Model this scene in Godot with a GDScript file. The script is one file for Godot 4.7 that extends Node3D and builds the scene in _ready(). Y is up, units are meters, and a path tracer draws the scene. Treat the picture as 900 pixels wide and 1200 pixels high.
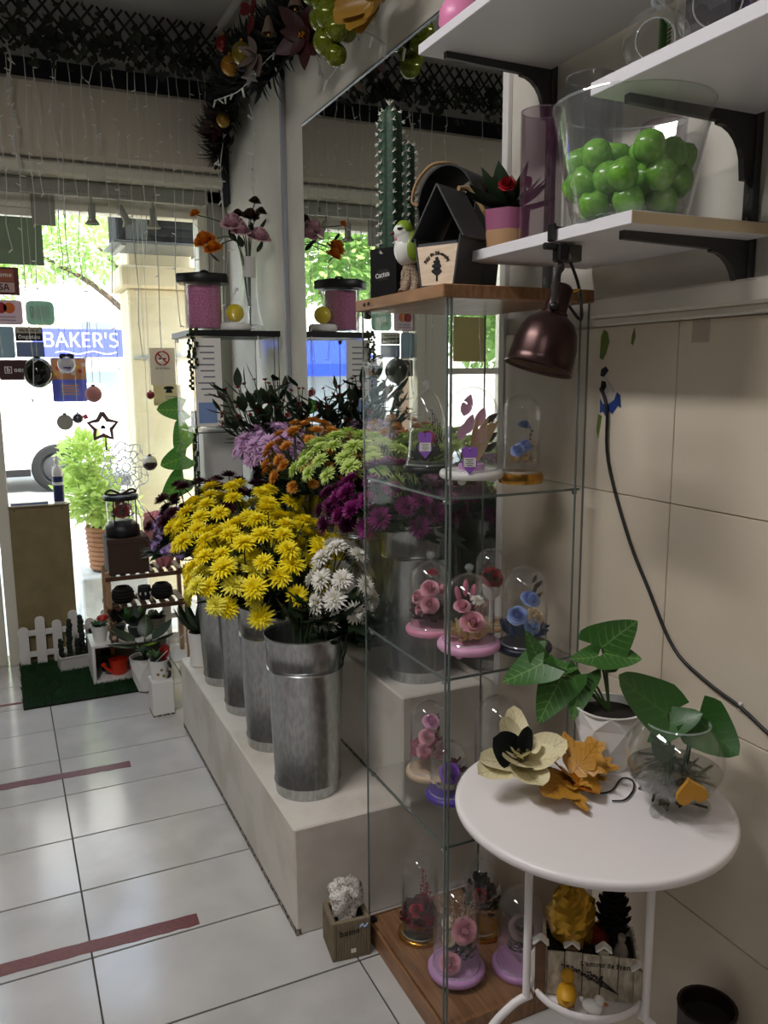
extends Node3D

var M := {}
var taken := {}
var rng := RandomNumberGenerator.new()
var LIB := {}


class Geo:
	var v := PackedVector3Array()
	var n := PackedVector3Array()
	var uv := PackedVector2Array()
	var ix := PackedInt32Array()

	func vert(p: Vector3, nn: Vector3, t: Vector2 = Vector2.ZERO) -> int:
		v.append(p)
		n.append(nn)
		uv.append(t)
		return v.size() - 1

	func face(a: int, b: int, c: int) -> void:
		ix.append(a)
		ix.append(c)
		ix.append(b)

	func poly(pts: Array, away: Vector3) -> void:
		var nn: Vector3 = (pts[1] - pts[0]).cross(pts[2] - pts[0]).normalized()
		var mid := Vector3.ZERO
		for p in pts:
			mid += p
		mid /= pts.size()
		var flip := nn.dot(mid - away) < 0.0
		if flip:
			nn = -nn
		var ids := []
		var ax := nn.cross(Vector3.UP if absf(nn.y) < 0.9 else Vector3.RIGHT).normalized()
		var ay := nn.cross(ax)
		for p in pts:
			ids.append(vert(p, nn, Vector2(p.dot(ax), p.dot(ay))))
		for i in range(1, pts.size() - 1):
			if flip:
				face(ids[0], ids[i + 1], ids[i])
			else:
				face(ids[0], ids[i], ids[i + 1])

	func quad(a: Vector3, b: Vector3, c: Vector3, d: Vector3) -> void:
		var nn := (b - a).cross(c - a).normalized()
		var i := vert(a, nn, Vector2(0, 1))
		vert(b, nn, Vector2(1, 1))
		vert(c, nn, Vector2(1, 0))
		vert(d, nn, Vector2(0, 0))
		face(i, i + 1, i + 2)
		face(i, i + 2, i + 3)

	func box(c: Vector3, s: Vector3, b: float = 0.0, xf: Transform3D = Transform3D()) -> Geo:
		var h := s * 0.5
		b = minf(b, minf(h.x, minf(h.y, h.z)) * 0.9)
		var o := xf * c
		for ax in 3:
			var a1 := (ax + 1) % 3
			var a2 := (ax + 2) % 3
			for sg in [-1.0, 1.0]:
				var pts := []
				for q in [[-1, -1], [1, -1], [1, 1], [-1, 1]]:
					var p := Vector3.ZERO
					p[ax] = sg * h[ax]
					p[a1] = q[0] * (h[a1] - b)
					p[a2] = q[1] * (h[a2] - b)
					pts.append(xf * (c + p))
				poly(pts, o)
			if b > 0.0:
				for s1 in [-1.0, 1.0]:
					for s2 in [-1.0, 1.0]:
						var pts := []
						for q in [[0, -1], [0, 1], [1, 1], [1, -1]]:
							var p := Vector3.ZERO
							p[ax] = q[1] * (h[ax] - b)
							p[a1] = s1 * (h[a1] - (b if q[0] == 1 else 0.0))
							p[a2] = s2 * (h[a2] - (b if q[0] == 0 else 0.0))
							pts.append(xf * (c + p))
						poly(pts, o)
		if b > 0.0:
			for sx in [-1.0, 1.0]:
				for sy in [-1.0, 1.0]:
					for sz in [-1.0, 1.0]:
						poly([xf * (c + Vector3(sx * h.x, sy * (h.y - b), sz * (h.z - b))), xf * (c + Vector3(sx * (h.x - b), sy * h.y, sz * (h.z - b))), xf * (c + Vector3(sx * (h.x - b), sy * (h.y - b), sz * h.z))], o)
		return self

	func lathe(prof: Array, segs: int = 24, xf: Transform3D = Transform3D(), arc: float = TAU) -> Geo:
		var m := prof.size()
		var sn := []
		for j in m - 1:
			var d: Vector2 = prof[j + 1] - prof[j]
			sn.append(Vector2(d.y, -d.x).normalized())
		var run := 0.0
		for j in m - 1:
			var n0: Vector2 = sn[j]
			var n1: Vector2 = sn[j]
			if j > 0 and sn[j].dot(sn[j - 1]) > 0.6:
				n0 = (sn[j] + sn[j - 1]).normalized()
			if j < m - 2 and sn[j].dot(sn[j + 1]) > 0.6:
				n1 = (sn[j] + sn[j + 1]).normalized()
			var nxt: float = run + (prof[j + 1] - prof[j]).length()
			var at := v.size()
			for i in segs + 1:
				var a := arc * i / segs
				var ca := cos(a)
				var sa := sin(a)
				vert(xf * Vector3(prof[j].x * ca, prof[j].y, prof[j].x * sa), (xf.basis * Vector3(n0.x * ca, n0.y, n0.x * sa)).normalized(), Vector2(float(i) / segs, run))
				vert(xf * Vector3(prof[j + 1].x * ca, prof[j + 1].y, prof[j + 1].x * sa), (xf.basis * Vector3(n1.x * ca, n1.y, n1.x * sa)).normalized(), Vector2(float(i) / segs, nxt))
			for i in segs:
				var q := at + i * 2
				if prof[j].x > 1e-6:
					face(q, q + 1, q + 2)
				if prof[j + 1].x > 1e-6:
					face(q + 1, q + 3, q + 2)
			run = nxt
		return self

	func ball(c: Vector3, r: Vector3, segs: int = 16, rings: int = 10) -> Geo:
		var p := []
		for j in rings + 1:
			var a := -PI / 2 + PI * j / rings
			p.append(Vector2(maxf(0.0, cos(a)), sin(a)))
		var at := v.size()
		lathe(p, segs, Transform3D(Basis.from_scale(r), c))
		for k in range(at, v.size()):
			n[k] = ((v[k] - c) / (r * r)).normalized()
		return self

	func tube(pts: Array, rad, segs: int = 8, caps: bool = true) -> Geo:
		var m := pts.size()
		var t0: Vector3 = (pts[1] - pts[0]).normalized()
		var up := t0.cross(Vector3.UP if absf(t0.y) < 0.9 else Vector3.RIGHT).normalized()
		var at := v.size()
		var run := 0.0
		for j in m:
			var t: Vector3 = (pts[mini(j + 1, m - 1)] - pts[maxi(j - 1, 0)]).normalized()
			up = (up - t * up.dot(t)).normalized()
			var side := t.cross(up)
			var r: float = rad[j] if rad is Array else rad
			if j > 0:
				run += (pts[j] - pts[j - 1]).length()
			for i in segs + 1:
				var a := TAU * i / segs
				var d := up * cos(a) + side * sin(a)
				vert(pts[j] + d * r, d, Vector2(float(i) / segs, run))
		for j in m - 1:
			for i in segs:
				var q := at + j * (segs + 1) + i
				face(q, q + 1, q + segs + 2)
				face(q, q + segs + 2, q + segs + 1)
		if caps:
			for e in [0, m - 1]:
				var t: Vector3 = (pts[1] - pts[0]).normalized() if e == 0 else (pts[m - 1] - pts[m - 2]).normalized()
				if e == 0:
					t = -t
				var c := vert(pts[e], t)
				var ids := []
				for i in segs:
					ids.append(vert(v[at + e * (segs + 1) + i], t))
				for i in segs:
					if e == 0:
						face(c, ids[(i + 1) % segs], ids[i])
					else:
						face(c, ids[i], ids[(i + 1) % segs])
		return self

	# a petal or leaf: grows along +z from the origin, face up (+y)
	func petal(xf: Transform3D, L: float, W: float, curl: float, cup: float, kind: String, nu: int = 5, nv: int = 2, wave: float = 0.0) -> Geo:
		var at := v.size()
		var cols := nv * 2 + 1
		var y := 0.0
		var z := 0.0
		for i in nu + 1:
			var u := float(i) / nu
			if i > 0:
				var a := curl * (u - 0.5 / nu)
				y += sin(a) * L / nu
				z += cos(a) * L / nu
			var w := 1.0
			match kind:
				"strap":
					w = lerpf(0.4, 1.0, u / 0.7) if u < 0.7 else sqrt(maxf(0.0, 1.0 - pow((u - 0.7) / 0.302, 2)))
				"round":
					w = lerpf(0.35, 1.0, sin(u / 0.6 * PI / 2)) if u < 0.6 else sqrt(maxf(0.02, 1.0 - pow((u - 0.6) / 0.41, 2) * 0.85))
				"leaf":
					w = pow(maxf(0.0, sin(PI * pow(u, 0.75))), 0.85) + 0.02 * (1.0 - u)
				"oval":
					w = sqrt(maxf(0.0, sin(PI * (0.03 + 0.97 * pow(u, 0.85)))))
				"heart":
					w = (0.75 + 0.25 * sin(u / 0.22 * PI / 2)) if u < 0.22 else pow(maxf(0.0, 1.0 - (u - 0.22) / 0.78), 0.62)
				"arrow":
					w = (0.8 + 0.2 * u / 0.12) if u < 0.12 else pow(maxf(0.0, 1.0 - (u - 0.12) / 0.88), 0.8)
				"jag":
					w = sin(PI * pow(u, 0.7)) * (0.6 + 0.4 * absf(sin(u * 3.0 * PI))) + 0.03
				"point":
					w = pow(maxf(0.0, 1.0 - u), 0.7) * (0.6 + 0.4 * minf(1.0, u * 5.0))
			for k in cols:
				var s := float(k) / nv - 1.0
				var lobe := 0.0
				if kind == "heart" or kind == "arrow":
					lobe = -absf(s) * pow(1.0 - u, 3) * L * (0.22 if kind == "heart" else 0.3)
				var h := cup * s * s * w * W + wave * W * sin(u * 9.0 + s * 2.0) * absf(s)
				vert(xf * Vector3(s * w * W, y + h, z + lobe), Vector3.ZERO, Vector2(s * 0.5 * w + 0.5, u))
		for i in nu:
			for k in cols - 1:
				var q := at + i * cols + k
				face(q, q + cols, q + cols + 1)
				face(q, q + cols + 1, q + 1)
		smooth_from(at)
		return self

	func smooth_from(at: int) -> void:
		var acc := {}
		for k in range(at, v.size()):
			n[k] = Vector3.ZERO
		var first := ix.size()
		while first >= 3 and ix[first - 3] >= at:
			first -= 3
		for k in range(first, ix.size(), 3):
			var a := ix[k]
			var b := ix[k + 2]
			var c := ix[k + 1]
			var f := (v[b] - v[a]).cross(v[c] - v[a])
			n[a] += f
			n[b] += f
			n[c] += f
		for k in range(at, v.size()):
			n[k] = n[k].normalized() if n[k].length_squared() > 1e-20 else Vector3.UP

	func prism(pts: PackedVector2Array, d: float, xf: Transform3D = Transform3D()) -> Geo:
		var tri := Geometry2D.triangulate_polygon(pts)
		var area := 0.0
		for i in pts.size():
			area += pts[i].cross(pts[(i + 1) % pts.size()])
		for sg in [1.0, -1.0]:
			var at := v.size()
			for p in pts:
				vert(xf * Vector3(p.x, p.y, sg * d / 2), (xf.basis * Vector3(0, 0, sg)).normalized(), p)
			for k in range(0, tri.size(), 3):
				var a: Vector2 = pts[tri[k]]
				var ccw := (pts[tri[k + 1]] - a).cross(pts[tri[k + 2]] - a) > 0.0
				if ccw == (sg > 0.0):
					face(at + tri[k], at + tri[k + 1], at + tri[k + 2])
				else:
					face(at + tri[k], at + tri[k + 2], at + tri[k + 1])
		for i in pts.size():
			var a := pts[i]
			var b := pts[(i + 1) % pts.size()]
			if area < 0.0:
				var s := a
				a = b
				b = s
			quad(xf * Vector3(a.x, a.y, d / 2), xf * Vector3(a.x, a.y, -d / 2), xf * Vector3(b.x, b.y, -d / 2), xf * Vector3(b.x, b.y, d / 2))
		return self

	func add(g: Geo, xf: Transform3D) -> Geo:
		var at := v.size()
		var inv := xf.basis.inverse().transposed()
		for k in g.v.size():
			vert(xf * g.v[k], (inv * g.n[k]).normalized(), g.uv[k])
		for k in g.ix:
			ix.append(at + k)
		return self

	func mesh() -> ArrayMesh:
		var a := []
		a.resize(Mesh.ARRAY_MAX)
		a[Mesh.ARRAY_VERTEX] = v
		a[Mesh.ARRAY_NORMAL] = n
		a[Mesh.ARRAY_TEX_UV] = uv
		a[Mesh.ARRAY_INDEX] = ix
		var m := ArrayMesh.new()
		m.add_surface_from_arrays(Mesh.PRIMITIVE_TRIANGLES, a)
		return m


func numbered(called: String) -> String:
	var k: int = taken.get(called, 0)
	taken[called] = k + 1
	return called if k == 0 else "%s_%03d" % [called, k]


func thing(called: String, label: String, cat: String, at: Vector3 = Vector3.ZERO, group: String = "", turn: float = 0.0) -> Node3D:
	var o := Node3D.new()
	o.name = numbered(called)
	add_child(o)
	o.position = at
	o.rotation.y = turn
	tag(o, label, cat, group)
	return o


func tag(o: Node3D, label: String, cat: String, group: String = "", kind: String = "") -> void:
	o.set_meta("label", label)
	o.set_meta("category", cat)
	if group:
		o.set_meta("group", group)
	if kind:
		o.set_meta("kind", kind)


func part(p: Node3D, called: String, shape, m: Material, at: Vector3 = Vector3.ZERO, rot: Vector3 = Vector3.ZERO, label: String = "") -> MeshInstance3D:
	var o := MeshInstance3D.new()
	o.name = called
	o.mesh = shape.mesh() if shape is Geo else shape
	o.material_override = m
	p.add_child(o, true)
	o.position = at
	o.rotation = rot
	if label:
		o.set_meta("label", label)
	return o


func put(p: Node3D, called: String, shape, m: Material, xf: Transform3D) -> MeshInstance3D:
	var o := part(p, called, shape, m)
	o.transform = xf
	return o


func single(called: String, label: String, cat: String, shape, m: Material, at: Vector3 = Vector3.ZERO, group: String = "", turn: float = 0.0) -> MeshInstance3D:
	var o := part(self, numbered(called), shape, m, at, Vector3(0, turn, 0))
	tag(o, label, cat, group)
	return o


func struct(called: String, label: String, cat: String, shape = null, m: Material = null, at: Vector3 = Vector3.ZERO) -> Node3D:
	var o: Node3D
	if shape == null:
		o = Node3D.new()
		o.name = numbered(called)
		add_child(o)
		o.position = at
	else:
		o = part(self, numbered(called), shape, m, at)
	tag(o, label, cat, "", "structure")
	return o


func bx(c: Vector3, s: Vector3, b: float = 0.0) -> Geo:
	return Geo.new().box(c, s, b)


func span(x0: float, x1: float, y0: float, y1: float, z0: float, z1: float, b: float = 0.0) -> Geo:
	return Geo.new().box(Vector3((x0 + x1) / 2, (y0 + y1) / 2, (z0 + z1) / 2), Vector3(absf(x1 - x0), absf(y1 - y0), absf(z1 - z0)), b)


func lt(prof: Array, segs: int = 24) -> Geo:
	return Geo.new().lathe(prof, segs)


func V2(a: Array) -> Array:
	var out := []
	for k in range(0, a.size(), 2):
		out.append(Vector2(a[k], a[k + 1]))
	return out


func aim(at: Vector3, dir: Vector3, spin: float = 0.0, s: float = 1.0) -> Transform3D:
	# local +y along dir
	var y := dir.normalized()
	var x := y.cross(Vector3.FORWARD if absf(y.z) < 0.9 else Vector3.RIGHT).normalized()
	var z := x.cross(y)
	return Transform3D(Basis(x, y, z).rotated(y, spin).scaled(Vector3.ONE * s), at)


func grow(at: Vector3, dir: Vector3, up: Vector3 = Vector3.UP, s: float = 1.0) -> Transform3D:
	# local +z along dir, +y near up
	var z := dir.normalized()
	if absf(z.dot(up.normalized())) > 0.98:
		up = Vector3.RIGHT
	var x := up.cross(z).normalized()
	var y := z.cross(x)
	return Transform3D(Basis(x * s, y * s, z * s), at)


func curve(pts: Array, steps: int = 6) -> Array:
	var out := []
	var m := pts.size()
	for j in m - 1:
		var a: Vector3 = pts[maxi(j - 1, 0)]
		var b: Vector3 = pts[j]
		var c: Vector3 = pts[j + 1]
		var d: Vector3 = pts[mini(j + 2, m - 1)]
		for i in steps:
			out.append(b.cubic_interpolate(c, a, d, float(i) / steps))
	out.append(pts[m - 1])
	return out


func letters(p: Node3D, text: String, high: float, m: Material, at: Vector3, rot: Vector3 = Vector3.ZERO, bold: bool = true, serif: bool = false, squeeze: float = 1.0) -> MeshInstance3D:
	var t := TextMesh.new()
	var f := SystemFont.new()
	f.font_names = PackedStringArray(["Droid Serif" if serif else "Droid Sans"])
	f.font_weight = 700 if bold else 400
	t.font = f
	t.font_size = 64
	t.text = text
	t.pixel_size = high / 46.0
	t.depth = 0.0012
	var o := part(p, "lettering", t, m, at, rot)
	o.scale.x = squeeze
	return o


func mat(key: String, c: Color, rough: float = 0.6, metal: float = 0.0) -> StandardMaterial3D:
	if M.has(key):
		return M[key]
	var m := StandardMaterial3D.new()
	m.resource_name = key
	m.albedo_color = c
	m.roughness = rough
	m.metallic = metal
	m.cull_mode = BaseMaterial3D.CULL_DISABLED
	M[key] = m
	return m


func glassy(key: String, c: Color, alpha: float) -> StandardMaterial3D:
	if M.has(key):
		return M[key]
	var m := mat(key, Color(c.r, c.g, c.b, alpha), 0.02)
	m.transparency = BaseMaterial3D.TRANSPARENCY_ALPHA
	return m


func soft(key: String, c: Color, back: float = 0.4, rough: float = 0.55) -> StandardMaterial3D:
	if M.has(key):
		return M[key]
	var m := mat(key, c, rough)
	m.backlight_enabled = true
	m.backlight = Color(c.r * back, c.g * back, c.b * back)
	return m


func noise_tex(freq: float, a: Color, b: Color, seed_: int, lo: float = 0.2, hi: float = 0.8, size: int = 512, stretch: bool = false) -> NoiseTexture2D:
	var f := FastNoiseLite.new()
	f.seed = seed_
	f.frequency = freq
	f.fractal_octaves = 5
	var t := NoiseTexture2D.new()
	t.width = size
	t.height = size
	t.seamless = true
	t.noise = f
	var g := Gradient.new()
	g.set_color(0, a)
	g.set_offset(0, lo)
	g.set_color(1, b)
	g.set_offset(1, hi)
	t.color_ramp = g
	return t


func textured(key: String, freq: float, a: Color, b: Color, scale3: Vector3, rough: float, metal: float = 0.0, seed_: int = 1, lo: float = 0.2, hi: float = 0.8, world: bool = true) -> StandardMaterial3D:
	if M.has(key):
		return M[key]
	var m := mat(key, Color.WHITE, rough, metal)
	m.albedo_texture = noise_tex(freq, a, b, seed_, lo, hi)
	m.uv1_triplanar = true
	m.uv1_world_triplanar = world
	m.uv1_scale = scale3
	return m


func _ready() -> void:
	rng.seed = 7
	var cam := Camera3D.new()
	cam.name = "camera"
	cam.keep_aspect = Camera3D.KEEP_HEIGHT
	cam.fov = 2.0 * rad_to_deg(atan(600.0 / 961.0))
	cam.near = 0.05
	cam.far = 200.0
	var yaw := deg_to_rad(25.0)
	var pitch := deg_to_rad(9.6)
	var roll := deg_to_rad(-0.41)
	var fwd := Vector3(sin(yaw) * cos(pitch), -sin(pitch), -cos(yaw) * cos(pitch))
	var rt := Vector3(cos(yaw), 0, sin(yaw))
	var up := rt.cross(fwd)
	cam.transform = Transform3D(Basis(rt * cos(roll) + up * sin(roll), up * cos(roll) - rt * sin(roll), -fwd), Vector3(0, 1.51, 0))
	add_child(cam)
	cam.current = true

	var env := Environment.new()
	env.background_mode = Environment.BG_SKY
	var sky := Sky.new()
	var sm := ProceduralSkyMaterial.new()
	sm.sky_top_color = Color(0.80, 0.89, 1.0)
	sm.sky_horizon_color = Color(0.97, 0.98, 1.0)
	sm.ground_horizon_color = Color(0.8, 0.8, 0.78)
	sm.ground_bottom_color = Color(0.6, 0.6, 0.58)
	sky.sky_material = sm
	env.sky = sky
	env.background_energy_multiplier = 4.4
	env.tonemap_mode = Environment.TONE_MAPPER_LINEAR
	env.tonemap_exposure = 1.25
	env.sdfgi_enabled = true
	env.ssao_enabled = true
	env.ssil_enabled = true
	var we := WorldEnvironment.new()
	we.name = "world_environment"
	we.environment = env
	add_child(we)

	var sun := DirectionalLight3D.new()
	sun.name = "sun"
	sun.light_color = Color(1.0, 0.96, 0.9)
	sun.light_energy = 4.0
	sun.light_angular_distance = 1.5
	sun.shadow_enabled = true
	sun.basis = Basis.looking_at(Vector3(-0.25, -1.0, -0.75))
	add_child(sun)

	materials()
	room()
	shopfront()
	outside()
	plinths()
	ceiling_lamps()
	mirror_and_shelves()
	glass_cabinet()
	corner_cabinet()
	buckets()
	round_table()
	shelf_goods()
	cabinet_top_goods()
	cloches()
	table_goods()
	entrance_corner()
	window_hangings()
	trellis_and_garland()
	floor_goods()


func materials() -> void:
	textured("tile_a", 0.006, Color(0.745, 0.735, 0.72), Color(0.785, 0.775, 0.76), Vector3(1.1, 1.1, 1.1), 0.16, 0.0, 3)
	textured("tile_b", 0.007, Color(0.73, 0.72, 0.705), Color(0.775, 0.765, 0.75), Vector3(1.3, 1.3, 1.3), 0.18, 0.0, 8)
	textured("tile_c", 0.006, Color(0.75, 0.74, 0.725), Color(0.79, 0.78, 0.765), Vector3(0.9, 0.9, 0.9), 0.15, 0.0, 12)
	mat("grout", Color(0.26, 0.25, 0.24), 0.9)
	textured("wall_tile", 0.004, Color(0.805, 0.755, 0.67), Color(0.835, 0.79, 0.71), Vector3(0.8, 0.8, 0.8), 0.32, 0.0, 5)
	mat("wall_grout", Color(0.70, 0.65, 0.56), 0.9)
	textured("plaster", 0.006, Color(0.82, 0.80, 0.75), Color(0.87, 0.85, 0.80), Vector3(0.9, 0.9, 0.9), 0.7, 0.0, 6)
	mat("ceiling", Color(0.74, 0.74, 0.72), 0.8)
	mat("header", Color(0.80, 0.76, 0.69), 0.55)
	mat("slate", Color(0.19, 0.205, 0.23), 0.7)
	mat("frame", Color(0.86, 0.84, 0.77), 0.45)
	mat("frame_grey", Color(0.60, 0.60, 0.55), 0.5)
	textured("plinth", 0.006, Color(0.79, 0.76, 0.71), Color(0.87, 0.845, 0.80), Vector3(0.9, 0.9, 0.9), 0.5, 0.0, 21, 0.1, 0.5)
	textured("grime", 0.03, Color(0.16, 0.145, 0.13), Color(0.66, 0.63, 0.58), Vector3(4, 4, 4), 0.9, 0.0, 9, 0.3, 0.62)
	var g := textured("galv", 0.03, Color(0.64, 0.65, 0.65), Color(0.75, 0.76, 0.76), Vector3(5, 1.6, 5), 0.26, 0.93, 31, 0.25, 0.75, false)
	g.metallic_specular = 0.5
	mat("galv_dark", Color(0.38, 0.39, 0.40), 0.45, 0.8)
	textured("oak", 0.02, Color(0.50, 0.355, 0.235), Color(0.63, 0.465, 0.325), Vector3(6, 1.5, 0.5), 0.42, 0.0, 41)
	textured("pine_dark", 0.02, Color(0.30, 0.19, 0.12), Color(0.42, 0.28, 0.18), Vector3(0.7, 3, 5), 0.6, 0.0, 44)
	mat("white_paint", Color(0.90, 0.89, 0.87), 0.4)
	mat("shelf_white", Color(0.90, 0.89, 0.90), 0.45)
	mat("shelf_edge", Color(0.85, 0.77, 0.62), 0.5)
	mat("table_white", Color(0.91, 0.89, 0.885), 0.35)
	mat("bracket", Color(0.26, 0.255, 0.25), 0.5, 0.3)
	mat("black", Color(0.045, 0.045, 0.05), 0.45)
	mat("black_card", Color(0.09, 0.09, 0.095), 0.7)
	mat("mirror", Color(0.86, 0.87, 0.86), 0.0, 1.0)
	mat("glass_edge", Color(0.40, 0.44, 0.42), 0.2)
	mat("metal_rail", Color(0.55, 0.55, 0.55), 0.3, 0.9)
	glassy("pane", Color(0.22, 0.28, 0.25), 0.05).metallic_specular = 0.2
	glassy("dome", Color(0.9, 0.93, 0.93), 0.012)
	glassy("vase_pink", Color(0.34, 0.18, 0.28), 0.25)
	glassy("vase_smoke", Color(0.30, 0.32, 0.32), 0.16)
	glassy("clear_glass", Color(0.85, 0.9, 0.9), 0.03)
	var w := glassy("shop_window", Color(0.9, 0.95, 0.95), 0.02)
	w.roughness = 0.0
	mat("soil", Color(0.10, 0.075, 0.055), 0.95)
	soft("stem", Color(0.16, 0.25, 0.09), 0.2)
	soft("leaf_dark", Color(0.09, 0.17, 0.07), 0.25, 0.6)
	soft("leaf_mid", Color(0.17, 0.30, 0.10), 0.35, 0.5)
	soft("leaf_lime", Color(0.55, 0.72, 0.20), 0.6, 0.5)
	soft("yellow_petal", Color(1.0, 0.93, 0.13), 0.5)
	soft("pale_yellow_petal", Color(0.98, 0.95, 0.36), 0.5)
	soft("white_petal", Color(0.95, 0.94, 0.90), 0.5)
	soft("lilac_petal", Color(0.90, 0.76, 0.90), 0.45)
	soft("orange_petal", Color(0.86, 0.60, 0.24), 0.4)
	soft("lime_petal", Color(0.82, 0.90, 0.52), 0.45)
	soft("magenta_petal", Color(0.50, 0.08, 0.40), 0.35)
	soft("maroon_petal", Color(0.24, 0.03, 0.12), 0.3)
	soft("lavender_petal", Color(0.76, 0.66, 0.86), 0.4)
	mat("gold_eye", Color(0.80, 0.66, 0.08), 0.8)
	mat("lime_eye", Color(0.72, 0.78, 0.25), 0.8)
	soft("rose_pink", Color(0.94, 0.70, 0.76), 0.35)
	soft("rose_mauve", Color(0.92, 0.70, 0.83), 0.35)
	soft("rose_red", Color(0.62, 0.05, 0.09), 0.3)
	soft("rose_crimson", Color(0.72, 0.06, 0.24), 0.3)
	soft("rose_purple", Color(0.55, 0.30, 0.76), 0.35)
	soft("rose_blue", Color(0.64, 0.73, 0.92), 0.35)
	soft("rose_cream", Color(0.92, 0.86, 0.72), 0.35)
	soft("moss_burgundy", Color(0.30, 0.05, 0.08), 0.2)
	soft("moss_blue", Color(0.20, 0.34, 0.52), 0.25)
	soft("moss_cream", Color(0.86, 0.76, 0.56), 0.3)
	soft("moss_pink", Color(0.82, 0.45, 0.56), 0.3)
	mat("gold", Color(0.83, 0.60, 0.22), 0.22, 1.0)
	mat("chrome", Color(0.75, 0.75, 0.75), 0.15, 1.0)
	mat("red", Color(0.62, 0.05, 0.06), 0.5)
	mat("ink", Color(0.06, 0.06, 0.06), 0.7)
	mat("paper", Color(0.92, 0.91, 0.88), 0.7)
	mat("rope", Color(0.62, 0.50, 0.34), 0.9)
	mat("wire_grey", Color(0.82, 0.82, 0.80), 0.5)
	mat("bulb", Color(0.93, 0.93, 0.90), 0.25)
	var tape := textured("tape", 0.03, Color(0.36, 0.10, 0.11), Color(0.48, 0.16, 0.16), Vector3(6, 6, 6), 0.35, 0.0, 15)
	tape.roughness = 0.4
	M["syngonium"] = leaf_vein_mat("syngonium", Color(0.22, 0.40, 0.16), Color(0.58, 0.70, 0.44), 6)
	M["pothos"] = leaf_vein_mat("pothos", Color(0.16, 0.34, 0.11), Color(0.28, 0.45, 0.18), 5)
	M["pothos_lime"] = leaf_vein_mat("pothos_lime", Color(0.26, 0.52, 0.16), Color(0.72, 0.80, 0.34), 6)
	M["poinsettia_cream"] = leaf_vein_mat("poinsettia_cream", Color(0.88, 0.84, 0.68), Color(0.66, 0.62, 0.46), 7)
	M["amber"] = leaf_vein_mat("amber", Color(0.74, 0.54, 0.20), Color(0.48, 0.30, 0.09), 6)


func leaf_vein_mat(key: String, c: Color, vein: Color, pairs: int) -> StandardMaterial3D:
	var m := soft(key, Color.WHITE, 0.0, 0.4)
	m.backlight = Color(0.25, 0.25, 0.25)
	var s := 192
	var im := Image.create(s, s, false, Image.FORMAT_RGB8)
	var f := FastNoiseLite.new()
	f.seed = key.length() * 13
	f.frequency = 0.03
	for y in s:
		for x in s:
			var u := absf((x + 0.5) / s - 0.5) * 2.0
			var q := (y + 0.5) / s
			var ph := fposmod((q - u * 0.45) * pairs, 1.0)
			var d := minf(ph, 1.0 - ph)
			var k := clampf(1.0 - d * (6.0 + 10.0 * u), 0.0, 1.0) * (0.9 - u * 0.7) * (0.6 + 1.2 * absf(f.get_noise_2d(x * 2.0 + 90.0, y * 2.0)))
			k = maxf(k, clampf(1.0 - u * 18.0, 0.0, 1.0) * 0.8)
			var nz := f.get_noise_2d(x, y) * 0.16
			im.set_pixel(x, y, c.lerp(vein, clampf(k * 0.85 + nz, 0.0, 1.0)))
	m.albedo_texture = ImageTexture.create_from_image(im)
	return m


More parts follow.
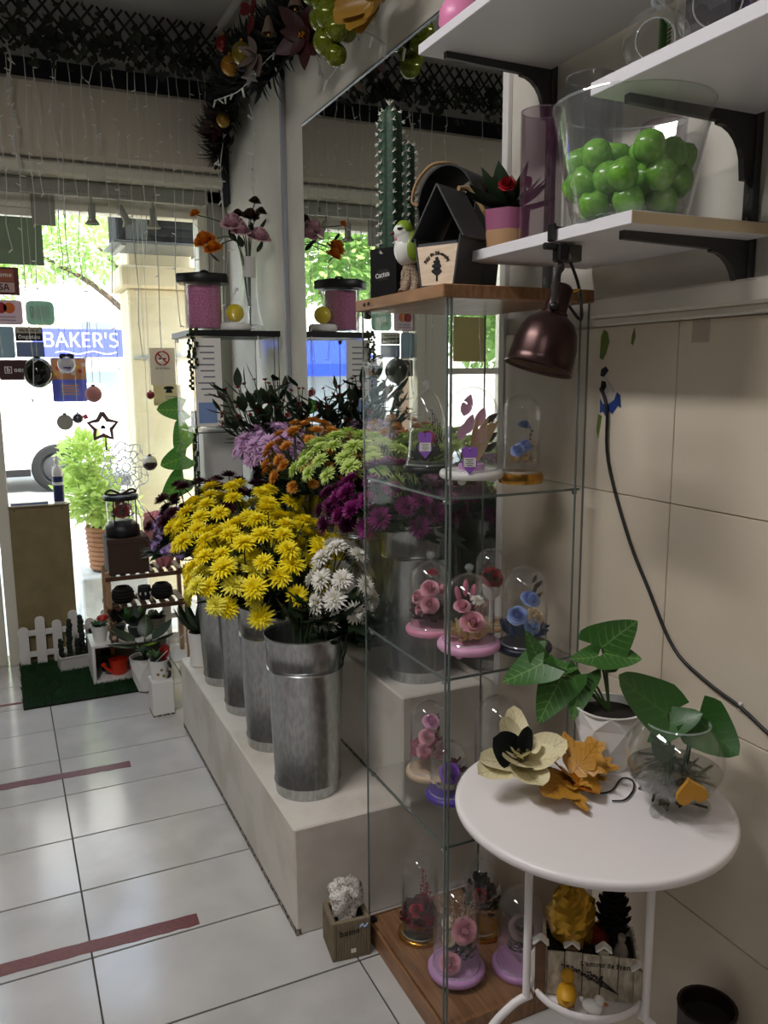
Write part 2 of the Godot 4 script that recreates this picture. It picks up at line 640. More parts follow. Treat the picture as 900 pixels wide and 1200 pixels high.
func room() -> void:
	var fl := struct("floor", "glossy pale grey floor of large tiles with dark grout joints", "floor")
	part(fl, "grout_bed", span(-1.9, 1.2, -0.10, -0.0035, -4.66, 2.6), M.grout)
	var xs := [-1.9, -1.776, -1.146, -0.516, 0.114, 0.744, 1.2]
	var zs := [2.6]
	var zz := -1.767 + 0.3112 * 14
	while zz > -4.6:
		zs.append(zz)
		zz -= 0.3112
	zs.append(-4.66)
	var kinds := [M.tile_a, M.tile_b, M.tile_c]
	var cache := {}
	for i in xs.size() - 1:
		var w: float = xs[i + 1] - xs[i]
		for j in zs.size() - 1:
			var d: float = zs[j] - zs[j + 1]
			var key := "%.3f %.3f" % [w, d]
			if not cache.has(key):
				cache[key] = bx(Vector3(0, -0.006, 0), Vector3(w - 0.004, 0.012, d - 0.006), 0.0012).mesh()
			part(fl, "tile", cache[key], kinds[(i * 5 + j * 7) % 3], Vector3((xs[i] + xs[i + 1]) / 2, 0, (zs[j] + zs[j + 1]) / 2))

	var wr := struct("wall_right", "cream plaster and tile wall that carries the mirror and shelves", "wall")
	part(wr, "plaster_face", span(1.2, 1.36, -0.1, 3.4, -4.80, 2.7), M.plaster)
	var ys := [0.0, 0.025, 0.434, 0.843, 1.252, 1.605]
	var zt := [1.8, 1.2, 0.6, 0.0, -0.607, -1.213, -1.82]
	part(wr, "tile_bed", span(1.1945, 1.2, 0.0, 1.605, -1.82, 1.8), M.wall_grout)
	for i in zt.size() - 1:
		for j in ys.size() - 1:
			var hh: float = ys[j + 1] - ys[j]
			part(wr, "tile", bx(Vector3.ZERO, Vector3(0.006, hh - 0.002, zt[i] - zt[i + 1] - 0.002), 0.001), M.wall_tile, Vector3(1.193, (ys[j] + ys[j + 1]) / 2, (zt[i] + zt[i + 1]) / 2))
	var led := struct("trim_1", "plaster ledge running along the wall above the cream tiles", "ledge")
	part(led, "ledge", span(1.158, 1.2, 1.622, 1.664, -1.45, 2.6, 0.005), M.plaster)
	part(led, "lip", span(1.176, 1.2, 1.606, 1.622, -1.45, 2.6, 0.003), M.plaster)
	var cond := struct("trim_2", "grey cable trunking running up the wall beside the mirror", "trunking")
	part(cond, "trunking", span(1.180, 1.2, 0.64, 2.75, -3.56, -3.535, 0.003), mat("trunk", Color(0.62, 0.63, 0.66), 0.5))
	var ct := struct("trim_3", "pale trunking running along the ceiling near the wall", "trunking")
	part(ct, "trunking", span(1.13, 1.16, 3.20, 3.225, -4.4, 2.4, 0.003), M.white_paint)
	part(wr, "adhesive_hook", bx(Vector3(1.187, 1.585, -1.155), Vector3(0.004, 0.045, 0.042), 0.001), glassy("hook_clear", Color(0.75, 0.72, 0.66), 0.14))
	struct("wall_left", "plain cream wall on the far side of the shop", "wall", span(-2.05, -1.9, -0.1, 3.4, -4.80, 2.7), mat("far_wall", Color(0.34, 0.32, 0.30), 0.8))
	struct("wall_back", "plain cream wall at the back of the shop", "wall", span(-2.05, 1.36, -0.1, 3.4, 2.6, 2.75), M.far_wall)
	struct("ceiling", "flat grey ceiling of the shop", "ceiling", span(-2.05, 1.36, 3.22, 3.4, -4.80, 2.75), M.ceiling)


func shopfront() -> void:
	var wf := struct("wall_front", "beige shutter box and dark void above the shop window", "wall")
	part(wf, "dark_void", span(-1.9, 1.2, 2.6, 3.03, -4.80, -4.60), M.slate)
	part(wf, "upper_wall", span(-1.9, 1.2, 3.03, 3.22, -4.80, -4.61), M.ceiling)
	part(wf, "shutter_box", span(-1.9, 1.165, 2.55, 2.90, -4.62, -4.45, 0.02), M.header)
	part(wf, "cornice", span(-1.9, 1.17, 2.475, 2.535, -4.62, -4.47, 0.012), M.frame)
	part(wf, "cornice", span(-1.9, 1.17, 2.535, 2.552, -4.62, -4.50), M.frame_grey)
	part(wf, "cornice", span(-1.9, 1.2, 2.41, 2.475, -4.64, -4.56, 0.006), M.frame_grey)
	part(wf, "side_post", span(1.10, 1.2, 0.0, 2.6, -4.80, -4.56), M.frame_grey)
	part(wf, "side_post", span(1.165, 1.2, 2.4, 3.1, -4.62, -4.47), M.slate)
	part(wf, "side_pier", span(-1.9, -0.72, 0.0, 2.6, -4.80, -4.60), M.plaster)
	part(wf, "upper_pier", span(-1.9, 1.2, 2.5, 2.7, -4.80, -4.62), M.frame_grey)

	var w1 := struct("window_1", "tall cream framed shop window hung with stickers and ornaments", "window")
	part(w1, "stile", span(1.045, 1.10, 0.0, 2.41, -4.70, -4.58, 0.004), M.frame)
	part(w1, "stile", span(-0.045, 0.012, 0.0, 2.41, -4.70, -4.58, 0.004), M.frame)
	part(w1, "head_rail", span(0.012, 1.045, 2.33, 2.41, -4.69, -4.59, 0.004), M.frame)
	part(w1, "sill_rail", span(0.012, 1.045, 0.0, 0.05, -4.69, -4.59, 0.004), M.frame)
	part(w1, "transom", span(0.012, 0.23, 2.295, 2.33, -4.67, -4.60, 0.003), M.frame)
	part(w1, "hanging_tab", span(0.225, 0.335, 2.25, 2.42, -4.60, -4.585, 0.003), M.frame_grey)
	part(w1, "pane", span(0.012, 1.045, 0.05, 2.33, -4.638, -4.632), M.shop_window)

	var d1 := struct("door_1", "glazed cream shop door beside the window", "door")
	part(d1, "stile", span(-0.22, -0.055, 0.0, 2.41, -4.69, -4.60, 0.004), M.frame)
	part(d1, "stile", span(-0.72, -0.62, 0.0, 2.41, -4.69, -4.60, 0.004), M.frame)
	part(d1, "rail", span(-0.62, -0.22, 2.3, 2.41, -4.69, -4.60, 0.004), M.frame)
	part(d1, "rail", span(-0.62, -0.22, 1.50, 1.54, -4.68, -4.61, 0.004), M.frame)
	part(d1, "kick_panel", span(-0.62, -0.22, 0.0, 0.7, -4.68, -4.62, 0.004), M.frame)
	part(d1, "pane", span(-0.62, -0.22, 0.7, 1.50, -4.648, -4.642), M.shop_window)
	part(d1, "pane", span(-0.62, -0.22, 1.54, 2.3, -4.648, -4.642), M.shop_window)
	var sg := part(d1, "poster", span(-0.50, -0.27, 1.58, 1.86, -4.635, -4.630), soft("poster_yellow", Color(0.72, 0.66, 0.42), 0.5))
	sg.set_meta("label", "yellow poster on door glass")


func ceiling_lamps() -> void:
	var k := 0
	for p in [Vector3(-0.60, 3.12, -1.35), Vector3(-0.60, 3.12, 1.0)]:
		var t := thing("ceiling_light", ["fluorescent ceiling batten above the camera side of the shop", "fluorescent ceiling batten near the back wall"][k], "light", p, "", 0)
		part(t, "housing", bx(Vector3(0, 0.05, 0), Vector3(0.22, 0.10, 1.25), 0.01), M.white_paint)
		var e := mat("tube_glow", Color(1, 1, 1), 0.4)
		e.emission_enabled = true
		e.emission = Color(1.0, 0.985, 0.985)
		e.emission_energy_multiplier = 6.0
		part(t, "lamp_diffuser", bx(Vector3(0, -0.012, 0), Vector3(0.18, 0.022, 1.2), 0.004), e)
		var l := AreaLight3D.new()
		l.name = "lamp_light"
		l.area_size = Vector2(0.18, 1.2)
		l.light_energy = [3.2, 0.6][k]
		l.light_color = Color(1.0, 0.985, 0.985)
		l.shadow_enabled = true
		t.add_child(l, true)
		l.position = Vector3(0, -0.04, 0)
		l.rotation = Vector3(-PI / 2, 0, 0)
		k += 1


func plinths() -> void:
	var a := thing("display_step", "low white painted display step with grimy edges beneath the galvanised buckets", "platform")
	part(a, "body", span(0.627, 1.2, 0.0, 0.313, -3.42, -1.925, 0.004), M.plinth)
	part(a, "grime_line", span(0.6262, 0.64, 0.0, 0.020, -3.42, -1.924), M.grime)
	var b := thing("display_step", "upper white display step against the wall behind the glass cabinet", "platform")
	part(b, "body", span(0.942, 1.2, 0.313, 0.632, -3.42, -1.91, 0.004), M.plinth)
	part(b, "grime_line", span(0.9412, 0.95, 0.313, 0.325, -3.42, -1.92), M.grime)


func mirror_and_shelves() -> void:
	var m := thing("wall_mirror", "large frameless wall mirror reflecting the shop window and flowers", "mirror", Vector3.ZERO)
	part(m, "mirror_glass", span(1.192, 1.199, 0.66, 2.49, -3.31, -1.835, 0.001), M.mirror)
	part(m, "edge_strip", span(1.186, 1.2, 0.66, 2.50, -1.835, -1.81, 0.002), M.white_paint)
	part(m, "edge_strip", span(1.187, 1.2, 2.49, 2.497, -3.31, -1.835, 0.001), M.metal_rail)
	var sh := [[-1.68, -0.35, 2.18, "high white wall shelf closest to the mirror", 0], [-1.10, 0.6, 1.932, "white wall shelf that holds the round glass globes", 1], [-1.49, -1.01, 1.73, "lowest white wall shelf, under the bowl of green apples", 2]]
	for s in sh:
		var t := thing("wall_shelf", s[3], "shelf", Vector3(0, s[2], 0), "")
		var xe := 0.885 if s[4] == 2 else 0.872
		part(t, "board", span(xe, 1.185, 0.0, 0.02, s[0], s[1], 0.001), M.shelf_white)
		part(t, "edge_band", span(xe, 1.185, 0.001, 0.019, s[1], s[1] + 0.001), M.shelf_edge)
		for z in [-1.64, -1.065, -0.45, 0.15]:
			if z > s[0] and z < s[1]:
				var poly := PackedVector2Array([Vector2(1.185, 0), Vector2(0.915, 0), Vector2(0.915, -0.013), Vector2(1.105, -0.018)])
				for q in 7:
					var aa := PI / 2 - q * PI / 2 / 6.0
					poly.append(Vector2(1.105 + cos(aa) * 0.060, -0.088 + sin(aa) * 0.066))
				poly.append(Vector2(1.167, -0.105))
				poly.append(Vector2(1.185, -0.105))
				part(t, "bracket", Geo.new().prism(poly, 0.012, Transform3D(Basis(), Vector3(0, 0, z))), M.bracket)
	for z in [-1.64, -1.065]:
		var r := thing("shelf_rail", "dark slotted upright carrying the shelf brackets %s" % ("beside the mirror strip" if z < -1.2 else "behind the bowl of apples"), "rail", Vector3(1.185, 0, z))
		part(r, "upright", bx(Vector3(0.0075, 2.23, 0), Vector3(0.015, 1.14, 0.024), 0.002), M.bracket)
		for k in 26:
			part(r, "slot", bx(Vector3(-0.0002, 1.72 + k * 0.04, 0), Vector3(0.001, 0.016, 0.005)), M.metal_rail)


func foliage(p: Node3D, called: String, c: Vector3, r: Vector3, count: int, size: float, m: Material, sd: int, kind: String = "leaf") -> void:
	var g := RandomNumberGenerator.new()
	g.seed = sd
	var key := "fol_" + kind
	if not LIB.has(key):
		LIB[key] = Geo.new().petal(Transform3D(), 1.0, 0.32, 0.5, 0.25, kind, 3, 1).mesh()
	var mm := MultiMesh.new()
	mm.transform_format = MultiMesh.TRANSFORM_3D
	mm.mesh = LIB[key]
	mm.instance_count = count
	for k in count:
		var d := Vector3(g.randfn(), g.randfn(), g.randfn()).normalized()
		var rad := pow(g.randf(), 0.45)
		var q := c + d * r * rad
		var dir := (d + Vector3(g.randf() - 0.5, g.randf() - 0.6, g.randf() - 0.5) * 1.4).normalized()
		mm.set_instance_transform(k, grow(q, dir, Vector3(g.randf() - 0.5, 1, g.randf() - 0.5), size * g.randf_range(0.6, 1.3)))
	var o := MultiMeshInstance3D.new()
	o.name = called
	o.multimesh = mm
	o.material_override = m
	o.set_meta("kind", "stuff")
	p.add_child(o, true)


func street_tree(at: Vector3, high: float, clumps: Array, label: String, sd: int) -> void:
	var t := thing("street_tree", label, "tree", at, "")
	var tg := Geo.new().tube(curve([Vector3(0, -0.1, 0), Vector3(0.06, high * 0.4, 0), Vector3(-0.03, high, 0.05)], 4), [0.16, 0.15, 0.15, 0.14, 0.13, 0.12, 0.11, 0.10, 0.09], 9)
	part(t, "trunk", tg, mat("bark", Color(0.36, 0.30, 0.24), 0.9))
	for c in clumps:
		var cc: Vector3 = c[0]
		part(t, "branch", Geo.new().tube(curve([Vector3(0, high * 0.75, 0), cc * Vector3(0.5, 0, 0.5) + Vector3(0, (cc.y + high) * 0.48, 0), cc], 4), [0.07, 0.065, 0.06, 0.055, 0.05, 0.045, 0.04, 0.03, 0.02], 7), M.bark)
		foliage(t, "foliage", cc, c[1], c[2], 0.13, soft("street_leaf", Color(0.60, 0.73, 0.42), 0.8), sd)
		sd += 1


func outside() -> void:
	var pv := textured("pavement", 0.02, Color(0.70, 0.69, 0.66), Color(0.78, 0.77, 0.74), Vector3(0.5, 0.5, 0.5), 0.8, 0.0, 51)
	struct("pavement", "bright concrete pavement outside the shop", "pavement", span(-14, 14, -0.12, -0.01, -8.0, -4.80), pv)
	struct("road", "sunlit grey road outside the shop", "road", span(-30, 30, -0.3, -0.13, -16.0, -8.0), mat("asphalt", Color(0.58, 0.58, 0.57), 0.85))
	struct("pavement", "pavement on the far side of the road", "pavement", span(-30, 30, -0.3, -0.02, -20.2, -16.0), pv)

	var pl := struct("pillar", "cream painted arcade pillar with a moulded ledge outside the window", "pillar")
	var cream := textured("cream_paint", 0.006, Color(0.78, 0.72, 0.57), Color(0.83, 0.775, 0.63), Vector3(0.8, 0.8, 0.8), 0.75, 0.0, 61)
	part(pl, "shaft", span(0.81, 2.6, -0.1, 2.06, -5.98, -5.6, 0.01), cream)
	part(pl, "ledge", span(0.76, 2.66, 2.06, 2.20, -6.04, -5.54, 0.015), cream)
	part(pl, "upper_shaft", span(0.82, 2.6, 2.20, 3.6, -5.97, -5.61, 0.01), cream)
	part(pl, "drain_pipe", Geo.new().tube([Vector3(0.82, 1.62, -5.585), Vector3(1.4, 1.655, -5.585), Vector3(2.5, 1.68, -5.585)], 0.012, 8), M.frame_grey)

	var ac := thing("air_conditioner", "dark outdoor air conditioner unit bracketed above the cream pillar ledge", "air conditioner", Vector3(0.98, 2.27, -5.32))
	part(ac, "casing", bx(Vector3(0, 0.19, 0), Vector3(0.56, 0.36, 0.36), 0.012), mat("ac_dark", Color(0.05, 0.052, 0.056), 0.95))
	part(ac, "side_panel", bx(Vector3(-0.17, 0.19, 0.182), Vector3(0.12, 0.34, 0.008), 0.002), mat("ac_grey", Color(0.34, 0.35, 0.34), 0.5))
	for k in 7:
		part(ac, "slat", bx(Vector3(0.09, 0.05 + k * 0.047, 0.184), Vector3(0.36, 0.012, 0.012), 0.002), M.ac_dark)
	part(ac, "tray", bx(Vector3(0, 0.0, 0.02), Vector3(0.62, 0.016, 0.44), 0.003), M.ac_grey)
	for x in [-0.25, 0.25]:
		part(ac, "bracket", span(x - 0.015, x + 0.015, -0.02, -0.004, -0.24, 0.22), M.frame_grey)

	# the planted basket by the window
	var bk := thing("wicker_planter", "woven brown wicker planter with a lush green bush outside the window", "planter", Vector3(0.575, 0.27, -5.45))
	single("concrete_block", "low pale concrete block under the wicker planter outside", "block", span(-0.2, 0.2, 0.0, 0.28, -0.2, 0.2, 0.01), M.pavement, Vector3(0.59, -0.01, -5.45))
	var wick := mat("wicker", Color(0.55, 0.36, 0.22), 0.8)
	for k in 9:
		var ring := []
		var yy := 0.03 + k * 0.031
		for i in 25:
			var a := TAU * i / 24.0
			var rr := 0.105 + k * 0.002 + 0.006 * sin(a * 12.0 + k * PI)
			ring.append(Vector3(cos(a) * rr, yy + 0.008 * sin(a * 12.0 + k * PI), sin(a) * rr))
		part(bk, "wicker_strand", Geo.new().tube(ring, 0.016, 6, false), wick)
	part(bk, "liner", lt(V2([0, 0, 0.10, 0, 0.115, 0.27, 0.105, 0.27, 0.09, 0.22, 0, 0.22]), 20), M.soil)
	part(bk, "handle", Geo.new().tube(curve([Vector3(-0.12, 0.27, 0), Vector3(-0.10, 0.37, 0.06), Vector3(0.02, 0.41, 0.10), Vector3(0.10, 0.36, 0.05), Vector3(0.12, 0.27, 0)], 5), 0.010, 6), wick)
	for q in [[Vector3(-0.10, 0.50, 0.05), Vector3(0.19, 0.17, 0.18), 200], [Vector3(0.02, 0.42, 0.08), Vector3(0.17, 0.10, 0.16), 130], [Vector3(-0.10, 0.72, 0), Vector3(0.15, 0.16, 0.16), 150]]:
		foliage(bk, "foliage", q[0], q[1], q[2] * 4, 0.055, soft("bush_leaf", Color(0.76, 0.84, 0.46), 0.8), int(q[2]), "leaf")

	# parked car across the lane
	var car := thing("car", "white parked car seen through the shop window", "car", Vector3(0.9, -0.13, -13.4))
	var cw := mat("car_white", Color(0.93, 0.93, 0.93), 0.2)
	var side := PackedVector2Array([Vector2(-2.6, 0.30), Vector2(-2.65, 0.75), Vector2(-2.5, 0.98), Vector2(-1.7, 1.05), Vector2(-1.0, 1.50), Vector2(0.5, 1.52), Vector2(1.1, 1.02), Vector2(1.55, 0.92), Vector2(1.75, 0.62), Vector2(1.7, 0.30)])
	part(car, "body", Geo.new().prism(side, 1.7), cw)
	part(car, "side_window", Geo.new().prism(PackedVector2Array([Vector2(-1.45, 1.04), Vector2(-0.9, 1.42), Vector2(-0.2, 1.44), Vector2(-0.2, 1.04)]), 0.02, Transform3D(Basis(), Vector3(0, 0, 0.855))), mat("car_glass", Color(0.80, 0.83, 0.85), 0.3))
	part(car, "side_window", Geo.new().prism(PackedVector2Array([Vector2(-0.12, 1.04), Vector2(-0.12, 1.44), Vector2(0.42, 1.44), Vector2(0.90, 1.04)]), 0.02, Transform3D(Basis(), Vector3(0, 0, 0.855))), mat("car_glass", Color(0.80, 0.83, 0.85), 0.3))
	for x in [-1.75, -0.20]:
		var wh := part(car, "wheel", lt(V2([0, -0.10, 0.20, -0.10, 0.22, -0.07, 0.31, -0.09, 0.34, -0.05, 0.34, 0.08, 0.31, 0.12, 0.23, 0.13, 0.21, 0.09, 0.0, 0.10]), 28), mat("tyre", Color(0.03, 0.03, 0.032), 0.95), Vector3(x, 0.34, 0.80), Vector3(PI / 2, 0, 0))
		part(wh, "hub_cap", lt(V2([0.0, 0.095, 0.19, 0.10, 0.17, 0.125, 0.06, 0.13, 0.0, 0.14]), 20), mat("hub", Color(0.15, 0.15, 0.155), 0.8))
	part(car, "head_lamp", bx(Vector3(1.60, 0.78, 0.70), Vector3(0.18, 0.12, 0.30), 0.03), M.chrome)
	part(car, "sill", span(-1.4, -0.55, 0.24, 0.34, 0.80, 0.87), M.tyre)

	# shops over the road
	var sf := thing("shop_building", "pale shop building over the road with arched upper windows", "building", Vector3(0, -0.02, -20.5))
	var fac := mat("facade", Color(0.90, 0.89, 0.86), 0.8)
	part(sf, "wall", span(-16, 16, 0, 11, -2.0, 0.0), fac)
	part(sf, "string_course", span(-16, 16, 4.0, 4.25, 0.0, 0.25), fac)
	var k := 0
	for x in [0.85, 1.75, 3.2, 4.1, -3.0, -4.2, -5.4, -7.0]:
		var ap := PackedVector2Array([Vector2(-0.28, 0), Vector2(0.28, 0), Vector2(0.28, 0.75)])
		for i in 9:
			ap.append(Vector2(cos(PI * i / 8.0) * 0.28, 0.8 + sin(PI * i / 8.0) * 0.28))
		var wn := part(sf, "window", Geo.new().prism(ap, 0.06, Transform3D(Basis(), Vector3(x, 5.0, 0.02))), mat("win_grey", Color(0.45, 0.48, 0.50), 0.3))
		part(wn, "glazing_bar", span(x - 0.02, x + 0.02, 5.0, 6.0, 0.05, 0.08), fac)
		k += 1
	part(sf, "shop_glass", span(0.4, 3.6, 0.3, 1.6, 0.0, 0.05), mat("shop_inside", Color(0.62, 0.66, 0.66), 0.3))
	part(sf, "shop_glass", span(-8.0, -4.0, 0.3, 1.7, 0.0, 0.05), M.shop_inside)
	part(sf, "vent_grille", span(1.9, 2.6, 2.35, 2.75, 0.0, 0.06), M.win_grey)
	part(sf, "yellow_panel", span(1.0, 1.7, 2.3, 2.75, 0.0, 0.05), mat("pale_yellow", Color(0.86, 0.80, 0.55), 0.7))

	var bn := thing("shop_sign", "blue fascia sign with white BAKER'S lettering over the road", "sign", Vector3(1.80, 1.93, -19.9))
	part(bn, "board", bx(Vector3(0, 0.30, 0), Vector3(2.0, 0.62, 0.08), 0.01), mat("sign_blue", Color(0.25, 0.29, 0.74), 0.5))
	part(bn, "bracket", span(-0.9, 0.9, 0.25, 0.33, -0.59, -0.04), M.frame_grey)
	letters(bn, "BAKER'S", 0.32, M.white_paint, Vector3(0.0, 0.36, 0.042), Vector3.ZERO, false)
	var wv := []
	for i in 25:
		wv.append(Vector3(-0.55 + i * 0.055, 0.08 + 0.03 * sin(i * 0.55), 0.045))
	part(bn, "wave_line", Geo.new().tube(wv, 0.014, 5), M.white_paint)

	var aw := thing("awning", "blue shop awning over the road, seen in the mirror", "awning", Vector3(-5.1, 1.75, -19.4))
	part(aw, "canvas", Geo.new().prism(PackedVector2Array([Vector2(-1.0, 0), Vector2(0.0, 0.75), Vector2(0.0, 0.68), Vector2(-0.95, -0.06)]), 2.8, Transform3D(Basis(Vector3.UP, PI / 2), Vector3(0, 0, -1.0))), mat("awning_blue", Color(0.05, 0.22, 0.72), 0.6))
	part(aw, "valance", span(-1.4, 1.4, -0.3, 0.0, 0.0, 0.03), M.awning_blue)

	street_tree(Vector3(2.9, -0.02, -16.6), 2.9, [[Vector3(-2.3, 3.75, 0.3), Vector3(1.15, 0.60, 0.9), 1200], [Vector3(-1.0, 3.85, 0.2), Vector3(0.9, 0.65, 0.9), 1000]], "leafy street tree beside the sign with white letters", 300)
	street_tree(Vector3(-0.9, -0.02, -17.2), 2.9, [[Vector3(0.6, 3.5, 0.3), Vector3(1.1, 0.8, 0.9), 1500], [Vector3(-0.8, 3.4, 0), Vector3(1.1, 0.9, 1.0), 1300]], "leafy street tree behind the parked car", 340)
	street_tree(Vector3(-2.4, -0.13, -9.4), 3.0, [[Vector3(0.9, 3.2, 0.2), Vector3(1.1, 0.85, 0.8), 3600], [Vector3(-0.3, 3.8, 0), Vector3(1.1, 0.8, 0.8), 3200], [Vector3(-1.4, 3.3, 0.1), Vector3(0.9, 0.8, 0.8), 2600]], "spreading roadside tree reflected in the mirror", 380)
	street_tree(Vector3(-5.2, -0.13, -11.0), 2.6, [[Vector3(0.6, 2.6, 0.2), Vector3(1.2, 0.9, 0.9), 3600], [Vector3(-0.6, 3.4, 0), Vector3(1.2, 1.0, 0.9), 3600]], "low bushy roadside tree reflected behind the glass cabinet", 420)


func glass_case(t: Node3D, x0: float, x1: float, z0: float, z1: float, ytop: float, shelves: Array, base_m: Material, top_m: Material, base_h: float, top_h: float) -> void:
	# z0 back, z1 front (nearer the room's rear)
	var e := 0.0045
	part(t, "base", span(x0 - 0.006, x1 + 0.004, 0.0, base_h, z0 - 0.006, z1 + 0.012, 0.002), base_m)
	part(t, "top", span(x0 - 0.012, x1 + 0.006, ytop - top_h, ytop, z0 - 0.008, z1 + 0.006, 0.002), top_m)
	var ya := base_h
	var yb := ytop - top_h
	part(t, "glass_panel", span(x0, x0 + e, ya, yb, z0 + e, z1 - e), M.pane)
	part(t, "glass_panel", span(x1 - e, x1, ya, yb, z0 + e, z1 - e), M.pane)
	part(t, "glass_panel", span(x0, x1, ya, yb, z0, z0 + e), M.pane)
	part(t, "glass_door", span(x0 + 0.004, x1 - 0.004, ya + 0.004, yb - 0.004, z1 + 0.001, z1 + 0.001 + e), M.pane)
	for q in [[x0, z0], [x1 - 0.004, z0], [x0, z1 - 0.004], [x1 - 0.004, z1 - 0.004], [x1 - 0.026, z1 - 0.003]]:
		part(t, "edge_profile", span(q[0], q[0] + 0.004, ya, yb, q[1], q[1] + 0.004, 0.0008), M.glass_edge)
	part(t, "edge_profile", span(x0 + 0.006, x0 + 0.0095, ya, yb, z1 + 0.001, z1 + 0.006), M.glass_edge)
	for y in shelves:
		var s := part(t, "glass_shelf", span(x0 + 0.006, x1 - 0.006, y - 0.005, y, z0 + 0.006, z1 - 0.008), M.pane)
		part(s, "shelf_edge", span(x0 + 0.006, x1 - 0.006, y - 0.005, y, z1 - 0.011, z1 - 0.008), M.glass_edge)
		part(s, "shelf_edge", span(x0 + 0.006, x0 + 0.009, y - 0.005, y, z0 + 0.006, z1 - 0.011), M.glass_edge)
		for q in [[x0 + 0.008, z1 - 0.02], [x1 - 0.014, z1 - 0.02], [x0 + 0.008, z0 + 0.02], [x1 - 0.014, z0 + 0.02]]:
			part(s, "shelf_pin", bx(Vector3(q[0] + 0.003, y - 0.010, q[1]), Vector3(0.012, 0.010, 0.008), 0.002), M.chrome)
	for y in [ya + 0.02, yb - 0.02]:
		part(t, "hinge", bx(Vector3(x0 + 0.007, y + (0.012 if y > 1.0 else -0.018), z0 + 0.02), Vector3(0.014, 0.018, 0.02), 0.003), M.black)


func glass_cabinet() -> void:
	var t := thing("glass_cabinet", "tall glass display cabinet with wooden top and base full of glass domes", "cabinet")
	glass_case(t, 0.805, 1.152, -1.845, -1.43, 1.68, [1.258, 0.872, 0.486], M.oak, M.oak, 0.055, 0.026)
	for k in 2:
		part(t, "screw_cap", Geo.new().tube([Vector3(0.7925, 1.668, -1.80 + k * 0.025), Vector3(0.790, 1.668, -1.80 + k * 0.025)], 0.004, 8), M.black)


func hang_beads(label: String, at: Vector3, drop: float, sd: int) -> void:
	var g := RandomNumberGenerator.new()
	g.seed = sd
	var t := thing("bead_plant", label, "trailing plant", at, "")
	var pts := []
	for i in 9:
		pts.append(Vector3(g.randf_range(-0.004, 0.004), -drop * i / 8.0, g.randf_range(-0.004, 0.004)))
	pts[0] = Vector3(0.012, 0.012, 0)
	part(t, "stem", Geo.new().tube(pts, 0.0015, 5), M.stem)
	var b := Geo.new()
	var n := int(drop / 0.011)
	for i in n:
		b.ball(Vector3(g.randf_range(-0.009, 0.009), -drop * (i + 0.5) / n, g.randf_range(-0.009, 0.009)), Vector3.ONE * g.randf_range(0.006, 0.009), 7, 5)
	var o := part(t, "bead_leaves", b, M.leaf_dark)
	o.set_meta("kind", "stuff")


